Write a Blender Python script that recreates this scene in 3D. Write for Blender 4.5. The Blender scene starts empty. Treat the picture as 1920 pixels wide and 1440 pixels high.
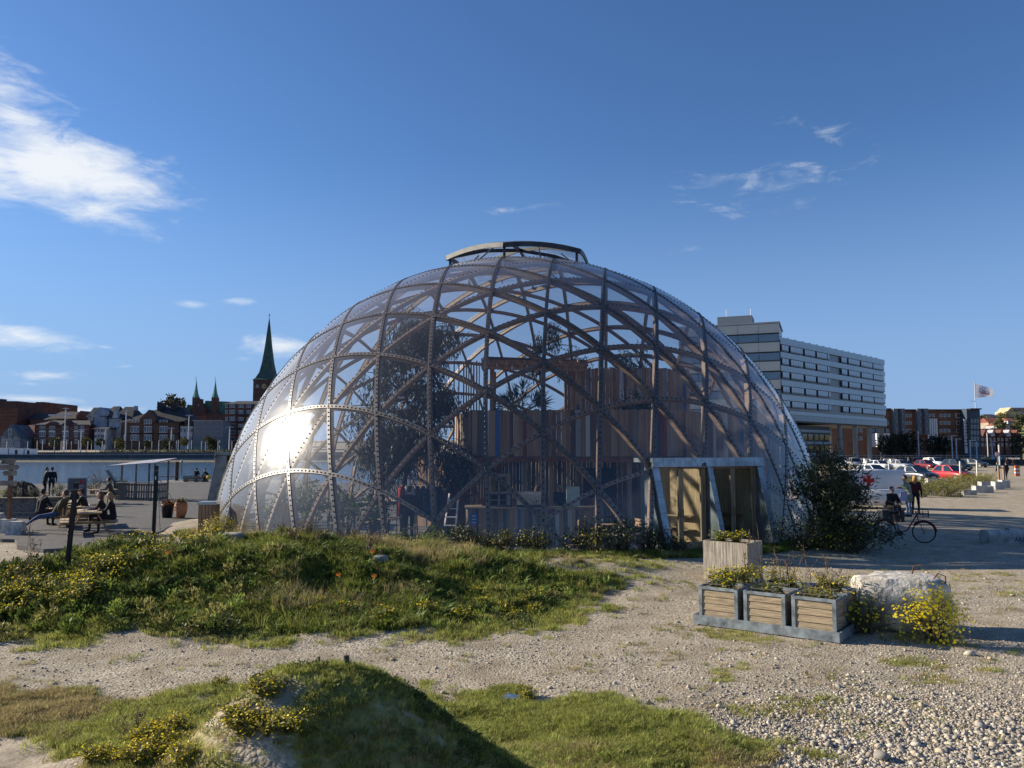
import bpy, bmesh, math, random
import numpy as np
from mathutils import Vector, Matrix

# ------------------------------------------------------------------ camera, sky, sun, exposure
S = bpy.context.scene
COL = S.collection
F, PITCH, CAMZ = 1500.0, 0.0831, 2.9            # focal length in px of a 1920 px wide frame
cam_d = bpy.data.cameras.new("camera"); cam = bpy.data.objects.new("camera", cam_d); COL.objects.link(cam)
cam.location = (0, 0, CAMZ); cam.rotation_euler = (math.pi / 2 + PITCH, 0, 0)
cam_d.sensor_width = 36; cam_d.lens = 36 * F / 1920; cam_d.clip_start = 0.1; cam_d.clip_end = 6000
S.camera = cam

SUN_AZ_BACK, SUN_EL = 17.0, 23.0                # degrees: the sun stands to the left and a little beyond the dome
_a = math.radians(SUN_AZ_BACK); _e = math.radians(SUN_EL)
SUN_DIR = Vector((-math.cos(_a) * math.cos(_e), math.sin(_a) * math.cos(_e), math.sin(_e)))
sun_d = bpy.data.lights.new("sun", 'SUN'); sun_d.energy = 5.0; sun_d.angle = math.radians(0.53); sun_d.color = (1.0, 0.88, 0.70)
sun = bpy.data.objects.new("sun", sun_d); COL.objects.link(sun)
sun.rotation_euler = (-SUN_DIR).to_track_quat('-Z', 'Y').to_euler(); sun.location = (-60, 20, 40)

S.view_settings.view_transform = 'Standard'; S.view_settings.look = 'None'
S.view_settings.exposure = 0.80; S.view_settings.gamma = 1.0; S.view_settings.use_curve_mapping = False

def ray(px, py):
    u, v = (px - 960) / F, (720 - py) / F
    return Vector((u, math.cos(PITCH) - v * math.sin(PITCH), math.sin(PITCH) + v * math.cos(PITCH)))
def at(px, py, depth):
    """the point of the place that lies `depth` metres in front of the photographer at this spot of the photograph"""
    r = ray(px, py); k = depth / r.y
    return Vector((r.x * k, depth, CAMZ + r.z * k))

W = bpy.data.worlds.new("World"); S.world = W; W.use_nodes = True
def build_world():
    nt = W.node_tree; nt.nodes.clear(); N = nt.nodes; L = nt.links
    def node(t, **k):
        n = N.new(t)
        for a, b in k.items(): setattr(n, a, b)
        return n
    def M(op, a, b=None, c=None):
        n = node('ShaderNodeMath', operation=op)
        for q, v in enumerate((a, b, c)):
            if v is None: continue
            if isinstance(v, (int, float)): n.inputs[q].default_value = v
            else: L.new(v, n.inputs[q])
        return n.outputs[0]
    out = node('ShaderNodeOutputWorld')
    sky = node('ShaderNodeTexSky', sky_type='NISHITA'); sky.sun_disc = False
    sky.sun_elevation = _e; sky.sun_rotation = math.atan2(SUN_DIR.x, SUN_DIR.y)
    sky.altitude = 0; sky.air_density = 1.0; sky.dust_density = 0.35; sky.ozone_density = 2.2
    tc = node('ShaderNodeTexCoord'); sep = node('ShaderNodeSeparateXYZ'); L.new(tc.outputs['Generated'], sep.inputs[0])
    az = M('ARCTAN2', sep.outputs[0], sep.outputs[1]); el = M('ARCSINE', sep.outputs[2])
    comb = node('ShaderNodeCombineXYZ'); L.new(M('MULTIPLY', az, 9.0), comb.inputs[0]); L.new(M('MULTIPLY', el, 24.0), comb.inputs[1])
    nz = node('ShaderNodeTexNoise'); nz.inputs['Scale'].default_value = 1.6; nz.inputs['Detail'].default_value = 8; nz.inputs['Roughness'].default_value = 0.62
    nz.inputs['Distortion'].default_value = 0.6
    L.new(comb.outputs[0], nz.inputs['Vector'])
    comb2 = node('ShaderNodeCombineXYZ'); L.new(M('MULTIPLY', az, 30.0), comb2.inputs[0]); L.new(M('MULTIPLY', el, 130.0), comb2.inputs[1])
    nf = node('ShaderNodeTexNoise'); nf.inputs['Scale'].default_value = 1.0; nf.inputs['Detail'].default_value = 6; nf.inputs['Roughness'].default_value = 0.6; nf.inputs['Distortion'].default_value = 1.2
    L.new(comb2.outputs[0], nf.inputs['Vector'])
    # cloud banks: (azimuth, elevation, half width, half height, tilt, thickness), all in radians
    banks = []
    def px_bank(x, y, w, h, tilt, k):
        r = ray(x, y); r.normalize(); banks.append((math.atan2(r.x, r.y), math.asin(r.z), w / F, h / F, tilt, k))
    for b in [(25, 220, 130, 85, -.6, .85), (105, 312, 200, 68, -.12, 1.25), (-60, 290, 160, 80, 0, 1.2), (180, 392, 110, 46, -.2, .85), (50, 632, 120, 27, -.1, .9),
              (355, 569, 36, 11, -.1, .6), (450, 565, 55, 11, 0, .6), (530, 648, 95, 30, 0, .85), (455, 674, 34, 9, 0, .6), (85, 702, 75, 15, 0, .75), (55, 720, 35, 8, 0, .6),
              (196, 651, 26, 7, 0, .5), (235, 687, 32, 6, .1, .45), (280, 740, 40, 8, 0, .5), (60, 748, 85, 10, 0, .85), (160, 770, 60, 9, 0, .75), (245, 765, 30, 9, 0, .6), (365, 520, 40, 12, 0, .4),
              (1440, 350, 210, 70, .05, .50), (1560, 250, 200, 55, .1, .33), (1290, 375, 105, 26, 0, .42), (945, 395, 120, 24, .05, .45), (1300, 465, 85, 20, 0, .38), (1870, 758, 90, 9, 0, .25)]:
        px_bank(*b)
    rnd = random.Random(4)
    for q in range(9):                          # the same scattered fair-weather clouds all round the horizon
        a = rnd.uniform(.75, 5.5); e = rnd.choice([.06, .09, .14, .2, .3, .42]) * rnd.uniform(.8, 1.2)
        banks.append((a if a < math.pi else a - 2 * math.pi, e, rnd.uniform(.05, .13), rnd.uniform(.012, .04), rnd.uniform(-.2, .2), rnd.uniform(.5, 1.0)))
    tot = None; ae = node('ShaderNodeCombineXYZ'); L.new(az, ae.inputs[0]); L.new(el, ae.inputs[1])
    for (a, e, w, h, t, k) in banks:
        mp = node('ShaderNodeMapping', vector_type='TEXTURE'); mp.inputs['Location'].default_value = (a, e, 0); mp.inputs['Rotation'].default_value = (0, 0, t); mp.inputs['Scale'].default_value = (w * 1.45, h * 1.45, 1)
        L.new(ae.outputs[0], mp.inputs[0]); gr = node('ShaderNodeTexGradient', gradient_type='SPHERICAL'); L.new(mp.outputs[0], gr.inputs[0])
        g = M('MULTIPLY', gr.outputs['Fac'], k)
        tot = g if tot is None else M('MAXIMUM', tot, g)
    nmix = M('ADD', M('MULTIPLY', nz.outputs[0], .8), M('MULTIPLY', nf.outputs[0], .2))
    dens = M('SUBTRACT', M('ADD', M('MULTIPLY', tot, .95), M('MULTIPLY', nmix, 1.5)), 1.03)
    mr = node('ShaderNodeMapRange'); mr.interpolation_type = 'SMOOTHSTEP'; mr.inputs[1].default_value = 0.0; mr.inputs[2].default_value = .75
    L.new(M('MULTIPLY', dens, M('GREATER_THAN', tot, .015)), mr.inputs[0])
    # a clear autumn sky: the low air is pale blue all round
    lowf = node('ShaderNodeMapRange'); lowf.interpolation_type = 'SMOOTHSTEP'; lowf.inputs[1].default_value = .38; lowf.inputs[2].default_value = -.02; L.new(el, lowf.inputs[0])
    tint = node('ShaderNodeMix', data_type='RGBA', blend_type='MULTIPLY'); tint.inputs['Factor'].default_value = 1.0; L.new(sky.outputs[0], tint.inputs['A']); tint.inputs['B'].default_value = (.60, .86, 1.20, 1)
    hz = node('ShaderNodeMix', data_type='RGBA'); L.new(M('MULTIPLY', lowf.outputs[0], .88), hz.inputs['Factor']); L.new(tint.outputs['Result'], hz.inputs['A']); hz.inputs['B'].default_value = (2.5, 3.95, 6.8, 1)
    cl = node('ShaderNodeMix', data_type='RGBA')
    L.new(M('MULTIPLY', mr.outputs[0], .93), cl.inputs['Factor']); L.new(hz.outputs['Result'], cl.inputs['A'])
    cl.inputs['B'].default_value = (8.2, 8.5, 8.8, 1)
    bg = node('ShaderNodeBackground'); bg.inputs[1].default_value = 0.064
    L.new(cl.outputs['Result'], bg.inputs[0]); L.new(bg.outputs[0], out.inputs[0])
build_world()
W.cycles.sampling_method = 'MANUAL'; W.cycles.sample_map_resolution = 512

cy = S.cycles
cy.use_denoising = True
cy.max_bounces = 10; cy.diffuse_bounces = 3; cy.glossy_bounces = 4; cy.transmission_bounces = 6; cy.transparent_max_bounces = 28
cy.caustics_reflective = False; cy.caustics_refractive = False; cy.sample_clamp_indirect = 6.0
cy.use_adaptive_sampling = True; cy.adaptive_threshold = 0.012

# ------------------------------------------------------------------ helpers
RND = random.Random(11)
def tag(o, label=None, cat=None, group=None, kind=None):
    if label: o["label"] = label
    if cat: o["category"] = cat
    if group: o["group"] = group
    if kind: o["kind"] = kind
    return o
def empty(name, loc=(0, 0, 0), rz=0.0, label=None, cat=None, group=None, parent=None):
    o = bpy.data.objects.new(name, None); COL.objects.link(o); o.empty_display_size = .2
    o.location = loc; o.rotation_euler = (0, 0, rz)
    if parent is not None: o.parent = parent
    return tag(o, label, cat, group)
def link(name, me, parent=None, loc=None, rot=None, scale=None, mat=None):
    o = bpy.data.objects.new(name, me); COL.objects.link(o)
    if parent is not None: o.parent = parent
    if loc is not None: o.location = loc
    if rot is not None: o.rotation_euler = rot
    if scale is not None: o.scale = scale
    if mat is not None:
        if not me.materials: me.materials.append(mat)
        o.material_slots[0].link = 'OBJECT'; o.material_slots[0].material = mat
    return o
def copy_tree(o, parent=None):
    c = o.copy(); COL.objects.link(c); c.parent = parent
    for ch in list(o.children): copy_tree(ch, c)
    return c

_ONES = "first second third fourth fifth sixth seventh eighth ninth tenth eleventh twelfth thirteenth fourteenth fifteenth sixteenth seventeenth eighteenth nineteenth".split()
def ordinal(k):
    """1 -> first, 23 -> twenty-third"""
    if k < 20: return _ONES[k - 1]
    t = {2: "twent", 3: "thirt"}[k // 10]
    return t + "ieth" if k % 10 == 0 else t + "y-" + _ONES[k % 10 - 1]
class MB:
    """collects faces and builds one mesh object"""
    def __init__(s): s.v = []; s.f = []; s.m = []; s.mi = 0
    def add(s, vs, fs):
        b = len(s.v); s.v += [tuple(q) for q in vs]; s.f += [tuple(b + i for i in q) for q in fs]; s.m += [s.mi] * len(fs)
    def box(s, c, d, rz=0.0, mtx=None):
        x, y, z = d[0] / 2, d[1] / 2, d[2] / 2
        vs = [Vector(p) for p in ((-x, -y, -z), (x, -y, -z), (x, y, -z), (-x, y, -z), (-x, -y, z), (x, -y, z), (x, y, z), (-x, y, z))]
        R = mtx if mtx is not None else Matrix.Rotation(rz, 3, 'Z')
        s.add([R @ p + Vector(c) for p in vs], [(0, 3, 2, 1), (4, 5, 6, 7), (0, 1, 5, 4), (1, 2, 6, 5), (2, 3, 7, 6), (3, 0, 4, 7)]); return s
    def bar(s, a, b, w, h, up=(0, 0, 1)):
        a, b = Vector(a), Vector(b); t = (b - a); ln = t.length; t.normalize(); up = Vector(up)
        sd = t.cross(up)
        if sd.length < 1e-4: sd = t.cross(Vector((1, 0, 0)))
        sd.normalize(); u = sd.cross(t)
        s.box((a + b) / 2, (w, ln, h), mtx=Matrix((sd, t, u)).transposed()); return s
    def hexa(s, p8):
        s.add(p8, [(0, 3, 2, 1), (4, 5, 6, 7), (0, 1, 5, 4), (1, 2, 6, 5), (2, 3, 7, 6), (3, 0, 4, 7)]); return s
    def prism(s, poly, z0, z1):
        n = len(poly)
        s.add([(p[0], p[1], z0) for p in poly] + [(p[0], p[1], z1) for p in poly],
              [tuple(range(n - 1, -1, -1)), tuple(range(n, 2 * n))] + [(i, (i + 1) % n, n + (i + 1) % n, n + i) for i in range(n)]); return s
    def extr(s, poly, axis, a0, a1):
        """polygon in the plane across `axis` ('x': (y,z), 'y': (x,z)), extruded along it"""
        n = len(poly); mk = (lambda p, a: (a, p[0], p[1])) if axis == 'x' else (lambda p, a: (p[0], a, p[1]))
        s.add([mk(p, a0) for p in poly] + [mk(p, a1) for p in poly],
              [tuple(range(n)), tuple(range(2 * n - 1, n - 1, -1))] + [(i, n + i, n + (i + 1) % n, (i + 1) % n) for i in range(n)]); return s
    def tube(s, pts, rad, n=6, caps=True):
        pts = [Vector(p) for p in pts]; k = len(pts); rad = rad if isinstance(rad, (list, tuple)) else [rad] * k
        vs = []; prev = None
        for i, p in enumerate(pts):
            t = (pts[min(i + 1, k - 1)] - pts[max(i - 1, 0)])
            if t.length < 1e-6: t = Vector((0, 0, 1))
            t.normalize()
            if prev is None:
                a = Vector((1, 0, 0)) if abs(t.x) < .8 else Vector((0, 1, 0)); sd = t.cross(a).normalized()
            else: sd = (prev - t * prev.dot(t)); sd = sd.normalized() if sd.length > 1e-6 else t.orthogonal().normalized()
            prev = sd; u = t.cross(sd)
            for q in range(n):
                an = 2 * math.pi * q / n; vs.append(p + (sd * math.cos(an) + u * math.sin(an)) * rad[i])
        fs = [(i * n + q, i * n + (q + 1) % n, (i + 1) * n + (q + 1) % n, (i + 1) * n + q) for i in range(k - 1) for q in range(n)]
        if caps: fs += [tuple(range(n - 1, -1, -1)), tuple((k - 1) * n + q for q in range(n))]
        s.add(vs, fs); return s
    def lathe(s, prof, n=12, c=(0, 0, 0)):
        k = len(prof); vs = [(c[0] + r * math.cos(2 * math.pi * q / n), c[1] + r * math.sin(2 * math.pi * q / n), c[2] + z) for r, z in prof for q in range(n)]
        fs = [(i * n + q, i * n + (q + 1) % n, (i + 1) * n + (q + 1) % n, (i + 1) * n + q) for i in range(k - 1) for q in range(n)]
        fs += [tuple(range(n - 1, -1, -1)), tuple((k - 1) * n + q for q in range(n))]
        s.add(vs, fs); return s
    def ball(s, c, r, n=8, k=6, jit=0, rnd=None):
        if not isinstance(r, (list, tuple)): r = (r, r, r)
        vs = []; 
        for i in range(k + 1):
            th = math.pi * i / k
            for q in range(n):
                ph = 2 * math.pi * q / n; j = 1 + (rnd.uniform(-jit, jit) if rnd else 0)
                vs.append((c[0] + r[0] * j * math.sin(th) * math.cos(ph), c[1] + r[1] * j * math.sin(th) * math.sin(ph), c[2] + r[2] * j * math.cos(th)))
        s.add(vs, [(i * n + q, (i + 1) * n + q, (i + 1) * n + (q + 1) % n, i * n + (q + 1) % n) for i in range(k) for q in range(n)]); return s
    def mesh(s, name, mats, smooth=False):
        me = bpy.data.meshes.new(name); me.from_pydata(s.v, [], s.f)
        mats = mats if isinstance(mats, (list, tuple)) else [mats]
        for m in mats: me.materials.append(m)
        if len(mats) > 1: me.polygons.foreach_set('material_index', s.m)
        if smooth: me.polygons.foreach_set('use_smooth', [True] * len(s.f))
        me.update(); return me
    def build(s, name, mats, parent=None, smooth=False, **k):
        return link(name, s.mesh(name, mats, smooth), parent, **k)
def quick(name, mat, parent, fn, smooth=False, **k):
    b = MB(); fn(b); return b.build(name, mat, parent, smooth, **k)
def np_mesh(name, verts, faces, mats=None, smooth=False):
    """mesh from numpy arrays, all faces with the same number of corners"""
    verts = np.asarray(verts, np.float32); faces = np.asarray(faces, np.int32); nf, k = faces.shape
    me = bpy.data.meshes.new(name); me.vertices.add(len(verts)); me.vertices.foreach_set('co', verts.ravel())
    me.loops.add(nf * k); me.loops.foreach_set('vertex_index', faces.ravel())
    me.polygons.add(nf); me.polygons.foreach_set('loop_start', np.arange(0, nf * k, k, dtype=np.int32))
    if smooth: me.polygons.foreach_set('use_smooth', np.ones(nf, bool))
    for m in (mats or []): me.materials.append(m)
    me.update(calc_edges=True); me.validate(); return me

# ------------------------------------------------------------------ materials
_mats = {}
def mat(name, col=(), rough=.7, var=.15, scale=6.0, bump=0.0, metal=0.0, spec=.35, stretch=(1, 1, 1), col2=None, detail=5, emit=None, bscale=None, coord='Object', rnd=0.0, trans=0.0, jig=False):
    """procedural surface: base colour with noise variation, optional second colour, fine relief"""
    if name in _mats: return _mats[name]
    m = bpy.data.materials.new(name); m.use_nodes = True; _mats[name] = m
    nt = m.node_tree; N = nt.nodes; L = nt.links; b = N['Principled BSDF']
    b.inputs['Roughness'].default_value = rough; b.inputs['Metallic'].default_value = metal; b.inputs['Specular IOR Level'].default_value = spec
    tc = N.new('ShaderNodeTexCoord'); mp = N.new('ShaderNodeMapping'); mp.inputs['Scale'].default_value = stretch
    L.new(tc.outputs[coord], mp.inputs[0])
    if jig:                                     # every piece shows its own stretch of the grain
        oj = N.new('ShaderNodeObjectInfo'); vm = N.new('ShaderNodeVectorMath'); vm.operation = 'SCALE'; vm.inputs[0].default_value = (31, 17, 23); L.new(oj.outputs['Random'], vm.inputs['Scale'])
        L.new(vm.outputs[0], mp.inputs['Location'])
    nz = N.new('ShaderNodeTexNoise'); nz.inputs['Scale'].default_value = scale; nz.inputs['Detail'].default_value = detail; nz.inputs['Roughness'].default_value = .6
    L.new(mp.outputs[0], nz.inputs[0])
    c2 = col2 if col2 else tuple(max(0, c * (1 - 2.2 * var)) for c in col); c1 = col if col2 else tuple(min(1, c * (1 + 1.2 * var)) for c in col)
    mr = N.new('ShaderNodeMapRange'); mr.inputs[1].default_value = .3; mr.inputs[2].default_value = .7; L.new(nz.outputs[0], mr.inputs[0])
    mx = N.new('ShaderNodeMix'); mx.data_type = 'RGBA'; L.new(mr.outputs[0], mx.inputs['Factor'])
    mx.inputs['A'].default_value = (*c1, 1); mx.inputs['B'].default_value = (*c2, 1)
    res = mx.outputs['Result']
    if rnd:
        oi = N.new('ShaderNodeObjectInfo'); hs = N.new('ShaderNodeHueSaturation'); r2 = N.new('ShaderNodeMapRange')
        r2.inputs[3].default_value = 1 - rnd; r2.inputs[4].default_value = 1 + rnd
        L.new(oi.outputs['Random'], r2.inputs[0]); L.new(r2.outputs[0], hs.inputs['Value']); L.new(res, hs.inputs['Color']); res = hs.outputs[0]
    L.new(res, b.inputs['Base Color'])
    if bump:
        bn = N.new('ShaderNodeTexNoise'); bn.inputs['Scale'].default_value = bscale or scale * 3; bn.inputs['Detail'].default_value = 6; L.new(mp.outputs[0], bn.inputs[0])
        bp = N.new('ShaderNodeBump'); bp.inputs['Strength'].default_value = bump; bp.inputs['Distance'].default_value = .05
        L.new(bn.outputs[0], bp.inputs['Height']); L.new(bp.outputs[0], b.inputs['Normal'])
    if trans:                                   # thin leaves and petals let light through
        out = N['Material Output']; tr = N.new('ShaderNodeBsdfTranslucent'); ms = N.new('ShaderNodeMixShader'); ms.inputs[0].default_value = trans
        L.new(res, tr.inputs[0]); L.new(b.outputs[0], ms.inputs[1]); L.new(tr.outputs[0], ms.inputs[2]); L.new(ms.outputs[0], out.inputs[0])
    if emit:
        b.inputs['Emission Color'].default_value = (*emit[:3], 1); b.inputs['Emission Strength'].default_value = emit[3]
    return m
def glass(name, tint=(.02, .03, .04), rough=.04, spec=1.0, var=.3, scale=.4):
    """window glass seen from outside: dark room behind a reflecting surface"""
    m = mat(name, tint, rough, var, scale, spec=.8)
    m.node_tree.nodes['Principled BSDF'].inputs['IOR'].default_value = 1.6
    return m
# ------------------------------------------------------------------ terrain
DX, DY, RS, ZC = 0.3345, 33.5567, 12.0687, -1.286       # the dome's middle, sphere radius, height of the sphere's centre
def _hash(ix, iy, s): 
    n = np.sin(ix * 127.1 + iy * 311.7 + s * 74.7) * 43758.5453
    return n - np.floor(n)
def vnoise(x, y, sc, seed=0):
    x = np.asarray(x, float) * sc; y = np.asarray(y, float) * sc
    ix, iy = np.floor(x), np.floor(y); fx, fy = x - ix, y - iy; fx = fx * fx * (3 - 2 * fx); fy = fy * fy * (3 - 2 * fy)
    a, b, c, d = _hash(ix, iy, seed), _hash(ix + 1, iy, seed), _hash(ix, iy + 1, seed), _hash(ix + 1, iy + 1, seed)
    return (a * (1 - fx) + b * fx) * (1 - fy) + (c * (1 - fx) + d * fx) * fy
def fbm(x, y, sc, seed=0, o=4):
    t = 0; a = .5
    for k in range(o): t = t + a * vnoise(x, y, sc * 2 ** k, seed + k * 7); a *= .5
    return t / (1 - .5 ** o)
def sstep(a, b, x): t = np.clip((x - a) / (b - a), 0, 1); return t * t * (3 - 2 * t)
def gau(x, y, cx, cy, h, sx, sy, rot=0.0):
    c, s = math.cos(rot), math.sin(rot); u = (x - cx) * c + (y - cy) * s; v = -(x - cx) * s + (y - cy) * c
    return h * np.exp(-u * u / (2 * sx * sx) - v * v / (2 * sy * sy))
def inside(x, y, poly):
    """signed distance to a polygon, positive inside"""
    x = np.asarray(x, float); y = np.asarray(y, float)
    d = np.full(np.broadcast(x, y).shape, 1e9); ins = np.zeros(d.shape, bool); n = len(poly)
    for i in range(n):
        (x0, y0), (x1, y1) = poly[i], poly[(i + 1) % n]
        ex, ey = x1 - x0, y1 - y0; t = np.clip(((x - x0) * ex + (y - y0) * ey) / (ex * ex + ey * ey + 1e-9), 0, 1)
        d = np.minimum(d, np.hypot(x - x0 - t * ex, y - y0 - t * ey))
        if y0 != y1: ins ^= ((y0 > y) != (y1 > y)) & (x < x0 + (y - y0) * ex / (ey if ey else 1e-9))
    return np.where(ins, d, -d)
BASIN = (-900.0, 6.0, 70.0, 316.0)
HAIR = [(-13.5, 13.0), (-12.6, 17.0), (-10.9, 18.6), (-9.3, 21.6), (-5.2, 21.0), (-2.0, 20.2), (1.5, 20.0), (3.6, 20.4), (3.9, 19.4), (3.1, 18.2), (2.2, 16.0), (1.2, 14.0), (-.3, 12.7), (-4, 12.1), (-8, 12.2), (-11, 12.9)]
FORE = [(-14, 2.0), (-14, 10.2), (-6.3, 9.9), (-3, 9.9), (-1.2, 10.0), (.9, 9.6), (1.7, 9.0), (2.3, 8.2), (2.25, 6.5), (2.6, 2.0)]
SAND = [(-7.5, 6.6), (-5.6, 8.5), (-4.4, 8.3), (-3.75, 7.7), (-4.0, 6.6)]
def height(x, y):
    x = np.asarray(x, float); y = np.asarray(y, float)
    h = gau(x, y, -.98, 5.6, 1.20, .92, .9) + gau(x, y, -1.75, 4.9, .50, .75, .8)
    h = h + gau(x, y, -5.1, 16.6, .72, 2.0, 1.6) + gau(x, y, -2.4, 17.6, .42, 2.2, 1.5) + gau(x, y, 1.3, 18.6, .30, 1.9, 1.1) + gau(x, y, -8.6, 15.6, .52, 1.9, 1.6)
    r = np.hypot(x - DX, y - DY)
    h = h + .16 * np.exp(-((r - 12.6) / 1.6) ** 2) * (y < DY)
    near = 1 - sstep(25, 60, y)
    gm = np.maximum(sstep(-.2, .5, inside(x, y, HAIR)), sstep(-.2, .4, inside(x, y, FORE)))
    hum = sstep(.2, 1.6, inside(x, y, HAIR))
    h = h + near * ((fbm(x, y, .55, 3) - .5) * (.10 + .22 * gm) + (fbm(x, y, 2.6, 9) - .5) * (.025 + .09 * gm) + (fbm(x, y, 1.15, 19, 2) - .45) * .30 * hum)
    sd = sstep(-.25, .35, inside(x, y, SAND)); h = h - .05 * sd + sd * (vnoise(x, y, 5.5, 5) - .5) * .06
    h = np.where(r < 11.9, np.minimum(h, -.02), h)
    x0, x1, y0, y1 = BASIN
    h = np.where((x > x0) & (x < x1) & (y > y0) & (y < y1), -4.5, h)
    far = (y >= y1) * (1 - sstep(60, 160, x))
    h = h + far * (1.25 + 2.4 * sstep(330, 385, y) + 7 * sstep(420, 620, y))
    h = h + 33 * sstep(330, 760, y) * sstep(.40, .62, x / np.maximum(y, 1))
    return h
def zat(x, y): return float(height(np.array([x]), np.array([y]))[0])

def ground_axis():
    xs = list(np.arange(-18, 22, .22)); g = .3; a = 22.0
    while a < 4200: xs.append(a); g *= 1.13; a += g
    a = -18.0; g = .3; lf = []
    while a > -4200: a -= g; g *= 1.13; lf.append(a)
    xs = sorted(set(lf + xs + [BASIN[1], BASIN[1] + .05, BASIN[0], BASIN[0] - .05]))
    ys = list(np.arange(2.5, 24, .17)); a = 24.0; g = .25
    while a < 5200: ys.append(a); g *= 1.09; a += g
    a = 2.5; g = .4
    while a > -900: a -= g; g *= 1.25; ys.append(a)
    ys = sorted(set(ys + [BASIN[2], BASIN[2] - .05, BASIN[3], BASIN[3] + .05]))
    return np.array(xs), np.array(ys)

def ground_material():
    m = bpy.data.materials.new("ground_surface"); m.use_nodes = True; nt = m.node_tree; N = nt.nodes; L = nt.links; b = N['Principled BSDF']
    b.inputs['Roughness'].default_value = .95; b.inputs['Specular IOR Level'].default_value = .15
    tc = N.new('ShaderNodeTexCoord')
    def attr(n): a = N.new('ShaderNodeAttribute'); a.attribute_name = n; return a.outputs['Fac']
    def noise(s, d=5, r=.6): n = N.new('ShaderNodeTexNoise'); n.inputs['Scale'].default_value = s; n.inputs['Detail'].default_value = d; n.inputs['Roughness'].default_value = r; L.new(tc.outputs['Object'], n.inputs[0]); return n.outputs[0]
    def ramp(src, pts):
        r = N.new('ShaderNodeValToRGB'); e = r.color_ramp.elements
        while len(e) < len(pts): e.new(.5)
        for q, (p, c) in zip(e, pts): q.position = p; q.color = (*c, 1)
        L.new(src, r.inputs[0]); return r.outputs[0]
    def mix(f, a, c):
        x = N.new('ShaderNodeMix'); x.data_type = 'RGBA'
        for k, v in (('Factor', f), ('A', a), ('B', c)):
            if isinstance(v, float): x.inputs[k].default_value = v
            else: L.new(v, x.inputs[k])
        return x.outputs['Result']
    def mth(op, a, c):
        x = N.new('ShaderNodeMath'); x.operation = op
        for k, v in enumerate((a, c)):
            if isinstance(v, (int, float)): x.inputs[k].default_value = v
            else: L.new(v, x.inputs[k])
        return x.outputs[0]
    vo = N.new('ShaderNodeTexVoronoi'); vo.inputs['Scale'].default_value = 33; L.new(tc.outputs['Object'], vo.inputs['Vector'])
    sepc = N.new('ShaderNodeSeparateColor'); L.new(vo.outputs['Color'], sepc.inputs[0])
    peb = ramp(sepc.outputs[0], [(0, (.12, .105, .085)), (.35, (.29, .25, .19)), (.7, (.44, .39, .30)), (1, (.60, .55, .46))])
    soil = ramp(noise(1.6), [(.3, (.23, .19, .135)), (.7, (.43, .37, .275))])
    grav = mix(mth('MULTIPLY', ramp(noise(.8, 6), [(.38, (0, 0, 0)), (.62, (1, 1, 1))]), .75), soil, peb)
    sand = ramp(noise(9), [(.3, (.28, .23, .17)), (.7, (.44, .38, .29))])
    turf = ramp(noise(5, 7), [(.25, (.13, .125, .04)), (.5, (.23, .215, .07)), (.8, (.33, .28, .13))])
    c = mix(attr('sand'), grav, sand)
    gf = N.new('ShaderNodeMapRange'); gf.interpolation_type = 'SMOOTHSTEP'; gf.inputs[1].default_value = .42; gf.inputs[2].default_value = .6
    L.new(mth('ADD', mth('MULTIPLY', attr('grass'), .75), mth('MULTIPLY', noise(3.2, 7, .7), .42)), gf.inputs[0])
    c = mix(gf.outputs[0], c, turf)
    L.new(c, b.inputs['Base Color'])
    bp = N.new('ShaderNodeBump'); bp.inputs['Strength'].default_value = .38; bp.inputs['Distance'].default_value = .03
    L.new(mth('ADD', mth('MULTIPLY', mth('MULTIPLY', vo.outputs['Distance'], -1.0), mth('SUBTRACT', 1.0, attr('sand'))), mth('MULTIPLY', noise(14), 1.2)), bp.inputs['Height']); L.new(bp.outputs[0], b.inputs['Normal'])
    return m
def grass_mask(x, y):
    n = (fbm(x, y, .9, 21) - .5); n2 = (fbm(x, y, 2.7, 23, 2) - .5)
    a = inside(x, y, HAIR) + n * 1.3 + n2 * 1.5 - .25; f = inside(x, y, FORE) + n * .9 + n2 * 1.3 - .1
    g = np.maximum(sstep(-.35, .45, a), sstep(-.3, .4, f))
    crest = np.exp(-((x + 1.62 + .75 * (y - 5.0)) / .34) ** 2) * sstep(3.2, 4.2, y) * (1 - sstep(5.2, 5.9, y))      # trodden crest of the near mound
    spill = np.exp(-((y - 11.9 + .25 * np.sin(x * .7)) / .5) ** 2) * (x > -6) * (x < 2) * .5
    bare = sstep(.56, .66, fbm(x, y, .45, 40)) * (y > 17.6) * (x > -1.5)
    worn = gau(x, y, -1.1, 5.5, 1, 1.1, 1.0) * sstep(.42, .62, fbm(x, y, 1.9, 44)); g = g * (1 - .9 * crest) * (1 - .75 * bare) * (1 - .8 * worn) * (1 - spill * sstep(.4, .6, vnoise(x, y, 1.7, 8)))
    g = g * (1 - sstep(-.2, .25, inside(x, y, SAND) + n))
    return np.clip(g, 0, 1)
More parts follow.
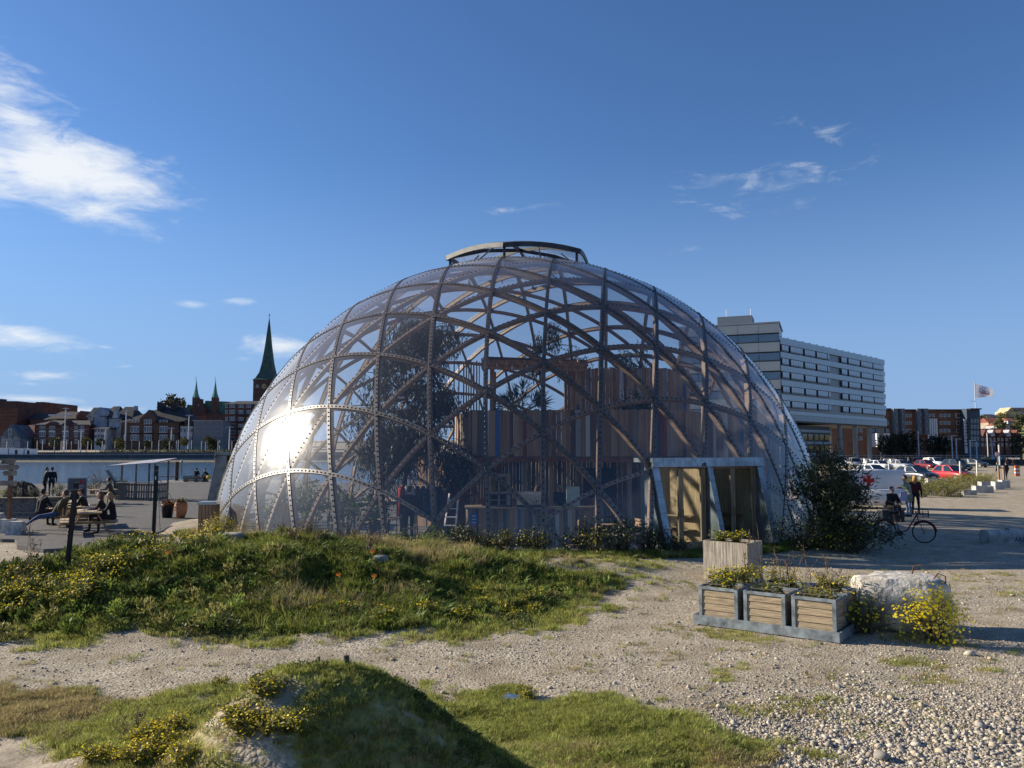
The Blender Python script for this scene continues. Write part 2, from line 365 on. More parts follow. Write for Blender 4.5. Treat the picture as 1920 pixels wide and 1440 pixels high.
def build_ground():
    xs, ys = ground_axis(); X, Y = np.meshgrid(xs, ys); Z = height(X, Y); nx, ny = len(xs), len(ys)
    v = np.stack([X, Y, Z], -1).reshape(-1, 3)
    i = np.arange(nx * ny).reshape(ny, nx); f = np.stack([i[:-1, :-1], i[:-1, 1:], i[1:, 1:], i[1:, :-1]], -1).reshape(-1, 4)
    me = np_mesh("ground", v, f, [ground_material()], True)
    g = grass_mask(X, Y)
    g = np.maximum(g, .85 * sstep(.62, .7, fbm(X, Y, .16, 60)) * (Y > 34) * (X > 12) * (Y < 75) * (X < .62 * Y - 4))
    g = np.maximum(g, (Y > 330) * .9 * (X > 100)); g = np.maximum(g, .55 * (sstep(.6, .68, fbm(X, Y, 1.1, 77)) * (Y < 16) * (X > 1)))
    s = sstep(-.15, .3, inside(X, Y, SAND) + (fbm(X, Y, 1.4, 12) - .5))
    for n, a in (('grass', g), ('sand', np.clip(s, 0, 1))):
        at_ = me.attributes.new(n, 'FLOAT', 'POINT'); at_.data.foreach_set('value', a.reshape(-1).astype(np.float32))
    return tag(link("ground", me), "gravel and rough grass ground with low mounds around the dome", "ground", kind="structure")
build_ground()

def water_material():
    m = bpy.data.materials.new("harbour_water"); m.use_nodes = True; N = m.node_tree.nodes; L = m.node_tree.links; b = N['Principled BSDF']
    b.inputs['Base Color'].default_value = (.012, .03, .05, 1); b.inputs['Roughness'].default_value = .12; b.inputs['IOR'].default_value = 1.33; b.inputs['Specular IOR Level'].default_value = .6
    tc = N.new('ShaderNodeTexCoord'); mp = N.new('ShaderNodeMapping'); mp.inputs['Scale'].default_value = (.6, 1.6, 1); L.new(tc.outputs['Object'], mp.inputs[0])
    nz = N.new('ShaderNodeTexNoise'); nz.inputs['Scale'].default_value = .9; nz.inputs['Detail'].default_value = 7; nz.inputs['Roughness'].default_value = .65; L.new(mp.outputs[0], nz.inputs[0])
    bp = N.new('ShaderNodeBump'); bp.inputs['Strength'].default_value = .55; bp.inputs['Distance'].default_value = .35; L.new(nz.outputs[0], bp.inputs['Height']); L.new(bp.outputs[0], b.inputs['Normal'])
    return m
def build_water():
    x0, x1, y0, y1 = BASIN
    b = MB(); b.add([(x0 - 1, y0 - 1, -1.5), (x1 + 1, y0 - 1, -1.5), (x1 + 1, y1 + 1, -1.5), (x0 - 1, y1 + 1, -1.5)], [(0, 1, 2, 3)])
    tag(b.build("water", water_material()), "blue rippled harbour water between the terrace and the far quay", "water", kind="structure")
build_water()

# asphalt terrace left of the dome, an irregular sheet laid on the gravel
TERR = [(-46, 66), (-30, 69.6), (-12, 69.6), (-5, 64), (-9.0, 45.5), (-12.2, 38.5), (-12.9, 32), (-12.1, 27.5), (-10.9, 24.6), (-11.9, 23.6), (-13.2, 22.9), (-14.6, 23.9), (-15.6, 25.4), (-17.6, 26.0), (-21, 27.5), (-30, 30), (-46, 34)]
def build_terrace():
    rnd = random.Random(3); pts = []
    for i, (x, y) in enumerate(TERR):
        x2, y2 = TERR[(i + 1) % len(TERR)]; n = max(2, int(math.hypot(x2 - x, y2 - y) / .5))
        for k in range(n): pts.append((x + (x2 - x) * k / n + rnd.uniform(-.07, .07), y + (y2 - y) * k / n + rnd.uniform(-.07, .07)))
    P = np.array(pts); zt = max(0.03, float(height(P[:, 0], P[:, 1]).max()))
    b = MB(); b.prism(pts, -.3, min(zt + .004, .13))
    m = mat("asphalt", (.125, .12, .115), .9, .25, 1.3, bump=.5, bscale=60, col2=(.085, .083, .082))
    tag(b.build("paved_terrace", m), "dark asphalt terrace with picnic tables beside the harbour", "terrace", kind="structure")
    return min(zt + .004, .13)
ZT = build_terrace()

# ------------------------------------------------------------------ scattering (grass, pebbles): uncountable ground cover
def scatter(name, protos, pts, nrm_rot, scl, idx, label, cat):
    coll = bpy.data.collections.new(name + "_pieces")
    for p in protos: coll.objects.link(p)
    me = bpy.data.meshes.new(name); me.vertices.add(len(pts)); me.vertices.foreach_set('co', np.asarray(pts, np.float32).ravel())
    for n, t, a, key in (('rot', 'FLOAT_VECTOR', nrm_rot, 'vector'), ('scl', 'FLOAT', scl, 'value'), ('idx', 'INT', idx, 'value')):
        q = me.attributes.new(n, t, 'POINT'); q.data.foreach_set(key, np.asarray(a, np.int32 if t == 'INT' else np.float32).ravel())
    o = link(name, me)
    ng = bpy.data.node_groups.new(name, 'GeometryNodeTree')
    ng.interface.new_socket("Geometry", in_out='INPUT', socket_type='NodeSocketGeometry'); ng.interface.new_socket("Geometry", in_out='OUTPUT', socket_type='NodeSocketGeometry')
    N, L = ng.nodes, ng.links; gi = N.new('NodeGroupInput'); go = N.new('NodeGroupOutput')
    iop = N.new('GeometryNodeInstanceOnPoints'); ci = N.new('GeometryNodeCollectionInfo'); ci.inputs['Collection'].default_value = coll
    ci.inputs['Separate Children'].default_value = True; ci.inputs['Reset Children'].default_value = True
    def na(n, t): a = N.new('GeometryNodeInputNamedAttribute'); a.data_type = t; a.inputs['Name'].default_value = n; return a.outputs['Attribute']
    L.new(gi.outputs[0], iop.inputs['Points']); L.new(ci.outputs[0], iop.inputs['Instance']); iop.inputs['Pick Instance'].default_value = True
    L.new(na('idx', 'INT'), iop.inputs['Instance Index'])
    er = N.new('FunctionNodeEulerToRotation'); L.new(na('rot', 'FLOAT_VECTOR'), er.inputs[0]); L.new(er.outputs[0], iop.inputs['Rotation'])
    L.new(na('scl', 'FLOAT'), iop.inputs['Scale']); L.new(iop.outputs[0], go.inputs[0])
    md = o.modifiers.new("scatter", 'NODES'); md.node_group = ng
    return tag(o, label, cat, kind="stuff")

def tuft(name, m, n, h, spread, lean, w, seed, curl=.5):
    r = np.random.RandomState(seed); V = []; Fc = []
    for k in range(n):
        a = r.uniform(0, 6.283); d = spread * math.sqrt(r.uniform()); bx, by = d * math.cos(a), d * math.sin(a)
        hh = h * r.uniform(.45, 1.1); a2 = a + r.uniform(-1.2, 1.2); ln = hh * lean * r.uniform(.3, 1.3); ww = w * r.uniform(.6, 1.3); a3 = r.uniform(0, 6.283)
        px, py = -math.sin(a3) * ww, math.cos(a3) * ww; b = len(V)
        mx, my = bx + math.cos(a2) * ln * .35, by + math.sin(a2) * ln * .35; tx, ty = bx + math.cos(a2) * ln, by + math.sin(a2) * ln
        V += [(bx - px, by - py, -.03), (bx + px, by + py, -.03), (mx + px * .8, my + py * .8, hh * .6), (mx - px * .8, my - py * .8, hh * .6), (tx, ty, hh * (1 - curl * .25 * r.uniform()))]
        Fc += [(b, b + 1, b + 2), (b, b + 2, b + 3), (b + 3, b + 2, b + 4)]
    return bpy.data.objects.new(name, np_mesh(name, V, Fc, [m]))
def build_grass():
    mg = mat("grass_blades", (.23, .25, .058), .6, .25, 3, spec=.2, rnd=.45, trans=.45); my = mat("grass_dry_blades", (.46, .38, .18), .7, .25, 3, spec=.15, rnd=.35, trans=.3)
    mw = mat("weed_leaves", (.16, .23, .045), .55, .25, 4, spec=.25, rnd=.4, trans=.3)
    ml = mat("lawn_blades", (.35, .375, .10), .6, .25, 3, spec=.2, rnd=.4, trans=.45)
    short = [tuft("grass_piece", ml if s < 3 else mg, 46, .075, .10, .9, .0035, s) for s in range(4)] + [tuft("grass_piece", my, 34, .07, .10, 1.0, .003, 9)]
    longg = [tuft("grass_piece", mg, 44, .20, .12, .8, .005, 20 + s) for s in range(4)] + [tuft("grass_piece", my, 30, .30, .10, .5, .004, 30 + s) for s in range(3)] + [tuft("weed_piece", mw, 26, .17, .13, 1.1, .020, 40 + s, 1.5) for s in range(3)]
    r = np.random.RandomState(5)
    # short lawn: foreground and edges
    def place(n, box, keep):
        x = r.uniform(box[0], box[1], n); y = r.uniform(box[2], box[3], n)
        k = r.uniform(size=n) < keep(x, y); return x[k], y[k]
    def infr(x, y): return (np.abs(x / np.maximum(y, .1)) < .70)
    x1, y1 = place(90000, (-9, 5, 3.3, 10.6), lambda x, y: grass_mask(x, y) * infr(x, y) * (y > 3.4))
    x2, y2 = place(42000, (-15, 5, 11.4, 22.5), lambda x, y: grass_mask(x, y) * infr(x, y) * .8)
    x = np.r_[x1, x2]; y = np.r_[y1, y2]; n = len(x)
    dry = fbm(x, y, .8, 33) + r.uniform(-.15, .15, n)
    idx = np.where(dry > .58, 4, r.randint(0, 4, n)); sc = r.uniform(.55, 1.15, n) * (1 - .5 * gau(x, y, -1.1, 5.3, 1, 1.5, 1.3)) * np.where(y < 11, .8, 1.1)
    rot = np.stack([r.uniform(-.2, .2, n), r.uniform(-.2, .2, n), r.uniform(0, 6.28, n)], 1)
    scatter("grass", short, np.stack([x, y, height(x, y)], 1), rot, sc, idx, "short trodden grass on the mounds and the lawn in front", "grass")
    # tall rough grass on the mound before the dome and on the near mound's shaded side
    x3, y3 = place(30000, (-15, 4, 12.6, 22.5), lambda x, y: sstep(.35, 1.9, inside(x, y, HAIR) + 2.2 * (fbm(x, y, .6, 51) - .5)) * infr(x, y) * np.clip(.30 + .75 * (x < -1.5) + .3 * (y > 17) - .85 * (x > 1) * (y > 17.4), 0, 1) * grass_mask(x, y))
    x4, y4 = place(1500, (-4, 3, 3.4, 8.5), lambda x, y: grass_mask(x, y) * sstep(.42, .62, fbm(x, y, .9, 61)) * infr(x, y))
    # a fringe of grass where the planting meets the dome
    th = r.uniform(math.pi * 1.16, math.pi * 1.80, 2600); rr = 12.35 + r.uniform(0, .95, 2600); x5 = DX + rr * np.cos(th); y5 = DY + rr * np.sin(th)
    x = np.r_[x3, x4, x5]; y = np.r_[y3, y4, y5]; n = len(x)
    dry = fbm(x, y, .5, 70) + r.uniform(-.18, .18, n); top = height(x, y)
    dry = dry + .10 * (y > 17.3) * (x < -1) - .2 * (y < 16.8)
    idx = np.where(dry > .66, 4 + r.randint(0, 3, n), np.where(r.uniform(size=n) < .42, 7 + r.randint(0, 3, n), r.randint(0, 4, n)))
    sc = r.uniform(.55, 1.15, n) * np.where(np.arange(n) >= len(x3), .8, 1.0); sc = np.where((np.arange(n) >= len(x3)) & (np.arange(n) < len(x3) + len(x4)), sc * .55, sc)
    rot = np.stack([r.uniform(-.25, .25, n), r.uniform(-.25, .25, n), r.uniform(0, 6.28, n)], 1)
    scatter("rough_grass", longg, np.stack([x, y, top], 1), rot, sc, idx, "long tangled grass and weeds on the mound before the dome", "grass")
    # thin sparse tufts on the gravel
    x6, y6 = place(16000, (-9, 12, 6.5, 20), lambda x, y: np.maximum(sstep(.58, .68, fbm(x, y, 1.1, 77)), .55 * sstep(.62, .72, fbm(x, y, 2.6, 78))) * infr(x, y) * (1 - grass_mask(x, y)))
    n = len(x6); scatter("gravel_weeds", short, np.stack([x6, y6, height(x6, y6)], 1), np.stack([np.zeros(n), np.zeros(n), r.uniform(0, 6.28, n)], 1), r.uniform(.35, .8, n), np.where(r.uniform(size=n) < .5, 4, r.randint(0, 4, n)), "sparse low tufts of grass growing through the gravel", "weeds")
build_grass()
def build_pebbles():
    r = np.random.RandomState(8); pro = []
    pm = [mat("pebble_pale", (.47, .42, .34), .85, .2, 20, rnd=.4), mat("pebble_grey", (.27, .25, .225), .85, .2, 20, rnd=.4), mat("pebble_tan", (.40, .33, .245), .85, .2, 20, rnd=.35)]
    rn = random.Random(2)
    for k in range(9):
        b = MB(); b.ball((0, 0, .25), (1 * rn.uniform(.8, 1.2), rn.uniform(.6, .9), rn.uniform(.4, .65)), 6, 4, .16, rn); pro.append(bpy.data.objects.new("pebble_piece", b.mesh("pebble_piece", pm[0 if k < 5 else (1 if k < 7 else 2)], True)))
    n = 300000; u = r.uniform(0, 1, n); y = 6.6 / (1 - u * (1 - 6.6 / 26)); x = y * r.uniform(-.68, .68, n)
    dens = (.28 + .9 * sstep(.45, .62, fbm(x, y, .35, 90)) * (x > 0)) * sstep(-4.5, 2.5, x) + .30
    dens = dens * (1 - grass_mask(x, y)) * (np.hypot(x - DX, y - DY) > 12.3) * (1 - sstep(-.1, .2, inside(x, y, SAND)))
    heap = np.exp(-((x - 4.3) / 1.9) ** 2 - ((y - 8.0) / 1.3) ** 2)
    dens = np.clip(dens * .33 + heap * .8, 0, 1)
    k = r.uniform(size=n) < dens; x, y = x[k], y[k]; n = len(x)
    sc = .0074 * np.exp(r.normal(0, .5, n)) * (1 + .55 * np.exp(-((x - 4.3) / 2.2) ** 2 - ((y - 8.0) / 1.6) ** 2))
    rot = np.stack([r.uniform(-.4, .4, n), r.uniform(-.4, .4, n), r.uniform(0, 6.28, n)], 1)
    scatter("gravel", pro, np.stack([x, y, height(x, y)], 1), rot, sc, r.randint(0, 9, n), "pale loose gravel and pebbles strewn over the ground", "gravel")
build_pebbles()
# ------------------------------------------------------------------ the dome
S0, SK, ROT, OX, OY, AX, AY = 1.4091, 0.05397, -0.12552, 1.54519, -6.8318, 0.01783, -0.11698
DOME = Vector((DX, DY, 0))
def dome_pt(i, j, dr=0.0):
    """lattice coordinates -> point on the dome's surface (dome-centred), with its outward normal"""
    a = i + OX; b = (j + OY) * 2 / math.sqrt(3); c, s = math.cos(ROT), math.sin(ROT)
    lx, ly = a * c - b * s, a * s + b * c; r2 = lx * lx + ly * ly
    A = r2 * SK * SK + 1; B = 2 * r2 * S0 * SK - 2 * ZC; C = r2 * S0 * S0 + ZC * ZC - RS * RS
    D = B * B - 4 * A * C
    if D < 0: return None
    z = (-B + math.sqrt(D)) / (2 * A); q = S0 + SK * z; x, y, zz = lx * q, ly * q, z - ZC
    x, zz = x * math.cos(AY) + zz * math.sin(AY), -x * math.sin(AY) + zz * math.cos(AY)
    y, zz = y * math.cos(AX) - zz * math.sin(AX), y * math.sin(AX) + zz * math.cos(AX)
    n = Vector((x, y, zz)) / RS; return n * (RS + dr) + Vector((0, 0, ZC)), n
# two entrance portals: (outward direction, half width, height)
PORT_A = Vector((math.sin(math.radians(28.5)), -math.cos(math.radians(28.5)), 0)).normalized(); PORT_B = Vector((-.995, -.10, 0)).normalized()
def in_portal(p):
    for a, hw, ht in ((PORT_A, 2.06, 2.46), (PORT_B, 1.25, 2.55)):
        t = Vector((-a.y, a.x, 0))
        if p.z < ht and abs(p.dot(t)) < hw and p.dot(a) > 8: return True
    return False

def dome_materials():
    m = bpy.data.materials.new("polycarbonate_sheet"); m.use_nodes = True; nt = m.node_tree; N = nt.nodes; L = nt.links; N.clear()
    out = N.new('ShaderNodeOutputMaterial'); tr = N.new('ShaderNodeBsdfTransparent'); tr.inputs[0].default_value = (.885, .895, .905, 1)
    gl = N.new('ShaderNodeBsdfGlossy'); gl.inputs['Roughness'].default_value = .12; gl.inputs[0].default_value = (.95, .95, .95, 1)
    gl2 = N.new('ShaderNodeBsdfGlossy'); gl2.inputs['Roughness'].default_value = .28; gl2.inputs[0].default_value = (.95, .95, .95, 1)
    gm = N.new('ShaderNodeMixShader'); gm.inputs[0].default_value = .3; L.new(gl.outputs[0], gm.inputs[1]); L.new(gl2.outputs[0], gm.inputs[2])
    df = N.new('ShaderNodeBsdfDiffuse'); df.inputs[0].default_value = (.62, .62, .64, 1); tl = N.new('ShaderNodeBsdfTranslucent'); tl.inputs[0].default_value = (.6, .6, .62, 1)
    dm = N.new('ShaderNodeMixShader'); dm.inputs[0].default_value = .5; L.new(df.outputs[0], dm.inputs[1]); L.new(tl.outputs[0], dm.inputs[2])
    tc = N.new('ShaderNodeTexCoord')
    nz = N.new('ShaderNodeTexNoise'); nz.inputs['Scale'].default_value = .55; nz.inputs['Detail'].default_value = 4; L.new(tc.outputs['Object'], nz.inputs[0])
    bp = N.new('ShaderNodeBump'); bp.inputs['Strength'].default_value = .14; bp.inputs['Distance'].default_value = .25; L.new(nz.outputs[0], bp.inputs['Height'])
    for q in (gl, gl2): L.new(bp.outputs[0], q.inputs['Normal'])
    lf = N.new('ShaderNodeLayerWeight'); lf.inputs[0].default_value = .5; L.new(bp.outputs[0], lf.inputs['Normal'])
    f5 = N.new('ShaderNodeMath'); f5.operation = 'POWER'; L.new(lf.outputs['Facing'], f5.inputs[0]); f5.inputs[1].default_value = 4.6
    fr = N.new('ShaderNodeMath'); fr.operation = 'MULTIPLY_ADD'; L.new(f5.outputs[0], fr.inputs[0]); fr.inputs[1].default_value = .86; fr.inputs[2].default_value = .062
    lw = N.new('ShaderNodeLayerWeight'); lw.inputs[0].default_value = .5           # dust and scratches gather along grazing sight lines
    pw = N.new('ShaderNodeMath'); pw.operation = 'POWER'; L.new(lw.outputs['Facing'], pw.inputs[0]); pw.inputs[1].default_value = 3.2
    d2 = N.new('ShaderNodeTexNoise'); d2.inputs['Scale'].default_value = 1.1; d2.inputs['Detail'].default_value = 7; L.new(tc.outputs['Object'], d2.inputs[0])
    ma = N.new('ShaderNodeMath'); ma.operation = 'MULTIPLY_ADD'; L.new(pw.outputs[0], ma.inputs[0]); ma.inputs[1].default_value = .60
    mb = N.new('ShaderNodeMath'); mb.operation = 'MULTIPLY'; L.new(d2.outputs[0], mb.inputs[0]); mb.inputs[1].default_value = .07; L.new(mb.outputs[0], ma.inputs[2])
    m1 = N.new('ShaderNodeMixShader'); L.new(ma.outputs[0], m1.inputs[0]); L.new(tr.outputs[0], m1.inputs[1]); L.new(dm.outputs[0], m1.inputs[2])
    m2 = N.new('ShaderNodeMixShader'); L.new(fr.outputs[0], m2.inputs[0]); L.new(m1.outputs[0], m2.inputs[1]); L.new(gm.outputs[0], m2.inputs[2])
    L.new(m2.outputs[0], out.inputs[0])
    return m
M_SHEET = dome_materials()
M_BEAM = mat("laminated_timber", (.28, .195, .14), .6, .2, 3, stretch=(1, 1, 6), bump=.1)
M_STRIP = mat("aluminium_strip", (.105, .086, .074), .33, .22, 2.5, spec=.9)
M_BOLT = mat("dark_bolt", (.03, .03, .032), .5, .1)
M_ZINC = mat("zinc_sheet", (.20, .235, .25), .42, .22, 2.2, metal=.55, bump=.05)
M_DARKMETAL = mat("dark_metal", (.05, .055, .06), .45, .2, 3, metal=.5)

def build_dome():
    root = empty("geodesic_dome", DOME, 0, "large transparent dome of timber ribs and clear sheets with a lifted roof vent", "dome")
    fams = []
    for i in range(-12, 10): fams.append((0, [(i, -4 + k / 6) for k in range(6 * 24)]))
    for m in range(-12, 26): fams.append((1, [(-13 + k / 6, m - (-13 + k / 6) / 2) for k in range(6 * 26)]))     # falling to the right
    for m in range(-14, 26): fams.append((2, [(-13 + k / 6, m + (-13 + k / 6) / 2) for k in range(6 * 26)]))     # rising to the right
    camp = Vector((0, 0, CAMZ)) - DOME
    for fam, path in fams:
        run = []; runs = []
        prevp = None
        for (i, j) in path:
            q = dome_pt(i, j)
            ok = q is not None and q[0].z > 0.0 and not in_portal(q[0])
            if ok:
                if not run and prevp is not None:                 # walk back to the foot of the rib
                    lo, hi = prevp, (i, j)
                    for _ in range(14):
                        md = ((lo[0] + hi[0]) / 2, (lo[1] + hi[1]) / 2); w = dome_pt(*md)
                        if w is not None and w[0].z > 0 and not in_portal(w[0]): hi = md
                        else: lo = md
                    run.append(dome_pt(*hi))
                run.append(q)
            else:
                if run:
                    lo, hi = (i, j), prevp
                    for _ in range(14):
                        md = ((lo[0] + hi[0]) / 2, (lo[1] + hi[1]) / 2); w = dome_pt(*md)
                        if w is not None and w[0].z > 0 and not in_portal(w[0]): hi = md
                        else: lo = md
                    run.append(dome_pt(*hi)); runs.append(run)
                run = []
            prevp = (i, j)
        if run: runs.append(run)
        for run in runs:
            L_ = sum((run[k + 1][0] - run[k][0]).length for k in range(len(run) - 1))
            if L_ < .5: continue
            o = .004 * fam
            def sweep(w, r0, r1):
                V = []; k = len(run)
                for q in range(k):
                    p, n = run[q]; t = (run[min(q + 1, k - 1)][0] - run[max(q - 1, 0)][0]).normalized(); sd = n.cross(t).normalized()
                    for (a, b) in ((-w, r0), (w, r0), (w, r1), (-w, r1)): V.append(p + sd * a + n * b)
                Fc = [(4 * q + e, 4 * q + (e + 1) % 4, 4 * (q + 1) + (e + 1) % 4, 4 * (q + 1) + e) for q in range(k - 1) for e in range(4)] + [(3, 2, 1, 0), (4 * k - 4, 4 * k - 3, 4 * k - 2, 4 * k - 1)]
                b = MB(); b.add(V, Fc); return b
            rib = sweep(.050, -.18 + o * 2, -.012 - o).build("rib", M_BEAM, root)
            if fam < 2: sweep(.058, .012 + o, .026 + o).build("cover_strip", M_STRIP, rib)
            bolts = MB(); acc = .08
            for q in range(len(run) - 1):
                (p0, n0), (p1, n1) = run[q], run[q + 1]; sl = (p1 - p0).length
                while acc < sl:
                    f = acc / sl; p = p0.lerp(p1, f); n = n0.lerp(n1, f).normalized(); acc += .165
                    if n.dot(camp - p) < -1.5: continue
                    t = (p1 - p0).normalized(); sd = n.cross(t); base = .020 + o if fam < 2 else .006
                    vs = []
                    for rr, hh in ((.024, base), (.024, base + .018), (.011, base + .027)):
                        for e in range(6): vs.append(p + (t * math.cos(e * 1.0472) + sd * math.sin(e * 1.0472)) * rr + n * hh)
                    bolts.add(vs, [(c * 6 + e, c * 6 + (e + 1) % 6, c * 6 + 6 + (e + 1) % 6, c * 6 + 6 + e) for c in range(2) for e in range(6)] + [(12, 13, 14, 15, 16, 17)])
                acc -= sl
            if bolts.v: tag(bolts.build("bolts", M_BOLT, rib), kind="stuff")
    # clear sheets, one rhombus between neighbouring ribs
    for i in range(-12, 10):
        for m in range(-12, 26):
            n = 10; cor = [dome_pt(i + u, m + v - (i + u) / 2, .006) for u in (0, 1) for v in (0, 1)]
            if any(c is None for c in cor) or all(c[0].z < 0 for c in cor): continue
            whole = all(c[0].z > .05 for c in cor); por = any(in_portal(dome_pt(i + u / 4, m + v / 4 - (i + u / 4) / 2)[0]) for u in range(5) for v in range(5))
            n = 20 if por else (6 if whole else 12)
            idx = {}; b = MB(); V = []; Fc = []
            for u in range(n + 1):
                for v in range(n + 1):
                    q = dome_pt(i + u / n, m + v / n - (i + u / n) / 2, .006)
                    idx[u, v] = len(V); V.append(q[0])
            for u in range(n):
                for v in range(n):
                    ids = [idx[u, v], idx[u + 1, v], idx[u + 1, v + 1], idx[u, v + 1]]; c = (V[ids[0]] + V[ids[2]]) / 2
                    if c.z < -.4 or (por and in_portal(c)): continue
                    Fc.append(tuple(ids))
            if not Fc: continue
            b.add(V, Fc)
            me = b.mesh("clear_sheet", M_SHEET, True); bm = bmesh.new(); bm.from_mesh(me)
            if not whole: bmesh.ops.bisect_plane(bm, geom=bm.verts[:] + bm.edges[:] + bm.faces[:], plane_co=(0, 0, .02), plane_no=(0, 0, 1), clear_inner=True)
            bmesh.ops.delete(bm, geom=[v for v in bm.verts if not v.link_faces], context='VERTS'); bmesh.ops.recalc_face_normals(bm, faces=bm.faces[:])
            if not bm.faces: bm.free(); continue
            bm.to_mesh(me); bm.free(); link("clear_sheet", me, root)
    # footing ring, broken at the portals
    b = MB(); n = 120
    for k in range(n):
        a0, a1 = 2 * math.pi * k / n, 2 * math.pi * (k + 1) / n; mid = Vector((math.cos((a0 + a1) / 2) * 11.9, math.sin((a0 + a1) / 2) * 11.9, .1))
        if in_portal(mid): continue
        vs = [(r * math.cos(a), r * math.sin(a), z) for z in (-.35, .20) for a, r in ((a0, 11.74), (a0, 12.09), (a1, 12.09), (a1, 11.74))]
        b.hexa(vs)
    b.build("footing_ring", mat("footing_concrete", (.22, .21, .20), .9, .25, 4, bump=.3), root)
    # roof vent: a six-sided lid lifted above the crown
    def lid_pt(a, rr, z): return Vector((rr * math.cos(a), rr * math.sin(a), z))
    ang = [math.radians(-90 - 72 + 60 * k) for k in range(6)]
    zr, sag, R_ = 10.84, .58, 3.2
    def lid_z(r): return zr + sag * (1 - (r / R_) ** 2)
    vent = empty("roof_vent", (0, 0, 0), parent=root)
    fr = MB()
    for k in range(6):
        p0, p1 = lid_pt(ang[k], R_, 0), lid_pt(ang[(k + 1) % 6], R_, 0)
        ps = [p0.lerp(p1, q / 8) for q in range(9)]; ps = [Vector((p.x, p.y, lid_z(p.length))) for p in ps]
        for q in range(8): fr.bar(ps[q], ps[q + 1], .07, .19)
        fr.bar((0, 0, lid_z(0)), ps[0] * .5 + Vector((0, 0, lid_z(ps[0].xy.length * .5) - ps[0].z * .5)), .07, .14); fr.bar(ps[0] * .5 + Vector((0, 0, lid_z(ps[0].xy.length * .5) - ps[0].z * .5)), ps[0], .07, .14)
    fr.build("lid_frame", M_DARKMETAL, vent)
    for k in range(6):
        b = MB(); V = []; Fc = []; n = 6
        for u in range(n + 1):
            for v in range(n + 1):
                e = lid_pt(ang[k], R_ * .99, 0).lerp(lid_pt(ang[(k + 1) % 6], R_ * .99, 0), v / n) * (u / n); V.append((e.x, e.y, lid_z(e.length) + .115))
        for u in range(n):
            for v in range(n): Fc.append((u * (n + 1) + v, (u + 1) * (n + 1) + v, (u + 1) * (n + 1) + v + 1, u * (n + 1) + v + 1))
        b.add(V, Fc); b.build("lid_sheet", M_SHEET, vent, True)
        p = lid_pt(ang[k], R_ * .95, 0); zd = math.sqrt(RS * RS - p.length ** 2) + ZC
        quick("post", M_DARKMETAL, vent, lambda q: q.bar((p.x, p.y, zd - .05), (p.x, p.y, lid_z(p.length) - .02), .12, .10))
        p2 = lid_pt(ang[k] + math.pi / 6, R_ * .80, 0); p3 = lid_pt(ang[k] + math.pi / 6 + .12, R_ * .55, 0)
        quick("strut", M_STRIP, vent, lambda q: q.bar((p2.x, p2.y, math.sqrt(RS * RS - p2.length ** 2) + ZC), (p3.x, p3.y, lid_z(p3.length)), .05, .05))
    return root
dome = build_dome()
# ------------------------------------------------------------------ entrance portals, timber house and things inside the dome
UNIT = MB().box((0, 0, 0), (1, 1, 1)).mesh("plank", mat("wood_plain", (.3, .2, .13), .7, .2, 3))
def piece(name, parent, c, d, m, rz=0.0, rot=None):
    return link(name, UNIT, parent, c, rot if rot else (0, 0, rz), d, m)
def wood(name, col, **k): return mat(name, col, .75, .28, 2.2, stretch=(9, 9, .7), bump=.15, jig=True, rnd=.22, **k)
PAL = [wood("plank_larch", (.46, .29, .175)), wood("plank_brown", (.36, .215, .13)), wood("plank_dark", (.17, .11, .075)), wood("plank_grey", (.33, .295, .26)),
       wood("plank_white", (.62, .60, .56)), wood("plank_blue", (.07, .20, .46)), wood("plank_slate", (.10, .12, .15)), wood("plank_red", (.28, .09, .06)), wood("plank_green", (.06, .30, .24))]
def pick_plank(rn):
    u = rn.random()
    return PAL[0] if u < .36 else PAL[1] if u < .66 else PAL[2] if u < .78 else PAL[3] if u < .89 else PAL[4] if u < .945 else PAL[6] if u < .975 else PAL[7] if u < .985 else PAL[8] if u < .992 else PAL[5]
def plank_wall(parent, line, z0, z1, seed, wmin=.09, wmax=.19, jit=.03, force=None, th=.03, slats=False):
    rn = random.Random(seed); base = parent.matrix_world.translation if False else Vector(parent.location)
    for k in range(len(line) - 1):
        a, b = Vector((*line[k], 0)) - Vector((base.x, base.y, 0)), Vector((*line[k + 1], 0)) - Vector((base.x, base.y, 0)); d = (b - a); ln = d.length; d.normalize(); rz = math.atan2(d.y, d.x); s = 0.0
        while s < ln - .03:
            w = min(rn.uniform(wmin, wmax), ln - s); p = a + d * (s + w / 2); top = z1 + rn.uniform(-jit, jit)
            off = Vector((-d.y, d.x, 0)) * rn.uniform(-.012, .012); u = (k, s / ln)
            m = force(u, rn) if force else pick_plank(rn)
            if not (slats and rn.random() < .12): piece("plank", parent, (p.x + off.x, p.y + off.y, (z0 + top) / 2), (w - .008, th, top - z0), m, rz)
            s += w * (1.9 if slats else 1)
M_PINE = mat("portal_pine", (.33, .245, .155), .55, .25, 2.0, stretch=(8, 8, .8), bump=.08, jig=True)
M_PLY = mat("plywood", (.52, .37, .21), .7, .25, 2.4, stretch=(6, 6, .7), jig=True)
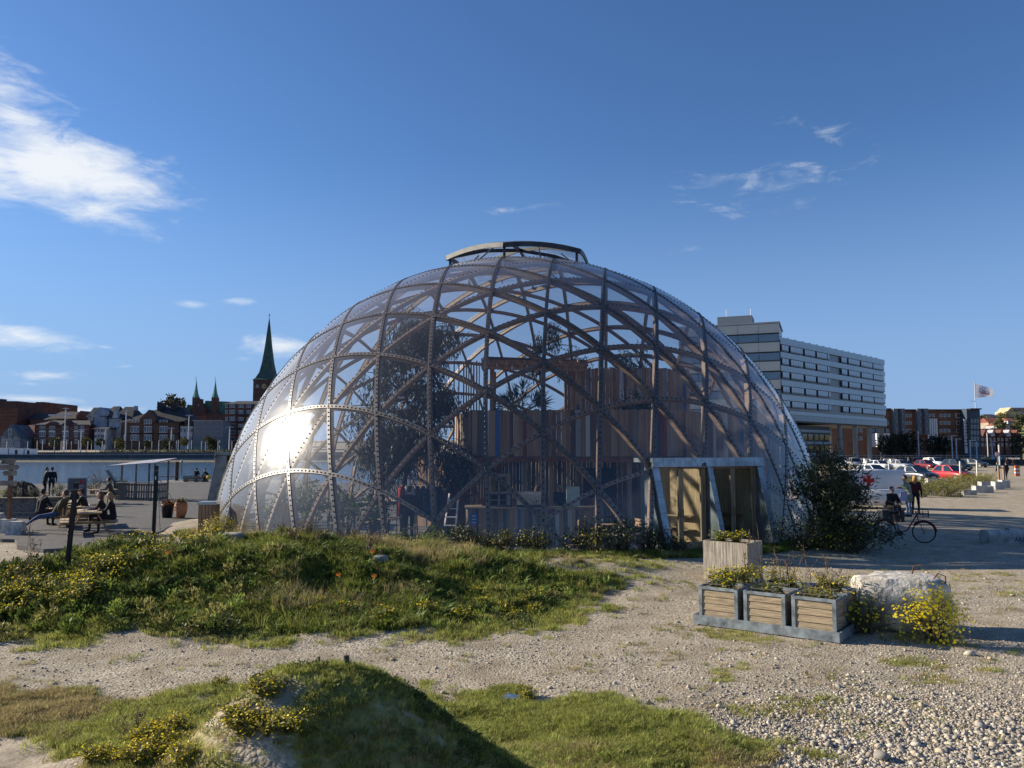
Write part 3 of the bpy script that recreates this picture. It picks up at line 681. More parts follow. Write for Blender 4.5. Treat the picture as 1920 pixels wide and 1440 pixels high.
def clear_glass(name, tint=(.86, .9, .9), f0=.06, k=.85, rough=.01, haze=0.0):
    m = bpy.data.materials.new(name); m.use_nodes = True; N = m.node_tree.nodes; L = m.node_tree.links; N.clear()
    out = N.new('ShaderNodeOutputMaterial'); tr = N.new('ShaderNodeBsdfTransparent'); tr.inputs[0].default_value = (*tint, 1)
    gl = N.new('ShaderNodeBsdfGlossy'); gl.inputs['Roughness'].default_value = rough
    lw = N.new('ShaderNodeLayerWeight'); lw.inputs[0].default_value = .5; p = N.new('ShaderNodeMath'); p.operation = 'POWER'; p.inputs[1].default_value = 4.6; L.new(lw.outputs['Facing'], p.inputs[0])
    f = N.new('ShaderNodeMath'); f.operation = 'MULTIPLY_ADD'; f.inputs[1].default_value = k; f.inputs[2].default_value = f0; L.new(p.outputs[0], f.inputs[0])
    ms = N.new('ShaderNodeMixShader'); L.new(f.outputs[0], ms.inputs[0]); L.new(tr.outputs[0], ms.inputs[1]); L.new(gl.outputs[0], ms.inputs[2]); L.new(ms.outputs[0], out.inputs[0]); return m
M_GLASS = clear_glass("door_glass")

def portal(name, label, a, bays, r_top, r_bot, ht, panels=True):
    """zinc-clad porch let into the dome; a = outward direction"""
    t = Vector((-a.y, a.x, 0)); root = empty(name, DOME, 0, label, "entrance"); rz = math.atan2(t.y, t.x)
    P = lambda u, r, z: t * u + a * r + Vector((0, 0, z))
    hw = sum(bays) / 2; edges = [-hw]
    for b in bays: edges.append(edges[-1] + b)
    rd = r_top - .12                                           # plane of the doors
    for q, u in enumerate(edges):
        w = .09 if q in (0, len(edges) - 1) else .07; b = MB()
        prof = [(rd - .25, -.1), (r_bot, -.1), (r_top, ht - .02), (rd - .25, ht - .02)]
        b.hexa([P(u + s, r, z) for s in (-w, w) for r, z in prof]); b.build("side_fin", M_ZINC, root)
        n = 6
        for k in range(n):                                      # folded zinc sheets along the raking front edge
            f0, f1 = k / n + .004, (k + 1) / n - .004; e = .02
            r0, r1 = r_bot + (r_top - r_bot) * f0, r_bot + (r_top - r_bot) * f1; z0, z1 = -.1 + ht * f0, -.1 + ht * f1
            b = MB(); ww = w + .022; b.hexa([P(u + s, r, z) for r, z in ((r0, z0), (r0 + e, z0)) for s in (-ww, ww)][:2] + [P(u + ww, r0 + e, z0), P(u - ww, r0 + e, z0)] + [P(u - ww, r1, z1), P(u + ww, r1, z1), P(u + ww, r1 + e, z1), P(u - ww, r1 + e, z1)])
            b.build("edge_sheet", M_ZINC2, root)
    b = MB(); b.hexa([P(u, r, z) for z in (ht, ht + .12) for u, r in ((-hw - .12, rd - .7), (hw + .12, rd - .7), (hw + .12, r_top + .02), (-hw - .12, r_top + .02))]); b.build("roof", M_ZINC, root)
    n = 11
    for k in range(n):
        u0, u1 = -hw - .13 + (2 * hw + .26) * k / n + .004, -hw - .13 + (2 * hw + .26) * (k + 1) / n - .004
        b = MB(); b.hexa([P(u, r, z) for z, dr in ((ht - .13, .035), (ht + .125, 0)) for u, r in ((u0, r_top + .022 + dr), (u1, r_top + .022 + dr), (u1, r_top + .05 + dr), (u0, r_top + .05 + dr))]); b.build("fascia_sheet", M_ZINC2, root)
    b = MB(); b.hexa([P(u, r, z) for z in (-.1, .07) for u, r in ((-hw - .1, rd - .3), (hw + .1, rd - .3), (hw + .1, r_bot + .25), (-hw - .1, r_bot + .25))]); b.build("threshold", mat("threshold_timber", (.16, .15, .14), .85, .3, 3, bump=.2), root)
    for q in range(len(bays)):
        u0, u1 = edges[q] + .09, edges[q + 1] - .09
        fr = MB(); z0, z1 = .07, ht - .02
        for (ua, ub, za, zb) in ((u0, u0 + .07, z0, z1), (u1 - .07, u1, z0, z1), (u0, u1, z1 - .09, z1)):
            fr.hexa([P(u, r, z) for z in (za, zb) for u, r in ((ua, rd - .06), (ub, rd - .06), (ub, rd + .05 + .003 * (za > 1)), (ua, rd + .05 + .003 * (za > 1)))])
        fr.build("door_frame", M_PINE, root)
        m_ = (u0 + u1) / 2
        for s, (ua, ub) in enumerate(((u0 + .075, m_ - .004), (m_ + .004, u1 - .075))):
            leaf = empty("door", (0, 0, 0), parent=root); lf = MB(); za, zb = .08, ht - .115; st = .085
            for (x0, x1, y0, y1) in ((ua, ua + st, za, zb), (ub - st, ub, za, zb), (ua + st, ub - st, za, za + .20), (ua + st, ub - st, zb - .08, zb)):
                lf.hexa([P(u, r, z) for z in (y0, y1) for u, r in ((x0, rd - .03), (x1, rd - .03), (x1, rd + .025), (x0, rd + .025))])
            lf.build("leaf_frame", M_PINE, leaf)
            g = MB(); g.hexa([P(u, r, z) for z in (za + .2, zb - .08) for u, r in ((ua + st, rd - .008), (ub - st, rd - .008), (ub - st, rd), (ua + st, rd))]); g.build("pane", M_GLASS, leaf)
            h = MB(); hu = (ub - st / 2) if s == 0 else (ua + st / 2); h.tube([P(hu, rd + .03, 1.0), P(hu, rd + .075, 1.0), P(hu, rd + .075, 1.22), P(hu, rd + .03, 1.22)], .011, 6); h.build("handle", M_STRIP, leaf)
    return root, P, rd
M_ZINC2 = mat("zinc_edge", (.34, .385, .41), .38, .18, 3, metal=.5)
port_a, PA, RDA = portal("entrance_portal", "zinc clad porch with two pairs of glazed timber doors let into the dome", PORT_A, (2.0, 2.0), 11.40, 12.06, 2.57)
# plywood lining of the lobby behind these doors
for u_end in (.0, 1.85):                      # two board walls, their splay made up to catch the sun from the left
    nrm = Vector((-.80, -.60, 0)); dr = Vector((-.60, .80, 0)); base = PA(u_end, RDA - .12, 0)
    for k in range(6 if u_end == 0 else 8):
        c = base + dr * (.11 + k * .22); piece("lining_board", port_a, (c.x, c.y, 1.24), (.216, .025, 2.36), M_PLY, math.atan2(dr.y, dr.x))
    for z in (.95, .55): piece("shelf_board", port_a, (base + dr * .8 - nrm * -.14) + Vector((0, 0, z)), (1.0, .24, .035), M_PINE, math.atan2(dr.y, dr.x))
port_b, PB, RDB = portal("side_portal", "dark zinc porch sticking out of the dome's far flank by the bin", PORT_B, (1.2, 1.2), 11.95, 12.42, 2.72)

def dome_floor():
    b = MB(); n = 72; b.prism([(DX + 11.78 * math.cos(2 * math.pi * k / n), DY + 11.78 * math.sin(2 * math.pi * k / n)) for k in range(n)], -.2, .03)
    tag(b.build("dome_floor", mat("dome_floor_boards", (.16, .145, .13), .8, .3, 1.2, stretch=(1, 5, 1), bump=.2)), "worn brown floor inside the dome", "floor", kind="structure")
dome_floor()

# the two-storey plank house under the dome
HL = (1.5, 28.5, 0.03)
house = empty("timber_house", HL, 0, "two storey house of mixed upright planks standing inside the dome", "house")
def hp(x, y, z=0): return (x - HL[0], y - HL[1], z - HL[2])
BAL = [(-2.1, 29.6), (-1.35, 27.2), (1.3, 26.35), (3.9, 26.4), (6.3, 27.6), (7.6, 29.6)]
def bal_col(u, rn):
    k, f = u
    if k == 1 and .26 < f < .31: return PAL[5]
    return pick_plank(rn)
plank_wall(house, BAL, 2.68, 4.22, 5, force=bal_col)
quick("balcony_floor", mat("house_brown", (.22, .12, .07), .75, .3, 2, stretch=(1, 6, 1)), house, lambda b: b.prism([hp(x * 1.0, y + .03)[:2] for x, y in BAL] + [hp(7.6, 33.5)[:2], hp(-2.1, 33.5)[:2]], 2.60, 2.74))
quick("balcony_edge", mat("house_rust", (.26, .10, .055), .75, .3, 2), house, lambda b: [b.bar(hp(*BAL[k], 2.60), hp(*BAL[k + 1], 2.60), .06, .14) for k in range(5)])
plank_wall(house, [(-2.1, 30.2), (1.0, 30.0), (6.4, 30.2)], .03, 2.6, 6)                     # ground floor wall set back under the balcony
plank_wall(house, [(2.0, 30.6), (6.9, 31.0)], 2.75, 6.05, 7, jit=.04)                        # upper wall
plank_wall(house, [(-2.2, 28.9), (-.75, 28.6)], 2.75, 6.05, 8, .04, .06, .06, force=lambda u, rn: PAL[0] if rn.random() < .8 else PAL[1], slats=True)   # open slat screen
plank_wall(house, [(4.3, 26.95), (6.2, 28.2), (7.5, 30.2)], .03, 2.6, 9)
plank_wall(house, [(5.9, 27.25), (7.5, 27.3), (9.7, 29.2), (10.4, 31.5)], .03, 4.18, 21)
plank_wall(house, [(-3.6, 30.6), (-2.15, 29.7)], .03, 2.75, 10, force=lambda u, rn: PAL[0] if rn.random() < .7 else PAL[3])
quick("roof", mat("house_brown", ()), house, lambda b: [b.hexa([hp(x, y, z) for x, y, z in ((-1.0, 27.6, 6.02), (2.6, 27.8, 5.92), (3.0, 31.3, 6.2), (-1.0, 31.3, 6.3), (-1.0, 27.6, 6.16), (2.6, 27.8, 6.06), (3.0, 31.3, 6.34), (-1.0, 31.3, 6.44))])])
M_OR = mat("house_sunlit_orange", (.42, .20, .095), .7, .3, 2, stretch=(1, 6, 1))  # added fascia, its bright orange puts the canopy's sunlit look into the colour
for k in range(7): piece("added_fascia_board", house, hp(-.78 + k * .52, 27.45, 5.86 - .012 * k), (.51, .04, .34), M_OR)
for k in range(6): piece("added_fascia_board", house, hp(-1.04, 27.75 + k * .62, 5.92 + .02 * k), (.04, .61, .34), M_OR)
for k in range(6):
    quick("rafter", PAL[0], house, lambda b: b.bar(hp(-.8 + k * .62, 27.4, 5.94), hp(-.8 + k * .62, 31.2, 6.16), .06, .15))
for x, y in ((-.7, 28.2), (2.35, 28.5), (-.7, 31), (2.4, 31)):
    quick("post", PAL[0], house, lambda b: b.box(hp(x, y, 4.35), (.16, .16, 3.2)))
for x, y in ((-1.3, 27.4), (1.3, 26.7), (3.9, 26.8)):
    quick("post", PAL[1], house, lambda b: b.box(hp(x, y, 1.3), (.14, .14, 2.56)))
def stairs(b):
    b.hexa([hp(x, y, z) for y in (27.75, 27.85) for x, z in ((-2.95, .03), (-1.45, .03), (-1.45, 2.6), (-1.75, 2.6))])
quick("stair_panel", mat("house_rust", ()), house, stairs)
for k in range(9):
    piece("stair_tread", house, hp(-2.55 + k * .15, 28.3, .28 + k * .28), (.26, .85, .045), PAL[0])
def white_door(b):
    for (x0, x1, z0, z1) in ((-.92, -.78, .03, 2.05), (-.20, -.06, .03, 2.05), (-.78, -.20, .03, .25), (-.78, -.20, 1.92, 2.05), (-.52, -.46, .25, 1.92), (-.78, -.20, .78, .83), (-.78, -.20, 1.33, 1.38)):
        b.hexa([hp(x, y, z) for z in (z0, z1) for x, y in ((x0, 29.80), (x1, 29.80), (x1, 29.85), (x0, 29.85))])
wd = quick("door", mat("white_paint", (.72, .71, .68), .5, .1, 5), house, white_door)
for c in (-.65, -.33):
    for z in (.52, 1.08, 1.65): quick("pane", glass("house_pane"), wd, lambda b: b.box(hp(c, 29.83, z), (.27, .01, .49)))
board = piece("chalkboard", house, hp(3.25, 29.7, 1.72), (1.15, .04, 1.1), mat("chalkboard", (.025, .028, .03), .7, .4, 9))
# bar counter of planks
CL = (.0, 24.6, .03)
counter = empty("bar_counter", CL, 0, "long bar counter faced with mixed upright planks inside the dome", "counter")
plank_wall(counter, [(-1.45, 25.6), (-1.35, 24.75), (1.2, 24.55), (2.6, 24.9)], .03, 1.12, 12, .07, .15, .015)
quick("counter_top", mat("counter_wood", (.40, .30, .20), .4, .2, 3), counter, lambda b: b.prism([(-1.5, 1.1), (-1.45, .08), (1.2, -.14), (2.65, .24), (2.6, .75), (1.2, .45), (-.95, .6), (-.95, 1.15)], 1.10, 1.15))
sign = piece("notice_board", counter, (-1.16, .09, .78), (.20, .015, .34), mat("notice_blue", (.02, .13, .42), .5, .1))
for z in (.88, .78, .68): piece("notice_print", sign, (0, -.62, (z - .78) / .34), (.6, .3, .10), mat("white_paint", ()))
def cafe_bits():
    # espresso machine, stack of cups, bottles
    e = empty("coffee_machine", (.55, 24.85, 1.18), 0, "chrome coffee machine standing on the plank bar counter", "coffee machine")
    quick("body", mat("chrome", (.45, .45, .46), .2, .1, metal=.9), e, lambda b: [b.box((0, 0, .24), (.8, .42, .34)), b.box((0, .05, .44), (.84, .46, .06))]); quick("drip_tray", M_DARKMETAL, e, lambda b: b.box((0, -.02, .03), (.82, .5, .06)))
    for x in (-.2, .2): quick("handle", M_DARKMETAL, e, lambda b: b.tube([(x, -.2, .2), (x, -.36, .18)], .02, 6))
    f = empty("paper_screen", (1.9, 25.1, 1.18), .1, "pale green lit price screen on the bar counter", "screen")
    quick("screen_panel", mat("pale_screen", (.50, .60, .50), .4, .1), f, lambda b: b.box((0, 0, .3), (.42, .03, .6))); quick("screen_foot", M_DARKMETAL, f, lambda b: b.box((0, 0, .0), (.25, .2, .03)))
    g = empty("glass_cabinet", (-.35, 24.95, 1.18), 0, "dark framed pastry cabinet on the bar counter", "cabinet")
    quick("case", M_DARKMETAL, g, lambda b: [b.box((0, 0, .02), (.7, .4, .04)), b.box((0, 0, .38), (.7, .4, .03))] + [b.box((x, y, .2), (.03, .03, .36)) for x in (-.33, .33) for y in (-.18, .18)])
    quick("shelf", M_STRIP, g, lambda b: b.box((0, 0, .2), (.64, .34, .015)))
cafe_bits()
def coat_rack():
    o = empty("coat_rack", (-3.05, 27.0, .03), .3, "metal coat rail hung with dark and red coats inside the dome", "coat rack")
    quick("rail", M_STRIP, o, lambda b: [b.tube([(-.8, 0, 0), (-.8, 0, 1.75), (.8, 0, 1.75), (.8, 0, 0)], .018, 6), b.bar((-.8, -.25, .02), (-.8, .25, .02), .03, .03), b.bar((.8, -.25, .02), (.8, .25, .02), .03, .03)])
    rn = random.Random(4)
    for k in range(8):
        c = rn.choice([(.03, .03, .035), (.30, .03, .03), (.05, .06, .10), (.34, .33, .32), (.12, .07, .05)]); x = -.68 + k * .19
        m = mat("coat_cloth_%.2f%.2f" % (c[0], c[2]), c, .9, .3, 8); w = rn.uniform(.2, .27); ln = rn.uniform(.75, 1.0)
        def coat(b):
            prof = [(0, .03, 1.70), (.06, .05, 1.66), (w, .07, 1.55), (w * .95, .08, 1.2), (w * 1.05, .09, 1.65 - ln), (w * .9, .06, 1.62 - ln)]
            V = []
            for (hy, hx, z) in prof: V += [(x - hx, -hy, z), (x + hx, -hy, z), (x + hx, hy, z), (x - hx, hy, z)]
            b.add(V, [(4 * i + e, 4 * i + (e + 1) % 4, 4 * i + 4 + (e + 1) % 4, 4 * i + 4 + e) for i in range(5) for e in range(4)] + [(3, 2, 1, 0), (20, 21, 22, 23)])
        c_ = empty("hanging_coat", (0, 0, 0), parent=o) if False else None
        quick("coat", m, o, coat, True)
coat_rack()
def extinguisher():
    o = empty("fire_extinguisher", (-2.35, 26.2, .03), 0, "red fire extinguisher standing inside the dome by the stair", "extinguisher")
    quick("tank", mat("extinguisher_red", (.45, .02, .02), .35, .1), o, lambda b: b.lathe([(.0, 0), (.085, 0), (.085, .5), (.06, .58), (.025, .62)], 14), True); quick("valve", M_DARKMETAL, o, lambda b: [b.box((0, 0, .66), (.05, .16, .04)), b.tube([(0, .06, .65), (.1, .06, .5), (.1, 0, .2)], .012, 5)])
extinguisher()
def table_round(x, y, label, h=.74, r=.38):
    o = empty("cafe_table", (x, y, .03), 0, label, "table", "cafe tables in the dome")
    quick("table_top", PAL[0], o, lambda b: b.lathe([(0, h - .03), (r, h - .03), (r, h), (0, h)], 20)); quick("column", M_DARKMETAL, o, lambda b: b.tube([(0, 0, .02), (0, 0, h - .03)], .03, 8)); quick("foot", M_DARKMETAL, o, lambda b: b.lathe([(.24, 0), (.24, .015), (.04, .04)], 14))
def chair(x, y, rz, label):
    o = empty("cafe_chair", (x, y, .03), rz, label, "chair", "cafe chairs in the dome")
    quick("seat", PAL[0], o, lambda b: b.box((0, 0, .45), (.42, .42, .03))); quick("backrest", PAL[0], o, lambda b: b.box((0, -.2, .78), (.42, .025, .22)))
    for sx in (-.18, .18):
        quick("leg", M_DARKMETAL, o, lambda b: b.bar((sx, .18, .43), (sx * 1.15, .22, 0), .028, .028)); quick("leg", M_DARKMETAL, o, lambda b: b.bar((sx, -.19, .88), (sx * 1.15, -.22, 0), .028, .028))
table_round(-5.3, 27.2, "round cafe table nearest the glare on the dome"); table_round(-3.9, 25.6, "round cafe table by the climbing plants"); table_round(2.8, 23.4, "round cafe table before the bar counter")
for (x, y, rz, l) in ((-5.9, 27.0, -1.4, "cafe chair between the plants and the glare"), (-4.7, 27.5, 1.8, "cafe chair close to the eucalyptus trunk"), (-3.2, 25.3, 1.5, "cafe chair beside the coat rail"), (3.5, 23.6, 1.9, "cafe chair near the zinc porch"), (2.1, 23.1, -1.6, "cafe chair before the plank counter")): chair(x, y, rz, l)
def notice_stand():
    o = empty("plywood_stand", at(530, 1000, 25.5) * Vector((1, 1, 0)) + Vector((0, 0, .03)), .35, "pale plywood display stand close behind the dome sheet", "stand")
    quick("panel", M_PLY, o, lambda b: b.box((0, 0, .62), (.40, .05, 1.22))); quick("foot", M_PINE, o, lambda b: b.box((0, 0, .02), (.46, .4, .04)))
    o = empty("step_ladder", (-2.0, 25.5, .03), -.4, "white step ladder leaning beside the stair in the dome", "ladder")
    for s in (-1, 1): quick("stile", mat("white_paint", ()), o, lambda b: b.bar((s * .22, 0, 0), (s * .16, .35, 1.5), .05, .03))
    for k in range(5): quick("rung", mat("white_paint", ()), o, lambda b: b.box((0, .06 + k * .06, .25 + k * .26), (.42, .06, .03)))
notice_stand()
# ------------------------------------------------------------------ plants
def leaf_mesh(name, P, D, Ls, Ws, m, rs, fold=.0):
    """many small leaves: base point, direction, length, half width"""
    P = np.asarray(P, float); D = np.asarray(D, float); D = D / (np.linalg.norm(D, axis=1)[:, None] + 1e-9); n = len(P)
    R = rs.normal(size=(n, 3)); U = np.cross(D, R); U /= (np.linalg.norm(U, axis=1)[:, None] + 1e-9)
    Ls = np.broadcast_to(np.asarray(Ls, float), (n,))[:, None]; Ws = np.broadcast_to(np.asarray(Ws, float), (n,))[:, None]
    V = np.stack([P, P + D * Ls * .45 + U * Ws, P + D * Ls, P + D * Ls * .45 - U * Ws], 1).reshape(-1, 3)
    return np_mesh(name, V, np.arange(4 * n).reshape(n, 4), [m])
def disc_mesh(name, P, Nn, R, m, rs, k=6):
    P = np.asarray(P, float); Nn = np.asarray(Nn, float); Nn /= (np.linalg.norm(Nn, axis=1)[:, None] + 1e-9); n = len(P)
    A = np.cross(Nn, rs.normal(size=(n, 3))); A /= (np.linalg.norm(A, axis=1)[:, None] + 1e-9); B = np.cross(Nn, A); R = np.broadcast_to(np.asarray(R, float), (n,))
    V = np.stack([P[:, :] + (A * math.cos(2 * math.pi * q / k) + B * math.sin(2 * math.pi * q / k)) * (R * (1 if q % 2 else .82))[:, None] for q in range(k)], 1).reshape(-1, 3)
    return np_mesh(name, V, np.arange(k * n).reshape(n, k), [m])
G_LEAF = mat("herb_leaf", (.13, .165, .042), .55, .3, 5, spec=.3, trans=.35); G_PALE = mat("herb_leaf_pale", (.25, .25, .08), .6, .3, 5, spec=.2, trans=.3)
G_STEM = mat("herb_stem", (.16, .13, .06), .8, .3, 5); G_YEL = mat("yellow_petals", (.88, .66, .015), .55, .2, 9, trans=.4); G_DRY = mat("dry_stalk", (.20, .13, .085), .85, .3, 6); G_ORG = mat("orange_petals", (.75, .25, .02), .55, .2, 9, trans=.3)
G_BARK = mat("bark", (.11, .085, .065), .9, .35, 4, stretch=(3, 3, .8), bump=.4)
_herb = {}
def herb(seed, r, h, nst, nfl, flower=True, leafy=1.0, fr=1.0):
    """meshes of one flowering herb clump: stems, leaves, flower heads"""
    key = (seed, r, h, nst, nfl, flower, leafy, fr)
    if key in _herb: return _herb[key]
    rs = np.random.RandomState(seed); st = MB(); LP, LD, FP, FN = [], [], [], []
    for k in range(nst):
        a = rs.uniform(0, 6.283); d = r * .35 * math.sqrt(rs.uniform()); b = Vector((d * math.cos(a), d * math.sin(a), -.03)); hh = h * rs.uniform(.55, 1.05)
        tip = Vector((r * math.sqrt(rs.uniform()) * math.cos(a + rs.uniform(-.5, .5)), r * math.sqrt(rs.uniform()) * math.sin(a + rs.uniform(-.5, .5)), hh)); mid = b.lerp(tip, .5) + Vector((0, 0, hh * .12))
        st.tube([b, mid, tip], [.006, .005, .003], 3, False)
        for q in range(int(11 * leafy)):
            f = rs.uniform(.05, .95); p = b.lerp(mid, f * 2) if f < .5 else mid.lerp(tip, f * 2 - 1); LP.append(p); LD.append((rs.normal(), rs.normal(), rs.uniform(-.2, .9)))
        for q in range(nfl):
            o = Vector((rs.normal() * .07, rs.normal() * .07, rs.uniform(-.10, .05))); FP.append(tip + o); FN.append((rs.normal() * .5, rs.normal() * .5 - .25, 1))
            if q % 2 == 0: st.tube([mid.lerp(tip, .7), tip + o], .002, 3, False)
    n = len(LP); out = [("stems", st.mesh("stems", G_STEM)), ("leaves", leaf_mesh("leaves", LP, LD, rs.uniform(.05, .12, n), rs.uniform(.008, .018, n), G_LEAF if seed % 3 else G_PALE, rs))]
    if flower and FP: out.append(("flowers", disc_mesh("flowers", FP, FN, rs.uniform(.013, .023, len(FP)) * fr, G_YEL, rs)))
    _herb[key] = out; return out
def put_herb(name, loc, meshes, label, group=None, rz=0.0, s=1.0, cat="flowers"):
    o = empty(name, loc, rz, label, cat, group); o.scale = (s, s, s)
    for n, me in meshes: tag(link(n, me, o), kind="stuff")
    return o
def on_ground(x, y): return Vector((x, y, zat(x, y)))
def spot(px, py, lo=4.0, hi=40.0):
    """where the sight line through this place of the photograph meets the ground"""
    r = ray(px, py); d = np.arange(lo, hi, .06); k = d / r.y; z = height(r.x * k, d)
    hit = np.nonzero(CAMZ + r.z * k < z)[0]; i = hit[0] if len(hit) else len(d) - 1
    return Vector((r.x * k[i], d[i], z[i]))

def undergrowth():
    """low broad-leaved weeds that cover the mound between the grass"""
    r = np.random.RandomState(14); pro = []
    ms = [mat("weed_green", (.17, .23, .045), .55, .3, 5, spec=.3, rnd=.35, trans=.4), mat("weed_dark", (.085, .11, .03), .55, .3, 5, spec=.3, rnd=.35, trans=.3), mat("weed_olive", (.26, .245, .08), .6, .3, 5, spec=.2, rnd=.35, trans=.4), mat("clover_green", (.13, .16, .045), .6, .3, 5, spec=.2, rnd=.4, trans=.3)]
    for k in range(8):
        n = 150; v = r.normal(size=(n, 3)); v[:, 2] = np.abs(v[:, 2]); v /= np.linalg.norm(v, axis=1)[:, None]; P = v * r.uniform(.3, 1, (n, 1)) ** .5 * [.17, .17, .24]
        small = k >= 6; P = P * ([1, 1, .3] if small else [1, 1, 1])
        pro.append(bpy.data.objects.new("weed_piece", leaf_mesh("weed_piece", P, v + r.normal(size=(n, 3)) * .6 + [0, 0, .3], r.uniform(.04, .09, n) * (.5 if small else 1), r.uniform(.007, .018, n) * (.7 if small else 1), ms[3] if small else ms[k % 3], r)))
    x = r.uniform(-14, 4, 9000); y = r.uniform(12.3, 22, 9000); p = sstep(.1, 1.1, inside(x, y, HAIR) + 1.6 * (fbm(x, y, 1.3, 81) - .5)) * sstep(.38, .60, fbm(x, y, .75, 83) + .12 * (x < -4.5)) * np.clip(1.0 - .8 * (x > 1) * (y > 17), 0, 1) * (np.hypot(x - DX, y - DY) > 12.4)
    k = r.uniform(size=len(x)) < p * .40; x, y = x[k], y[k]
    x2 = r.uniform(-3.2, 1.6, 5200); y2 = r.uniform(3.5, 7.4, 5200); k2 = r.uniform(size=len(x2)) < gau(x2, y2, -.45, 5.0, 1, .9, 1.1) * grass_mask(x2, y2) * sstep(.36, .55, fbm(x2, y2, 1.2, 87)); x2, y2 = x2[k2], y2[k2]
    n1, n2 = len(x), len(x2); X = np.r_[x, x2]; Y = np.r_[y, y2]; n = n1 + n2
    sc = np.r_[r.uniform(.4, 1.1, n1) * (.8 + .35 * (x < -4)), r.uniform(.28, .6, n2)]; dk = fbm(X, Y, .6, 91) + r.uniform(-.12, .12, n)
    idx = np.r_[np.where(dk[:n1] > .54, 1 + 3 * r.randint(0, 2, n1), np.where(r.uniform(size=n1) < .55, 3 * r.randint(0, 2, n1), 2 + 3 * r.randint(0, 2, n1))), 6 + r.randint(0, 2, n2)]
    scatter("undergrowth", pro, np.stack([X, Y, height(X, Y) - .02], 1), np.stack([r.uniform(-.3, .3, n), r.uniform(-.3, .3, n), r.uniform(0, 6.28, n)], 1), sc, idx, "low leafy weeds covering the mounds between the grass", "weeds")
undergrowth()

def flower_field():
    rn = random.Random(9)
    big = [herb(s, .30, .38, 20, 6, True, 1.6) for s in (1, 2, 4)]; mid = [herb(s, .22, .27, 13, 7, True, 1.5) for s in (5, 7, 8)]; small = [herb(s, .16, .18, 13, 10, True, 1.5, .75) for s in (12, 9, 24)]; near = [herb(s, .22, .27, 17, 13, True, 1.5, .8) for s in (15, 18, 21)]
    def many(name, label, group, spots, kinds, s=(.8, 1.15)):
        for q, (x, y) in enumerate(sorted(spots)): put_herb(name, spot(x, y) - Vector((0, 0, .02)), rn.choice(kinds), label + ', ' + ordinal(q + 1) + ' from left', group, rn.uniform(0, 6.28), rn.uniform(*s))
    many("ragwort_clump", "yellow flowering clump on the mound below the terrace", "yellow clumps at the mound's left end",
         [(20, 1130), (60, 1120), (105, 1108), (150, 1112), (40, 1100), (90, 1150), (200, 1082), (240, 1072), (165, 1090), (15, 1165), (130, 1140), (70, 1135), (225, 1095), (190, 1115)], big)
    many("ragwort_clump", "yellow flowering clump along the mound's crest by the posts", "yellow clumps on the crest",
         [(190, 1032), (222, 1022), (262, 1040), (285, 1030), (315, 1024), (350, 1020), (385, 1008), (250, 1012), (300, 1052), (345, 1040)], big, (.8, 1.1))
    many("ragwort_patch", "small yellow weed on the mound's sunny right flank", "yellow weeds on the mound's right flank",
         [(885, 1120), (905, 1140), (980, 1135), (1000, 1150), (960, 1165), (940, 1150), (870, 1165), (720, 1165), (735, 1180), (590, 1140), (585, 1155), (650, 1150), (1010, 1125), (700, 1120), (800, 1150), (840, 1130)], mid, (.6, 1.0))
    many("ragwort_patch", "yellow weed in the grass beside the near mound", "yellow weeds by the near mound",
         [(300, 1385), (285, 1405), (325, 1375), (270, 1425), (255, 1440), (310, 1425), (225, 1430), (335, 1400), (290, 1370), (265, 1395), (180, 1432), (345, 1432)], near, (.45, .75))
    many("ragwort_patch", "yellow weed on the bare crest of the near mound", "yellow weeds on the near crest", [(455, 1372), (490, 1362), (470, 1385), (500, 1305), (485, 1300), (400, 1290), (540, 1375), (440, 1365), (475, 1370), (505, 1380), (415, 1285)], small, (.42, .66))
    put_herb("ragwort_patch", spot(985, 1312), small[0], "tiny yellow weed by the gravel edge behind the white scrap", None, 0, .7)
    # leafy weeds without flowers, orange marigolds
    leafy = [herb(s, .24, .26, 10, 0, False, 2.2) for s in (31, 32, 34)]
    many("leafy_weed", "leafy flowerless weed in the mound's grass", "leafy weeds on the mound",
         [(490, 1100), (470, 1085), (540, 1095), (610, 1090), (640, 1110), (690, 1080), (760, 1085), (380, 1110), (350, 1130), (300, 1110), (260, 1120), (560, 1060), (600, 1045), (660, 1050), (450, 1060), (780, 1120), (520, 1130), (430, 1120), (750, 1060)], leafy, (.7, 1.2))
    for (x, y, l) in ((312, 1070, "orange marigold flower high on the mound near the black post"), (697, 1068, "orange marigold flower on the mound below the wooden stump"), (633, 1112, "orange marigold flower at the middle of the mound"), (700, 1116, "orange marigold flower low on the mound's right part"), (408, 1022, "yellow marigold flower just left of the pale boulder")):
        o = empty("marigold", spot(x, y) - Vector((0, 0, .02)), 0, l, "flower"); rs = np.random.RandomState(x)
        quick("stem", G_LEAF, o, lambda b: b.tube([(0, 0, 0), (.02, 0, .2), (.01, .02, .34)], [.006, .005, .004], 4)); link("leaves", leaf_mesh("leaves", [(0, 0, .05 + .02 * q) for q in range(12)], rs.normal(size=(12, 3)) + [0, 0, .4], .1, .02, G_LEAF, rs), o)
        link("blossom", disc_mesh("blossom", [(.01, .02, .35), (.01, .02, .36)], [(0, -.6, 1), (0.2, -.5, 1)], [.055, .04], G_ORG if "orange" in l else G_YEL, rs, 10), o)
flower_field()

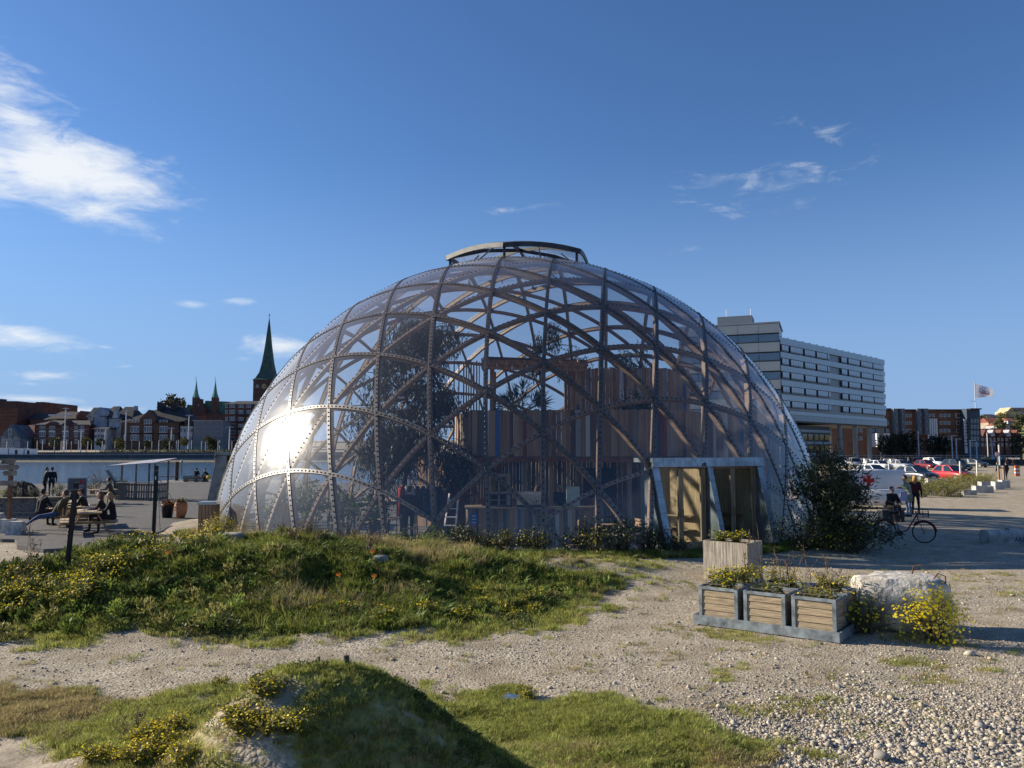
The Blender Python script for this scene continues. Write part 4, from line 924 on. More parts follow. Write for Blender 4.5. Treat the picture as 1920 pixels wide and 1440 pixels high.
def bush(name, loc, r, h, n, leaf, label, cat="bush", seed=1, col=None, fl=0, flc=None, arch=.5, L=(.05, .1), W=(.012, .022), nst=26, trail=0.0):
    """woody bush: many stems from one foot, leaves along them, maybe blossom"""
    rs = np.random.RandomState(seed); o = empty(name, loc, 0, label, cat); st = MB(); LP, LD, TP = [], [], []
    for k in range(nst):
        a = rs.uniform(0, 6.283); f = math.sqrt(rs.uniform()); d = Vector((math.cos(a), math.sin(a), 0)); top = Vector((d.x * r * f, d.y * r * f, h * (1 - .45 * f * f) * rs.uniform(.72, 1.08)))
        b = d * (.12 * r); b.z = -.05; m1 = b.lerp(top, .5) + Vector((0, 0, top.z * arch * .35)) - d * (.12 * r * f)
        end = top + d * (trail * rs.uniform(.3, 1)) - Vector((0, 0, trail * .35)); path = [b, m1, top, end]
        st.tube(path, [.018, .011, .006, .003], 4, False)
        for q in range(n // nst):
            u = rs.beta(2.2, 1.3) * 3; i = min(int(u), 2); p = path[i].lerp(path[i + 1], u - i); j = Vector(rs.normal(size=3)) * (.07 + .1 * r); LP.append(p + j); LD.append(Vector(rs.normal(size=3)) + d * .5 + Vector((0, 0, .35)))
        TP.append(end)
    LP = np.array(LP); LP[:, 2] = np.maximum(LP[:, 2], .0)
    quickst = st.build("stems", G_BARK, o)
    nn = len(LP); tag(link("foliage", leaf_mesh("foliage", LP, LD, rs.uniform(*L, nn), rs.uniform(*W, nn), leaf, rs), o), kind="stuff")
    if fl:
        sel = rs.choice(nn, fl); P = LP[sel] + rs.normal(size=(fl, 3)) * .03 ; c = np.array([0, 0, h * .4]); Nn = (P - c); P = P + Nn / (np.linalg.norm(Nn, axis=1)[:, None] + 1e-6) * .06
        tag(link("flowers", disc_mesh("flowers", P, Nn + [0, -.3, .3], rs.uniform(.016, .026, fl), flc or G_YEL, rs), o), kind="stuff")
    return o
L_DARK = mat("shrub_leaf_dark", (.05, .065, .03), .5, .3, 4, spec=.35, trans=.2); L_OLIVE = mat("shrub_leaf_olive", (.075, .085, .03), .55, .3, 4, spec=.3, trans=.25); L_EUC = mat("eucalyptus_leaf", (.062, .074, .044), .5, .3, 4, spec=.35, trans=.2)
L_BR = mat("shrub_leaf_brown", (.12, .09, .04), .6, .3, 4, trans=.2)
# the willow-like shrub at the dome's right edge and the planting round the dome's foot
bush("willow_shrub", on_ground(9.1, 23.2), 0.86, 2.95, 5600, L_DARK, "tall dark willow shrub covering the dome's foot beside the bicycle", seed=3, L=(.13, .23), W=(.014, .023), nst=55, trail=.42, arch=.6)
bush("willow_shrub", on_ground(9.95, 23.3), .7, 1.0, 1700, L_DARK, "lower willow shrub spreading in front of the white van", seed=5, L=(.13, .22), W=(.013, .021), nst=34, trail=.75, arch=.6)
bush("low_bush", on_ground(8.2, 22.9), .95, .95, 1900, L_OLIVE, "low olive bush at the foot of the dark willow shrub", seed=6, fl=90)
bush("low_bush", on_ground(9.5, 22.6), .8, .75, 1500, L_OLIVE, "low dark bush with scattered yellow dots behind the bicycle wheel", seed=16, fl=120)
for k, (x, y, r, h, fl, lf, l) in enumerate([(2.05, 21.25, .62, .72, 60, L_OLIVE, "dark bush with a few yellow flowers left of the zinc porch"), (2.95, 21.4, .75, .8, 20, L_DARK, "dark leafy bush against the zinc porch's near side"), (3.75, 21.95, .62, .62, 4, L_DARK, "small dark bush by the porch threshold"),
        (-.35, 21.05, .5, .52, 40, L_OLIVE, "bush with yellow dots before the bar counter planks"), (.55, 21.1, .5, .55, 40, L_OLIVE, "low bush between two ribs at the dome's foot"), (-1.3, 21.2, .4, .7, 6, L_DARK, "blackberry bush before the plank counter end"), (-2.1, 21.15, .45, .5, 50, G_LEAF, "green bush with yellow flowers at the dome's foot near the path"), (-3.1, 21.55, .5, .42, 45, G_LEAF, "flowering green bush at the dome's foot beside the coat rail"), (4.2, 21.75, .4, .4, 0, L_DARK, "tiny dark bush at the edge of the porch steps")]):
    bush("foot_bush", on_ground(x, y), r, h, 900, lf, l, seed=20 + k, fl=fl, nst=18)
bush("ragwort_bush", spot(1752, 1205), .40, .66, 2600, G_PALE, "bright yellow flowering bush right of the concrete lump", seed=41, fl=620, nst=40, L=(.03, .07), W=(.004, .009))
bush("ragwort_bush", spot(1620, 1188), .5, .5, 1500, G_LEAF, "shaded bush with yellow flowers between the crates and the concrete lump", seed=42, fl=170, nst=30, L=(.03, .07), W=(.004, .009))
bush("ragwort_bush", spot(415, 1012), .52, .62, 2300, G_PALE, "rounded yellow flowering bush at the bin beside the dome", seed=43, fl=480, nst=34, L=(.03, .07), W=(.005, .009))

def dry_stalks(name, loc, n, h, label, seed, spread=.2, leafy=True, col=None):
    rs = np.random.RandomState(seed); o = empty(name, loc, 0, label, "plant"); b = MB(); LP, LD = [], []
    for k in range(n):
        a = rs.uniform(0, 6.28); p0 = Vector((rs.normal() * spread * .4, rs.normal() * spread * .4, -.03)); hh = h * rs.uniform(.6, 1.05); p1 = p0 + Vector((math.cos(a) * spread * .5, math.sin(a) * spread * .5, hh)); m = p0.lerp(p1, .55) + Vector((rs.normal() * .03, rs.normal() * .03, 0)); b.tube([p0, m, p1], [.007, .006, .003], 4, False)
        for q in range(5):
            f = rs.uniform(.3, .95); s = p0.lerp(p1, f); e = s + Vector((rs.normal() * .11, rs.normal() * .11, rs.uniform(.06, .2))); b.tube([s, e], [.004, .002], 3, False)
            for w in range(4): LP.append(s.lerp(e, rs.uniform(.2, 1))); LD.append(rs.normal(size=3))
    b.build("stalks", col or G_DRY, o)
    if leafy: tag(link("seed_heads", leaf_mesh("seed_heads", LP, LD, rs.uniform(.02, .05, len(LP)), rs.uniform(.005, .012, len(LP)), L_BR, rs), o), kind="stuff")
    return o
dry_stalks("dock_stalks", spot(62, 1080), 5, .95, "tall rusty seed stalks before the gravel patch left of the black post", 3, .14)
dry_stalks("dock_stalks", spot(32, 1118), 3, .55, "short bare stalks at the left end of the mound", 4, .2)
dry_stalks("dock_stalks", spot(690, 1052), 6, .42, "brown stalks beside the wooden stump on the mound", 7, .2)
dry_stalks("dead_stalks", spot(160, 1440), 2, .4, "thin dead stalk standing by the sand patch", 8, .1) if False else None
dry_stalks("dock_stalks", spot(245, 1400), 2, .36, "thin grey seed stalk among the near yellow weeds", 9, .06)
for k, (x, y, h) in enumerate(sorted(((520, 1008, .5), (575, 1012, .45), (620, 1015, .4), (660, 1022, .45), (480, 1004, .4), (545, 1020, .4), (600, 1022, .42), (700, 1030, .38)))):
    dry_stalks("dry_stalks", spot(x, y), 9, h, "pale dry stalks on the crest before the dome's milky flank, " + ordinal(k + 1) + " from left", 30 + k, .4)["group"] = "dry stalks along the crest"

# trees in the dome
def eucalyptus(loc, h, label, seed, crown, nb=70, leaves=26, name="eucalyptus_tree"):
    rs = np.random.RandomState(seed); o = empty(name, loc, 0, label, "tree"); b = MB(); base = Vector(loc); LP, LD = [], []
    hub = Vector((.25, 0, h * .38)); b.tube([(0, 0, -.05), (.1, .05, h * .2), hub], [.10, .08, .07], 7)
    lead = [hub]
    for q in range(5): lead.append(lead[-1] + Vector((rs.normal() * .18, rs.normal() * .18, h * .115)))
    b.tube(lead, [.07, .06, .045, .035, .025, .012], 6)
    for k in range(nb):
        c = crown[rs.randint(len(crown))]; tgt = Vector((c[0] + rs.normal() * c[3] * .55, c[1] + rs.normal() * c[3] * .6, c[2] + rs.normal() * c[4] * .55)); src = lead[min(len(lead) - 1, max(0, int((tgt.z - hub.z) / (h * .115))))]
        m = src.lerp(tgt, .55) + Vector((0, 0, .25)); b.tube([src, m, tgt], [.022, .013, .006], 4, False)
        for s in range(5):
            p = m.lerp(tgt, rs.uniform(.3, 1.05)) + Vector(rs.normal(size=3)) * .1; ln = rs.uniform(.45, 1.1); dx, dy = rs.normal() * .25, rs.normal() * .25
            for q in range(leaves // 2):
                f = rs.uniform(); LP.append((p.x + dx * f * ln + rs.normal() * .05, p.y + dy * f * ln + rs.normal() * .05, p.z - f * ln)); LD.append((rs.normal() * .45, rs.normal() * .45, -1))
    b.build("trunk", G_BARK, o); n = len(LP)
    tag(link("crown", leaf_mesh("crown", LP, LD, rs.uniform(.14, .27, n), rs.uniform(.013, .024, n), L_EUC, rs), o), kind="stuff")
    return o
def cr(px, py, d, rx, rz, loc): p = at(px, py, d) - Vector(loc); return (p.x, p.y, p.z, rx, rz)
_l = (at(752, 1000, 28.2).x, 28.2, .03)
eucalyptus(_l, 8.0, "tall weeping eucalyptus tree behind the sheets in the dome's left half", 4, [cr(790, 620, 28.2, .75, .45, _l), cr(745, 650, 28.2, .8, .5, _l), cr(820, 680, 28, .6, .6, _l), cr(720, 710, 28.4, .8, .6, _l), cr(790, 740, 28, .8, .6, _l), cr(680, 770, 28.6, .7, .5, _l), cr(740, 800, 28, .8, .6, _l), cr(800, 800, 27.8, .7, .6, _l), cr(690, 830, 28.4, .8, .5, _l), cr(770, 850, 28, .7, .5, _l), cr(870, 860, 26.8, .45, .5, _l), cr(830, 620, 28, .5, .4, _l), cr(760, 600, 28.2, .6, .3, _l), cr(730, 860, 28, .6, .4, _l), cr(840, 740, 27.8, .4, .5, _l)], 300, 34)
_l = (at(1010, 800, 36).x, 36.0, .03)
eucalyptus(_l, 8.6, "slender eucalyptus tree behind the roof of the plank house", 6, [cr(1010, 640, 36, .5, .5, _l), cr(1070, 650, 36, .7, .5, _l), cr(1090, 680, 36, .8, .4, _l), cr(1000, 680, 36, .6, .4, _l), cr(1040, 615, 36, .3, .5, _l)], 42, 20)
_l = (at(1190, 800, 37).x, 37.0, .03)
eucalyptus(_l, 7.8, "small eucalyptus tree behind the upper plank wall", 7, [cr(1170, 660, 37, .6, .5, _l), cr(1210, 690, 37, .8, .4, _l), cr(1140, 690, 37, .5, .4, _l)], 30, 20)
def palm(loc, label):
    o = empty("fan_palm", loc, 0, label, "palm"); rs = np.random.RandomState(2); b = MB(); P, D = [], []
    quick("pot", mat("clay_pot", (.30, .13, .075), .8, .25, 4), o, lambda q: q.lathe([(.0, 0), (.2, 0), (.27, .45), (.24, .47)], 14))
    for k in range(24):
        a = rs.uniform(0, 6.28); el = rs.uniform(.25, 1.4); tip = Vector((math.cos(a) * math.cos(el), math.sin(a) * math.cos(el), math.sin(el))) * rs.uniform(.5, .85) + Vector((0, 0, .45)); b.tube([(0, 0, .4), tip], [.012, .008], 4, False)
        d = (tip - Vector((0, 0, .45))).normalized()
        for q in range(16): P.append(tip); D.append(d + Vector(rs.normal(size=3)) * .55)
    b.build("stems", G_STEM, o); tag(link("fronds", leaf_mesh("fronds", P, D, rs.uniform(.4, .62, len(P)), .018, mat("palm_leaf", (.045, .075, .035), .45, .3, 4, trans=.15), rs), o), kind="stuff")
palm((at(978, 770, 27.6).x, 27.6, 3.75), "dark fan palm in a pot on the house balcony")
for k, (px, d, r, h, l) in enumerate(((585, 26.2, .75, 1.9, "leafy climbing plant close behind the sheets left of the eucalyptus"), (650, 26.4, .8, 1.6, "bushy green plant inside the dome under the eucalyptus"), (700, 26.0, .6, 1.4, "pale green plant by the round cafe table in the dome"), (520, 27.5, .5, 1.1, "small green plant behind the glare at the dome's flank"), (1195, 29.0, .6, 1.0, "trailing dark plant on the balcony by the upper wall"))):
    p = Vector((at(px, 900, d).x, d, .03 if k < 4 else 3.9)); bush("indoor_plant", p, r, h, 900, G_LEAF if k < 4 else L_DARK, l, "plant", seed=60 + k, L=(.07, .14), W=(.02, .035), nst=18)
# ------------------------------------------------------------------ things in front of the dome, right side
M_GALV = mat("galvanised_steel", (.30, .345, .375), .5, .28, 6, metal=.45, bump=.06)
M_GREYWOOD = mat("weathered_board", (.44, .345, .225), .85, .35, 2.4, stretch=(1.2, 9, 9), bump=.25, jig=True); M_GREYWOOD_V = mat("weathered_plank", (.40, .355, .29), .85, .35, 2.2, stretch=(8, 8, .9), bump=.25, jig=True)
M_SOIL = mat("potting_soil", (.06, .045, .03), .95, .4, 9, bump=.6)
M_CONC = mat("rough_concrete", (.52, .49, .435), .92, .3, 3.5, bump=.8, bscale=9)
def crate_stand():
    c0 = spot(1300, 1172); c1 = spot(1575, 1208); u = (c1 - c0); u.z = 0; Ln = u.length; u.normalize(); rz = math.atan2(u.y, u.x); base = min(c0.z, c1.z)
    dep = 1.5
    o = empty("crate_platform", (c0.x, c0.y, base), rz, "low galvanised steel tray carrying the wooden planter crates", "platform")
    quick("deck", M_GALV, o, lambda b: b.box((Ln / 2, dep / 2, .12), (Ln - .02, dep - .02, .02)))
    for (c, d) in (((Ln / 2, 0, .10), (Ln, .03, .15)), ((Ln / 2, dep, .10), (Ln, .03, .15)), ((0, dep / 2, .10), (.03, dep - .04, .146)), ((Ln, dep / 2, .10), (.03, dep - .04, .146))): quick("edge_channel", M_GALV, o, lambda b: b.box(c, d))
    for x in (.25, Ln - .25): quick("skid", M_GALV, o, lambda b: b.box((x, dep / 2, .013), (.1, dep - .1, .03)))
    R = Matrix.Rotation(rz, 3, 'Z'); w, d, h = .66, .60, .50; proto = None; names = ["front row, farthest from the concrete lump", "front row, middle", "front row, nearest the concrete lump", "back row, under the dry stalks", "back row, middle", "back row, beside the concrete lump"]
    for q in range(6):
        i, j = q % 3, q // 3; p = R @ Vector((.07 + w / 2 + i * (Ln - .14 - w) / 2, .1 + d / 2 + j * .68, .135)) + Vector((c0.x, c0.y, base))
        lab = "wooden planter crate with steel frame, " + names[q]
        if proto is None:
            cr_ = empty("planter_crate", p, rz, lab, "planter", "planter crates on the steel tray"); proto = cr_
            for sx in (-1, 1):
                for sy in (-1, 1): quick("corner_post", M_GALV, cr_, lambda b: [b.box((sx * (w / 2 - .025), sy * (d / 2), h / 2), (.055, .012, h)), b.box((sx * (w / 2), sy * (d / 2 - .022), h / 2), (.012, .055, h))])
            for (c, dd) in (((0, -d / 2, h - .02), (w + .012, .016, .05)), ((0, d / 2, h - .02), (w + .012, .016, .05)), ((-w / 2, 0, h - .02), (.016, d - .01, .046)), ((w / 2, 0, h - .02), (.016, d - .01, .046))): quick("rim", M_GALV, cr_, lambda b: b.box(c, dd))
            for k in range(4):
                z = .06 + k * .112
                for sy in (-1, 1): piece("board", cr_, (0, sy * (d / 2 - .018), z), (w - .06, .02, .106), M_GREYWOOD, rot=(sy * .09, 0, 0))
                for sx in (-1, 1): piece("board", cr_, (sx * (w / 2 - .018), 0, z), (d - .07, .02, .106), M_GREYWOOD, rot=(0, 0, math.pi / 2))
            quick("soil", M_SOIL, cr_, lambda b: b.box((0, 0, h - .1), (w - .05, d - .05, .04)))
            for sy in (-1, 1): quick("handle", M_STRIP, cr_, lambda b: b.tube([(-.2, sy * d / 2, h), (-.2, sy * d / 2, h + .05), (.2, sy * d / 2, h + .05), (.2, sy * d / 2, h)], .008, 5))
        else:
            cr_ = copy_tree(proto); cr_.location = p; cr_["label"] = lab
        top = Vector((p.x, p.y, p.z + h - .08)); s = 70 + q
        if q in (0, 3, 5): put_herb("crate_weeds", top, herb(s, .30, .30, 20, 5, True, 2.0), "yellow flowering weeds filling the crate in the " + names[q], None, q, 1.0, "plant")
        else: put_herb("crate_weeds", top, herb(s, .27, .16, 18, 3, True, 1.8), "low weeds filling the crate in the " + names[q], None, q, 1.0, "plant")
    def up(px, d, z): p = at(px, 1100, d); return Vector((p.x, d, base + z))
    dry_stalks("dead_weed", up(1535, 12.9, .5), 3, .95, "branching reddish dead weed in the nearest crate", 61, .3); dry_stalks("dead_weed", up(1470, 14.0, .5), 9, .75, "thicket of thin dead stalks behind the crates", 62, .35)
    dry_stalks("dead_weed", up(1408, 14.2, .45), 3, 1.25, "tall bare forked sapling behind the crates before the porch", 63, .25); dry_stalks("dead_weed", up(1565, 13.9, .4), 7, .55, "grey dead twigs by the crate next to the concrete lump", 64, .4); dry_stalks("dead_weed", up(1380, 13.8, .45), 4, .5, "dry stalks leaning over the crate farthest from the lump", 65, .3)
    put_herb("ragwort_clump", up(1375, 14.3, .40), herb(81, .45, .45, 30, 7), "yellow flowering clump behind the crates before the tall wooden planter", None, 0, 1.0); put_herb("ragwort_clump", up(1450, 14.6, .30), herb(82, .45, .5, 30, 6), "yellow flowering clump behind the middle crates", None, 1, 1.0); put_herb("leafy_weed", up(1480, 14.2, .4), herb(34, .24, .26, 10, 0, False, 2.2), "fresh green leafy weed behind the middle crate", None, 1, 1.1)
crate_stand()
def tall_planter():
    c = spot(1320, 1086); d2 = Vector((.76, -.65, 0)); rz = math.atan2(d2.y, d2.x); o = empty("wooden_planter", c, rz, "tall square planter of weathered upright boards before the porch", "planter"); w, d, h = 1.02, .75, .84
    for k, (x0, x1) in enumerate(((0, .36), (.365, .72), (.725, .77), (.775, 1.02))): piece("board", o, ((x0 + x1) / 2, 0, h / 2), (x1 - x0, .03, h), M_GREYWOOD_V)
    for k in range(5): piece("board", o, (.105 + k * .203, d, h / 2), (.197, .03, h), M_GREYWOOD_V)
    for s in (0.018, w - .018):
        for k in range(4): piece("board", o, (s, .1 + k * .178, h / 2), (.03, .172, h), M_GREYWOOD_V)
    quick("soil", M_SOIL, o, lambda b: b.box((w / 2, d / 2, h - .08), (w - .08, d - .08, .05)))
    p = c + Matrix.Rotation(rz, 3, 'Z') @ Vector((.25, .3, h - .06)); put_herb("planter_weeds", p, herb(91, .26, .24, 18, 4, True, 2.2), "brownish weeds spilling from the tall wooden planter", None, 0, 1.0, "plant"); put_herb("planter_weeds", c + Matrix.Rotation(rz, 3, 'Z') @ Vector((.58, .35, h - .06)), herb(92, .24, .26, 16, 6), "yellow flowering weeds in the tall wooden planter's corner", None, 0, 1.0, "plant")
tall_planter()
def blob(name, loc, size, seed, m, label, cat, rough=.16, flat=None, sub=24, rz=0.0):
    rs = np.random.RandomState(seed); n, k = sub, sub // 2; V = []
    for i in range(k + 1):
        th = math.pi * i / k
        for q in range(n):
            ph = 2 * math.pi * q / n; v = np.array([math.sin(th) * math.cos(ph), math.sin(th) * math.sin(ph), math.cos(th)]); sq = np.sign(v) * np.abs(v) ** .62; nn = (fbm(np.array([v[0] * 1.3 + seed + v[2]]), np.array([v[1] * 1.3 + v[2] * .7]), 1.4, seed)[0] - .5) * 2 * rough; V.append(sq * (1 + nn) * np.array(size) / 2)
    V = np.array(V); V[:, 2] += size[2] / 2 - .06
    if flat: V[:, 2] = np.where(V[:, 2] > flat, flat + (V[:, 2] - flat) * .25, V[:, 2])
    b = MB(); b.add(V, [(i * n + q, (i + 1) * n + q, (i + 1) * n + (q + 1) % n, i * n + (q + 1) % n) for i in range(k) for q in range(n)]); o = b.build(name, m, None, True); o.location = loc; o.rotation_euler = (0, 0, rz); return tag(o, label, cat)
def concrete_lump():
    p = spot(1690, 1178); o = blob("concrete_lump", p, (1.38, 1.05, .98), 5, M_CONC, "broken grey concrete lump with rusty bars beside the crates", "rubble", .20, .84, 44, -.25)
    rust = mat("rusty_bar", (.13, .06, .035), .8, .3, 9)
    for k, pts in enumerate((((.35, -.25, .7), (.5, -.35, .95), (.62, -.3, .9), (.6, -.3, .5)), ((.55, -.1, .6), (.72, -.12, .75), (.74, -.1, .45), (.66, -.12, .35)), ((.2, .1, .8), (.25, .1, 1.0), (.35, .05, 1.02)))): quick("rebar", rust, o, lambda b: b.tube(pts, .012, 5))
concrete_lump()
blob("boulder", spot(437, 1017), (.46, .4, .27), 9, mat("pale_stone", (.36, .33, .29), .85, .25, 4, bump=.4), "pale rounded boulder in the grass on the mound's crest", "boulder", .12, None, 20)
blob("boulder", spot(712, 1058), (.34, .3, .22), 12, mat("pale_stone", ()), "small grey stone in the grass right of the wooden stump", "boulder", .12, None, 14)
quick("wooden_stump", mat("old_post", (.10, .075, .055), .9, .3, 4), None, lambda b: b.tube([(0, 0, -.1), (.01, 0, .30)], [.055, .05], 8)); bpy.data.objects["wooden_stump"].location = spot(691, 1045); tag(bpy.data.objects["wooden_stump"], "short dark wooden stump on the mound before the dome", "stump")
def scraps():
    o = quick("white_scrap", mat("white_plastic", (.75, .75, .76), .5, .1), None, lambda b: b.add([(-.11, -.03, .02), (.1, -.045, .015), (.13, .02, .04), (-.03, .05, .05), (-.02, 0, .075)], [(0, 1, 4), (1, 2, 4), (2, 3, 4), (3, 0, 4), (3, 2, 1, 0)])); o.location = spot(955, 1314); tag(o, "crumpled white plastic scrap on the lawn by the gravel", "litter")
    blob("white_stone", spot(645, 1393), (.075, .06, .05), 3, mat("white_stone", (.62, .62, .64), .7, .1), "small white stone on the shaded side of the near mound", "stone", .1, None, 10)
    for k, (x, y) in enumerate(((650, 1246), (598, 1241))): 
        q = quick("peg", mat("old_post", ()), None, lambda b: b.box((0, 0, .02), (.03, .03, .08))); q.location = spot(x, y); tag(q, ("small wooden peg on top of the near mound, right one", "small wooden peg on top of the near mound, left one")[k], "peg")
    dry_stalks("dry_clump", spot(505, 1440) if False else on_ground(-1.75, 4.25), 40, .3, "clump of brown dead stalks on the near mound", 77, .16)
scraps()
# bicycle
def bicycle():
    o = empty("bicycle", (0, 0, 0), 0, "red step-through bicycle leaning by the dark willow shrub", "bicycle"); red = mat("bike_red", (.22, .025, .025), .4, .15); blk = mat("rubber_black", (.02, .02, .02), .7, .1)
    R = .335
    for x in (0, 1.08):
        def tyre(b):
            n, k = 28, 6; V = [((x + (R - .02 + .02 * math.cos(q * 2 * math.pi / k)) * math.cos(i * 2 * math.pi / n)), .02 * math.sin(q * 2 * math.pi / k), R + (R - .02 + .02 * math.cos(q * 2 * math.pi / k)) * math.sin(i * 2 * math.pi / n)) for i in range(n) for q in range(k)]
            b.add(V, [(i * k + q, ((i + 1) % n) * k + q, ((i + 1) % n) * k + (q + 1) % k, i * k + (q + 1) % k) for i in range(n) for q in range(k)])
        w = quick("wheel", blk, o, tyre, True)
        quick("hub", M_STRIP, w, lambda b: b.tube([(x, -.05, R), (x, .05, R)], .03, 8)); tag(quick("spokes", M_STRIP, w, lambda b: [b.tube([(x, .02 * (-1) ** q, R), (x + (R - .03) * math.cos(q * .3927), 0, R + (R - .03) * math.sin(q * .3927))], .0025, 3, False) for q in range(16)]), kind="stuff")
        quick("mudguard", red, o, lambda b: b.tube([(x + (R + .02) * math.cos(a), 0, R + (R + .02) * math.sin(a)) for a in [(.1 if x else .6) + q * .26 for q in range(10)]], .022, 4))
    quick("frame", red, o, lambda b: [b.tube([(0, 0, R), (.42, 0, .29)], .012, 6), b.tube([(.42, 0, .29), (.28, 0, .85)], .017, 6), b.tube([(0, 0, R), (.32, 0, .68)], .010, 6), b.tube([(.42, 0, .29), (.62, 0, .38), (.90, 0, .86)], .021, 7), b.tube([(.87, 0, .98), (.94, 0, .70)], .02, 7), b.tube([(.94, .05, .70), (1.08, .05, R)], .012, 6), b.tube([(.94, -.05, .70), (1.08, -.05, R)], .012, 6)])
    quick("saddle", blk, o, lambda b: b.add([(.12, -.09, .93), (.12, .09, .93), (.28, .07, .95), (.42, .02, .94), (.42, -.02, .94), (.28, -.07, .95), (.15, -.07, .87), (.15, .07, .87), (.40, 0, .90)], [(0, 5, 2, 1), (5, 4, 3, 2), (0, 1, 7, 6), (1, 2, 8, 7), (2, 3, 8), (3, 4, 8), (4, 5, 8), (5, 0, 6, 8), (6, 7, 8)]))
    quick("handlebar", M_STRIP, o, lambda b: b.tube([(.70, -.28, 1.02), (.84, -.24, 1.07), (.86, 0, 1.05), (.84, .24, 1.07), (.70, .28, 1.02)], .012, 6)); quick("crank", M_DARKMETAL, o, lambda b: [b.tube([(.42, -.04, .29), (.42, .04, .29)], .09, 14), b.tube([(.42, .06, .29), (.50, .06, .14)], .012, 5), b.tube([(.42, -.06, .29), (.34, -.06, .44)], .012, 5)])
    quick("kickstand", M_DARKMETAL, o, lambda b: b.tube([(.36, .05, .28), (.32, .22, .0)], .01, 5)); quick("basket", M_DARKMETAL, o, lambda b: [b.tube([(.92, -.17, z), (1.22, -.17, z), (1.22, .17, z), (.92, .17, z), (.92, -.17, z)], .008, 4) for z in (.80, .90, 1.0)] + [b.tube([(x, y, .8), (x, y, 1.0)], .006, 4) for x, y in ((.92, -.17), (1.22, -.17), (1.22, .17), (.92, .17), (1.07, -.17), (1.07, .17), (1.22, 0))]); quick("carrier", M_DARKMETAL, o, lambda b: [b.box((-.05, 0, .74), (.42, .14, .015)), b.tube([(-.15, .06, .74), (0, .06, R)], .007, 4), b.tube([(-.15, -.06, .74), (0, -.06, R)], .007, 4)])
    p = spot(1660, 1016); o.location = p; o.rotation_euler = (.10, 0, -.42)
bicycle()
# concrete bar with stencilled letters
def letters(parent, txt, m, size, loc, rot, name="lettering"):
    cu = bpy.data.curves.new(name, 'FONT'); cu.body = txt; cu.size = size; cu.extrude = .002; cu.materials.append(m)
    t = bpy.data.objects.new(name, cu); COL.objects.link(t); me = bpy.data.meshes.new_from_object(t.evaluated_get(bpy.context.evaluated_depsgraph_get()))
    bpy.data.objects.remove(t); me.name = name; return link(name, me, parent, loc, rot)
def concrete_bar():
    p = spot(1845, 1018); o = empty("concrete_bar", p, .05, "long concrete barrier block with stencilled letters lying in the dome's shadow", "barrier"); m = mat("barrier_concrete", (.42, .41, .39), .9, .25, 2.5, bump=.4)
    quick("block", m, o, lambda b: b.extr([(-.26, 0), (-.26, .26), (-.18, .40), (.18, .40), (.26, .26), (.26, 0)], 'x', .02, 3.2)); b_ = quick("lifting_loop", M_DARKMETAL, o, lambda b: b.tube([(.70, 0, .38), (.74, -.02, .44), (.80, -.02, .44), (.84, 0, .38)], .015, 6))
    letters(o, "ARHC", mat("stencil_blue", (.02, .05, .13), .7, .1), .21, (.82, -.265, .05), (math.pi / 2, 0, 0))
concrete_bar()
# ------------------------------------------------------------------ people
def cap_mesh(caps):
    b = MB()
    for (a, c, ra, rb, _) in caps:
        a, c = Vector(a), Vector(c); t = c - a; L_ = t.length
        if L_ < 1e-4: b.ball(a, ra, 10, 8); continue
        t.normalize(); pts, rad = [], []
        for q in range(5): s = math.sin(math.pi / 2 * q / 4); pts.append(a - t * ra * (1 - s if q else 1) ); rad.append(max(.002, ra * math.sqrt(max(0, 1 - (1 - s if q else 1) ** 2))))
        for q in range(4, -1, -1): s = math.sin(math.pi / 2 * q / 4); pts.append(c + t * rb * (1 - s if q else 1)); rad.append(max(.002, rb * math.sqrt(max(0, 1 - (1 - s if q else 1) ** 2))))
        b.tube(pts, rad, 10)
    return b
SKIN = mat("skin", (.50, .31, .22), .55, .1)
def pose_stand(lean=0.0, step=.10, arm_l=None, arm_r=None, head=(0, .02)):
    j = dict(pel=(0, 0, .93), chest=(0, lean * .5, 1.30), neck=(0, lean, 1.47), head=(head[0], lean + head[1], 1.635))
    for s, n in ((-1, 'l'), (1, 'r')):
        j['hip' + n] = (s * .095, 0, .90); j['kn' + n] = (s * .10, .04 + s * step * .6, .49); j['an' + n] = (s * .10, s * step, .09); j['to' + n] = (s * .12, s * step + .17, .035)
        j['sh' + n] = (s * .185, lean * .95, 1.41); j['el' + n] = (s * .25, lean * .6 - .04, 1.13); j['wr' + n] = (s * .25, lean * .5 + .06, .88)
    if arm_l: j['ell'], j['wrl'] = arm_l
    if arm_r: j['elr'], j['wrr'] = arm_r
    return j
def pose_sit(lean=.08, legs=.42, arm_f=.34, arm_z=.76, seat=.45, head=(0, .03), stretch=0.0):
    z = seat + .10; j = dict(pel=(0, 0, z), chest=(0, lean * .6, z + .36), neck=(0, lean, z + .53), head=(head[0], lean + head[1], z + .695))
    for s, n in ((-1, 'l'), (1, 'r')):
        j['hip' + n] = (s * .10, .04, z - .02); j['kn' + n] = (s * (.13 + .05 * stretch), legs, z + .02 - stretch * .10); j['an' + n] = (s * (.13 + .06 * stretch), legs + .02 + stretch * .40, .09 + stretch * (.14 + .05 * s)); j['to' + n] = (s * (.14 + .08 * stretch), legs + .17 + stretch * .33, .04 + stretch * (.33 + .05 * s))
        j['sh' + n] = (s * .185, lean * .95, z + .47); j['el' + n] = (s * .24, lean + .12, z + .22); j['wr' + n] = (s * .14, lean + arm_f, arm_z)
    return j
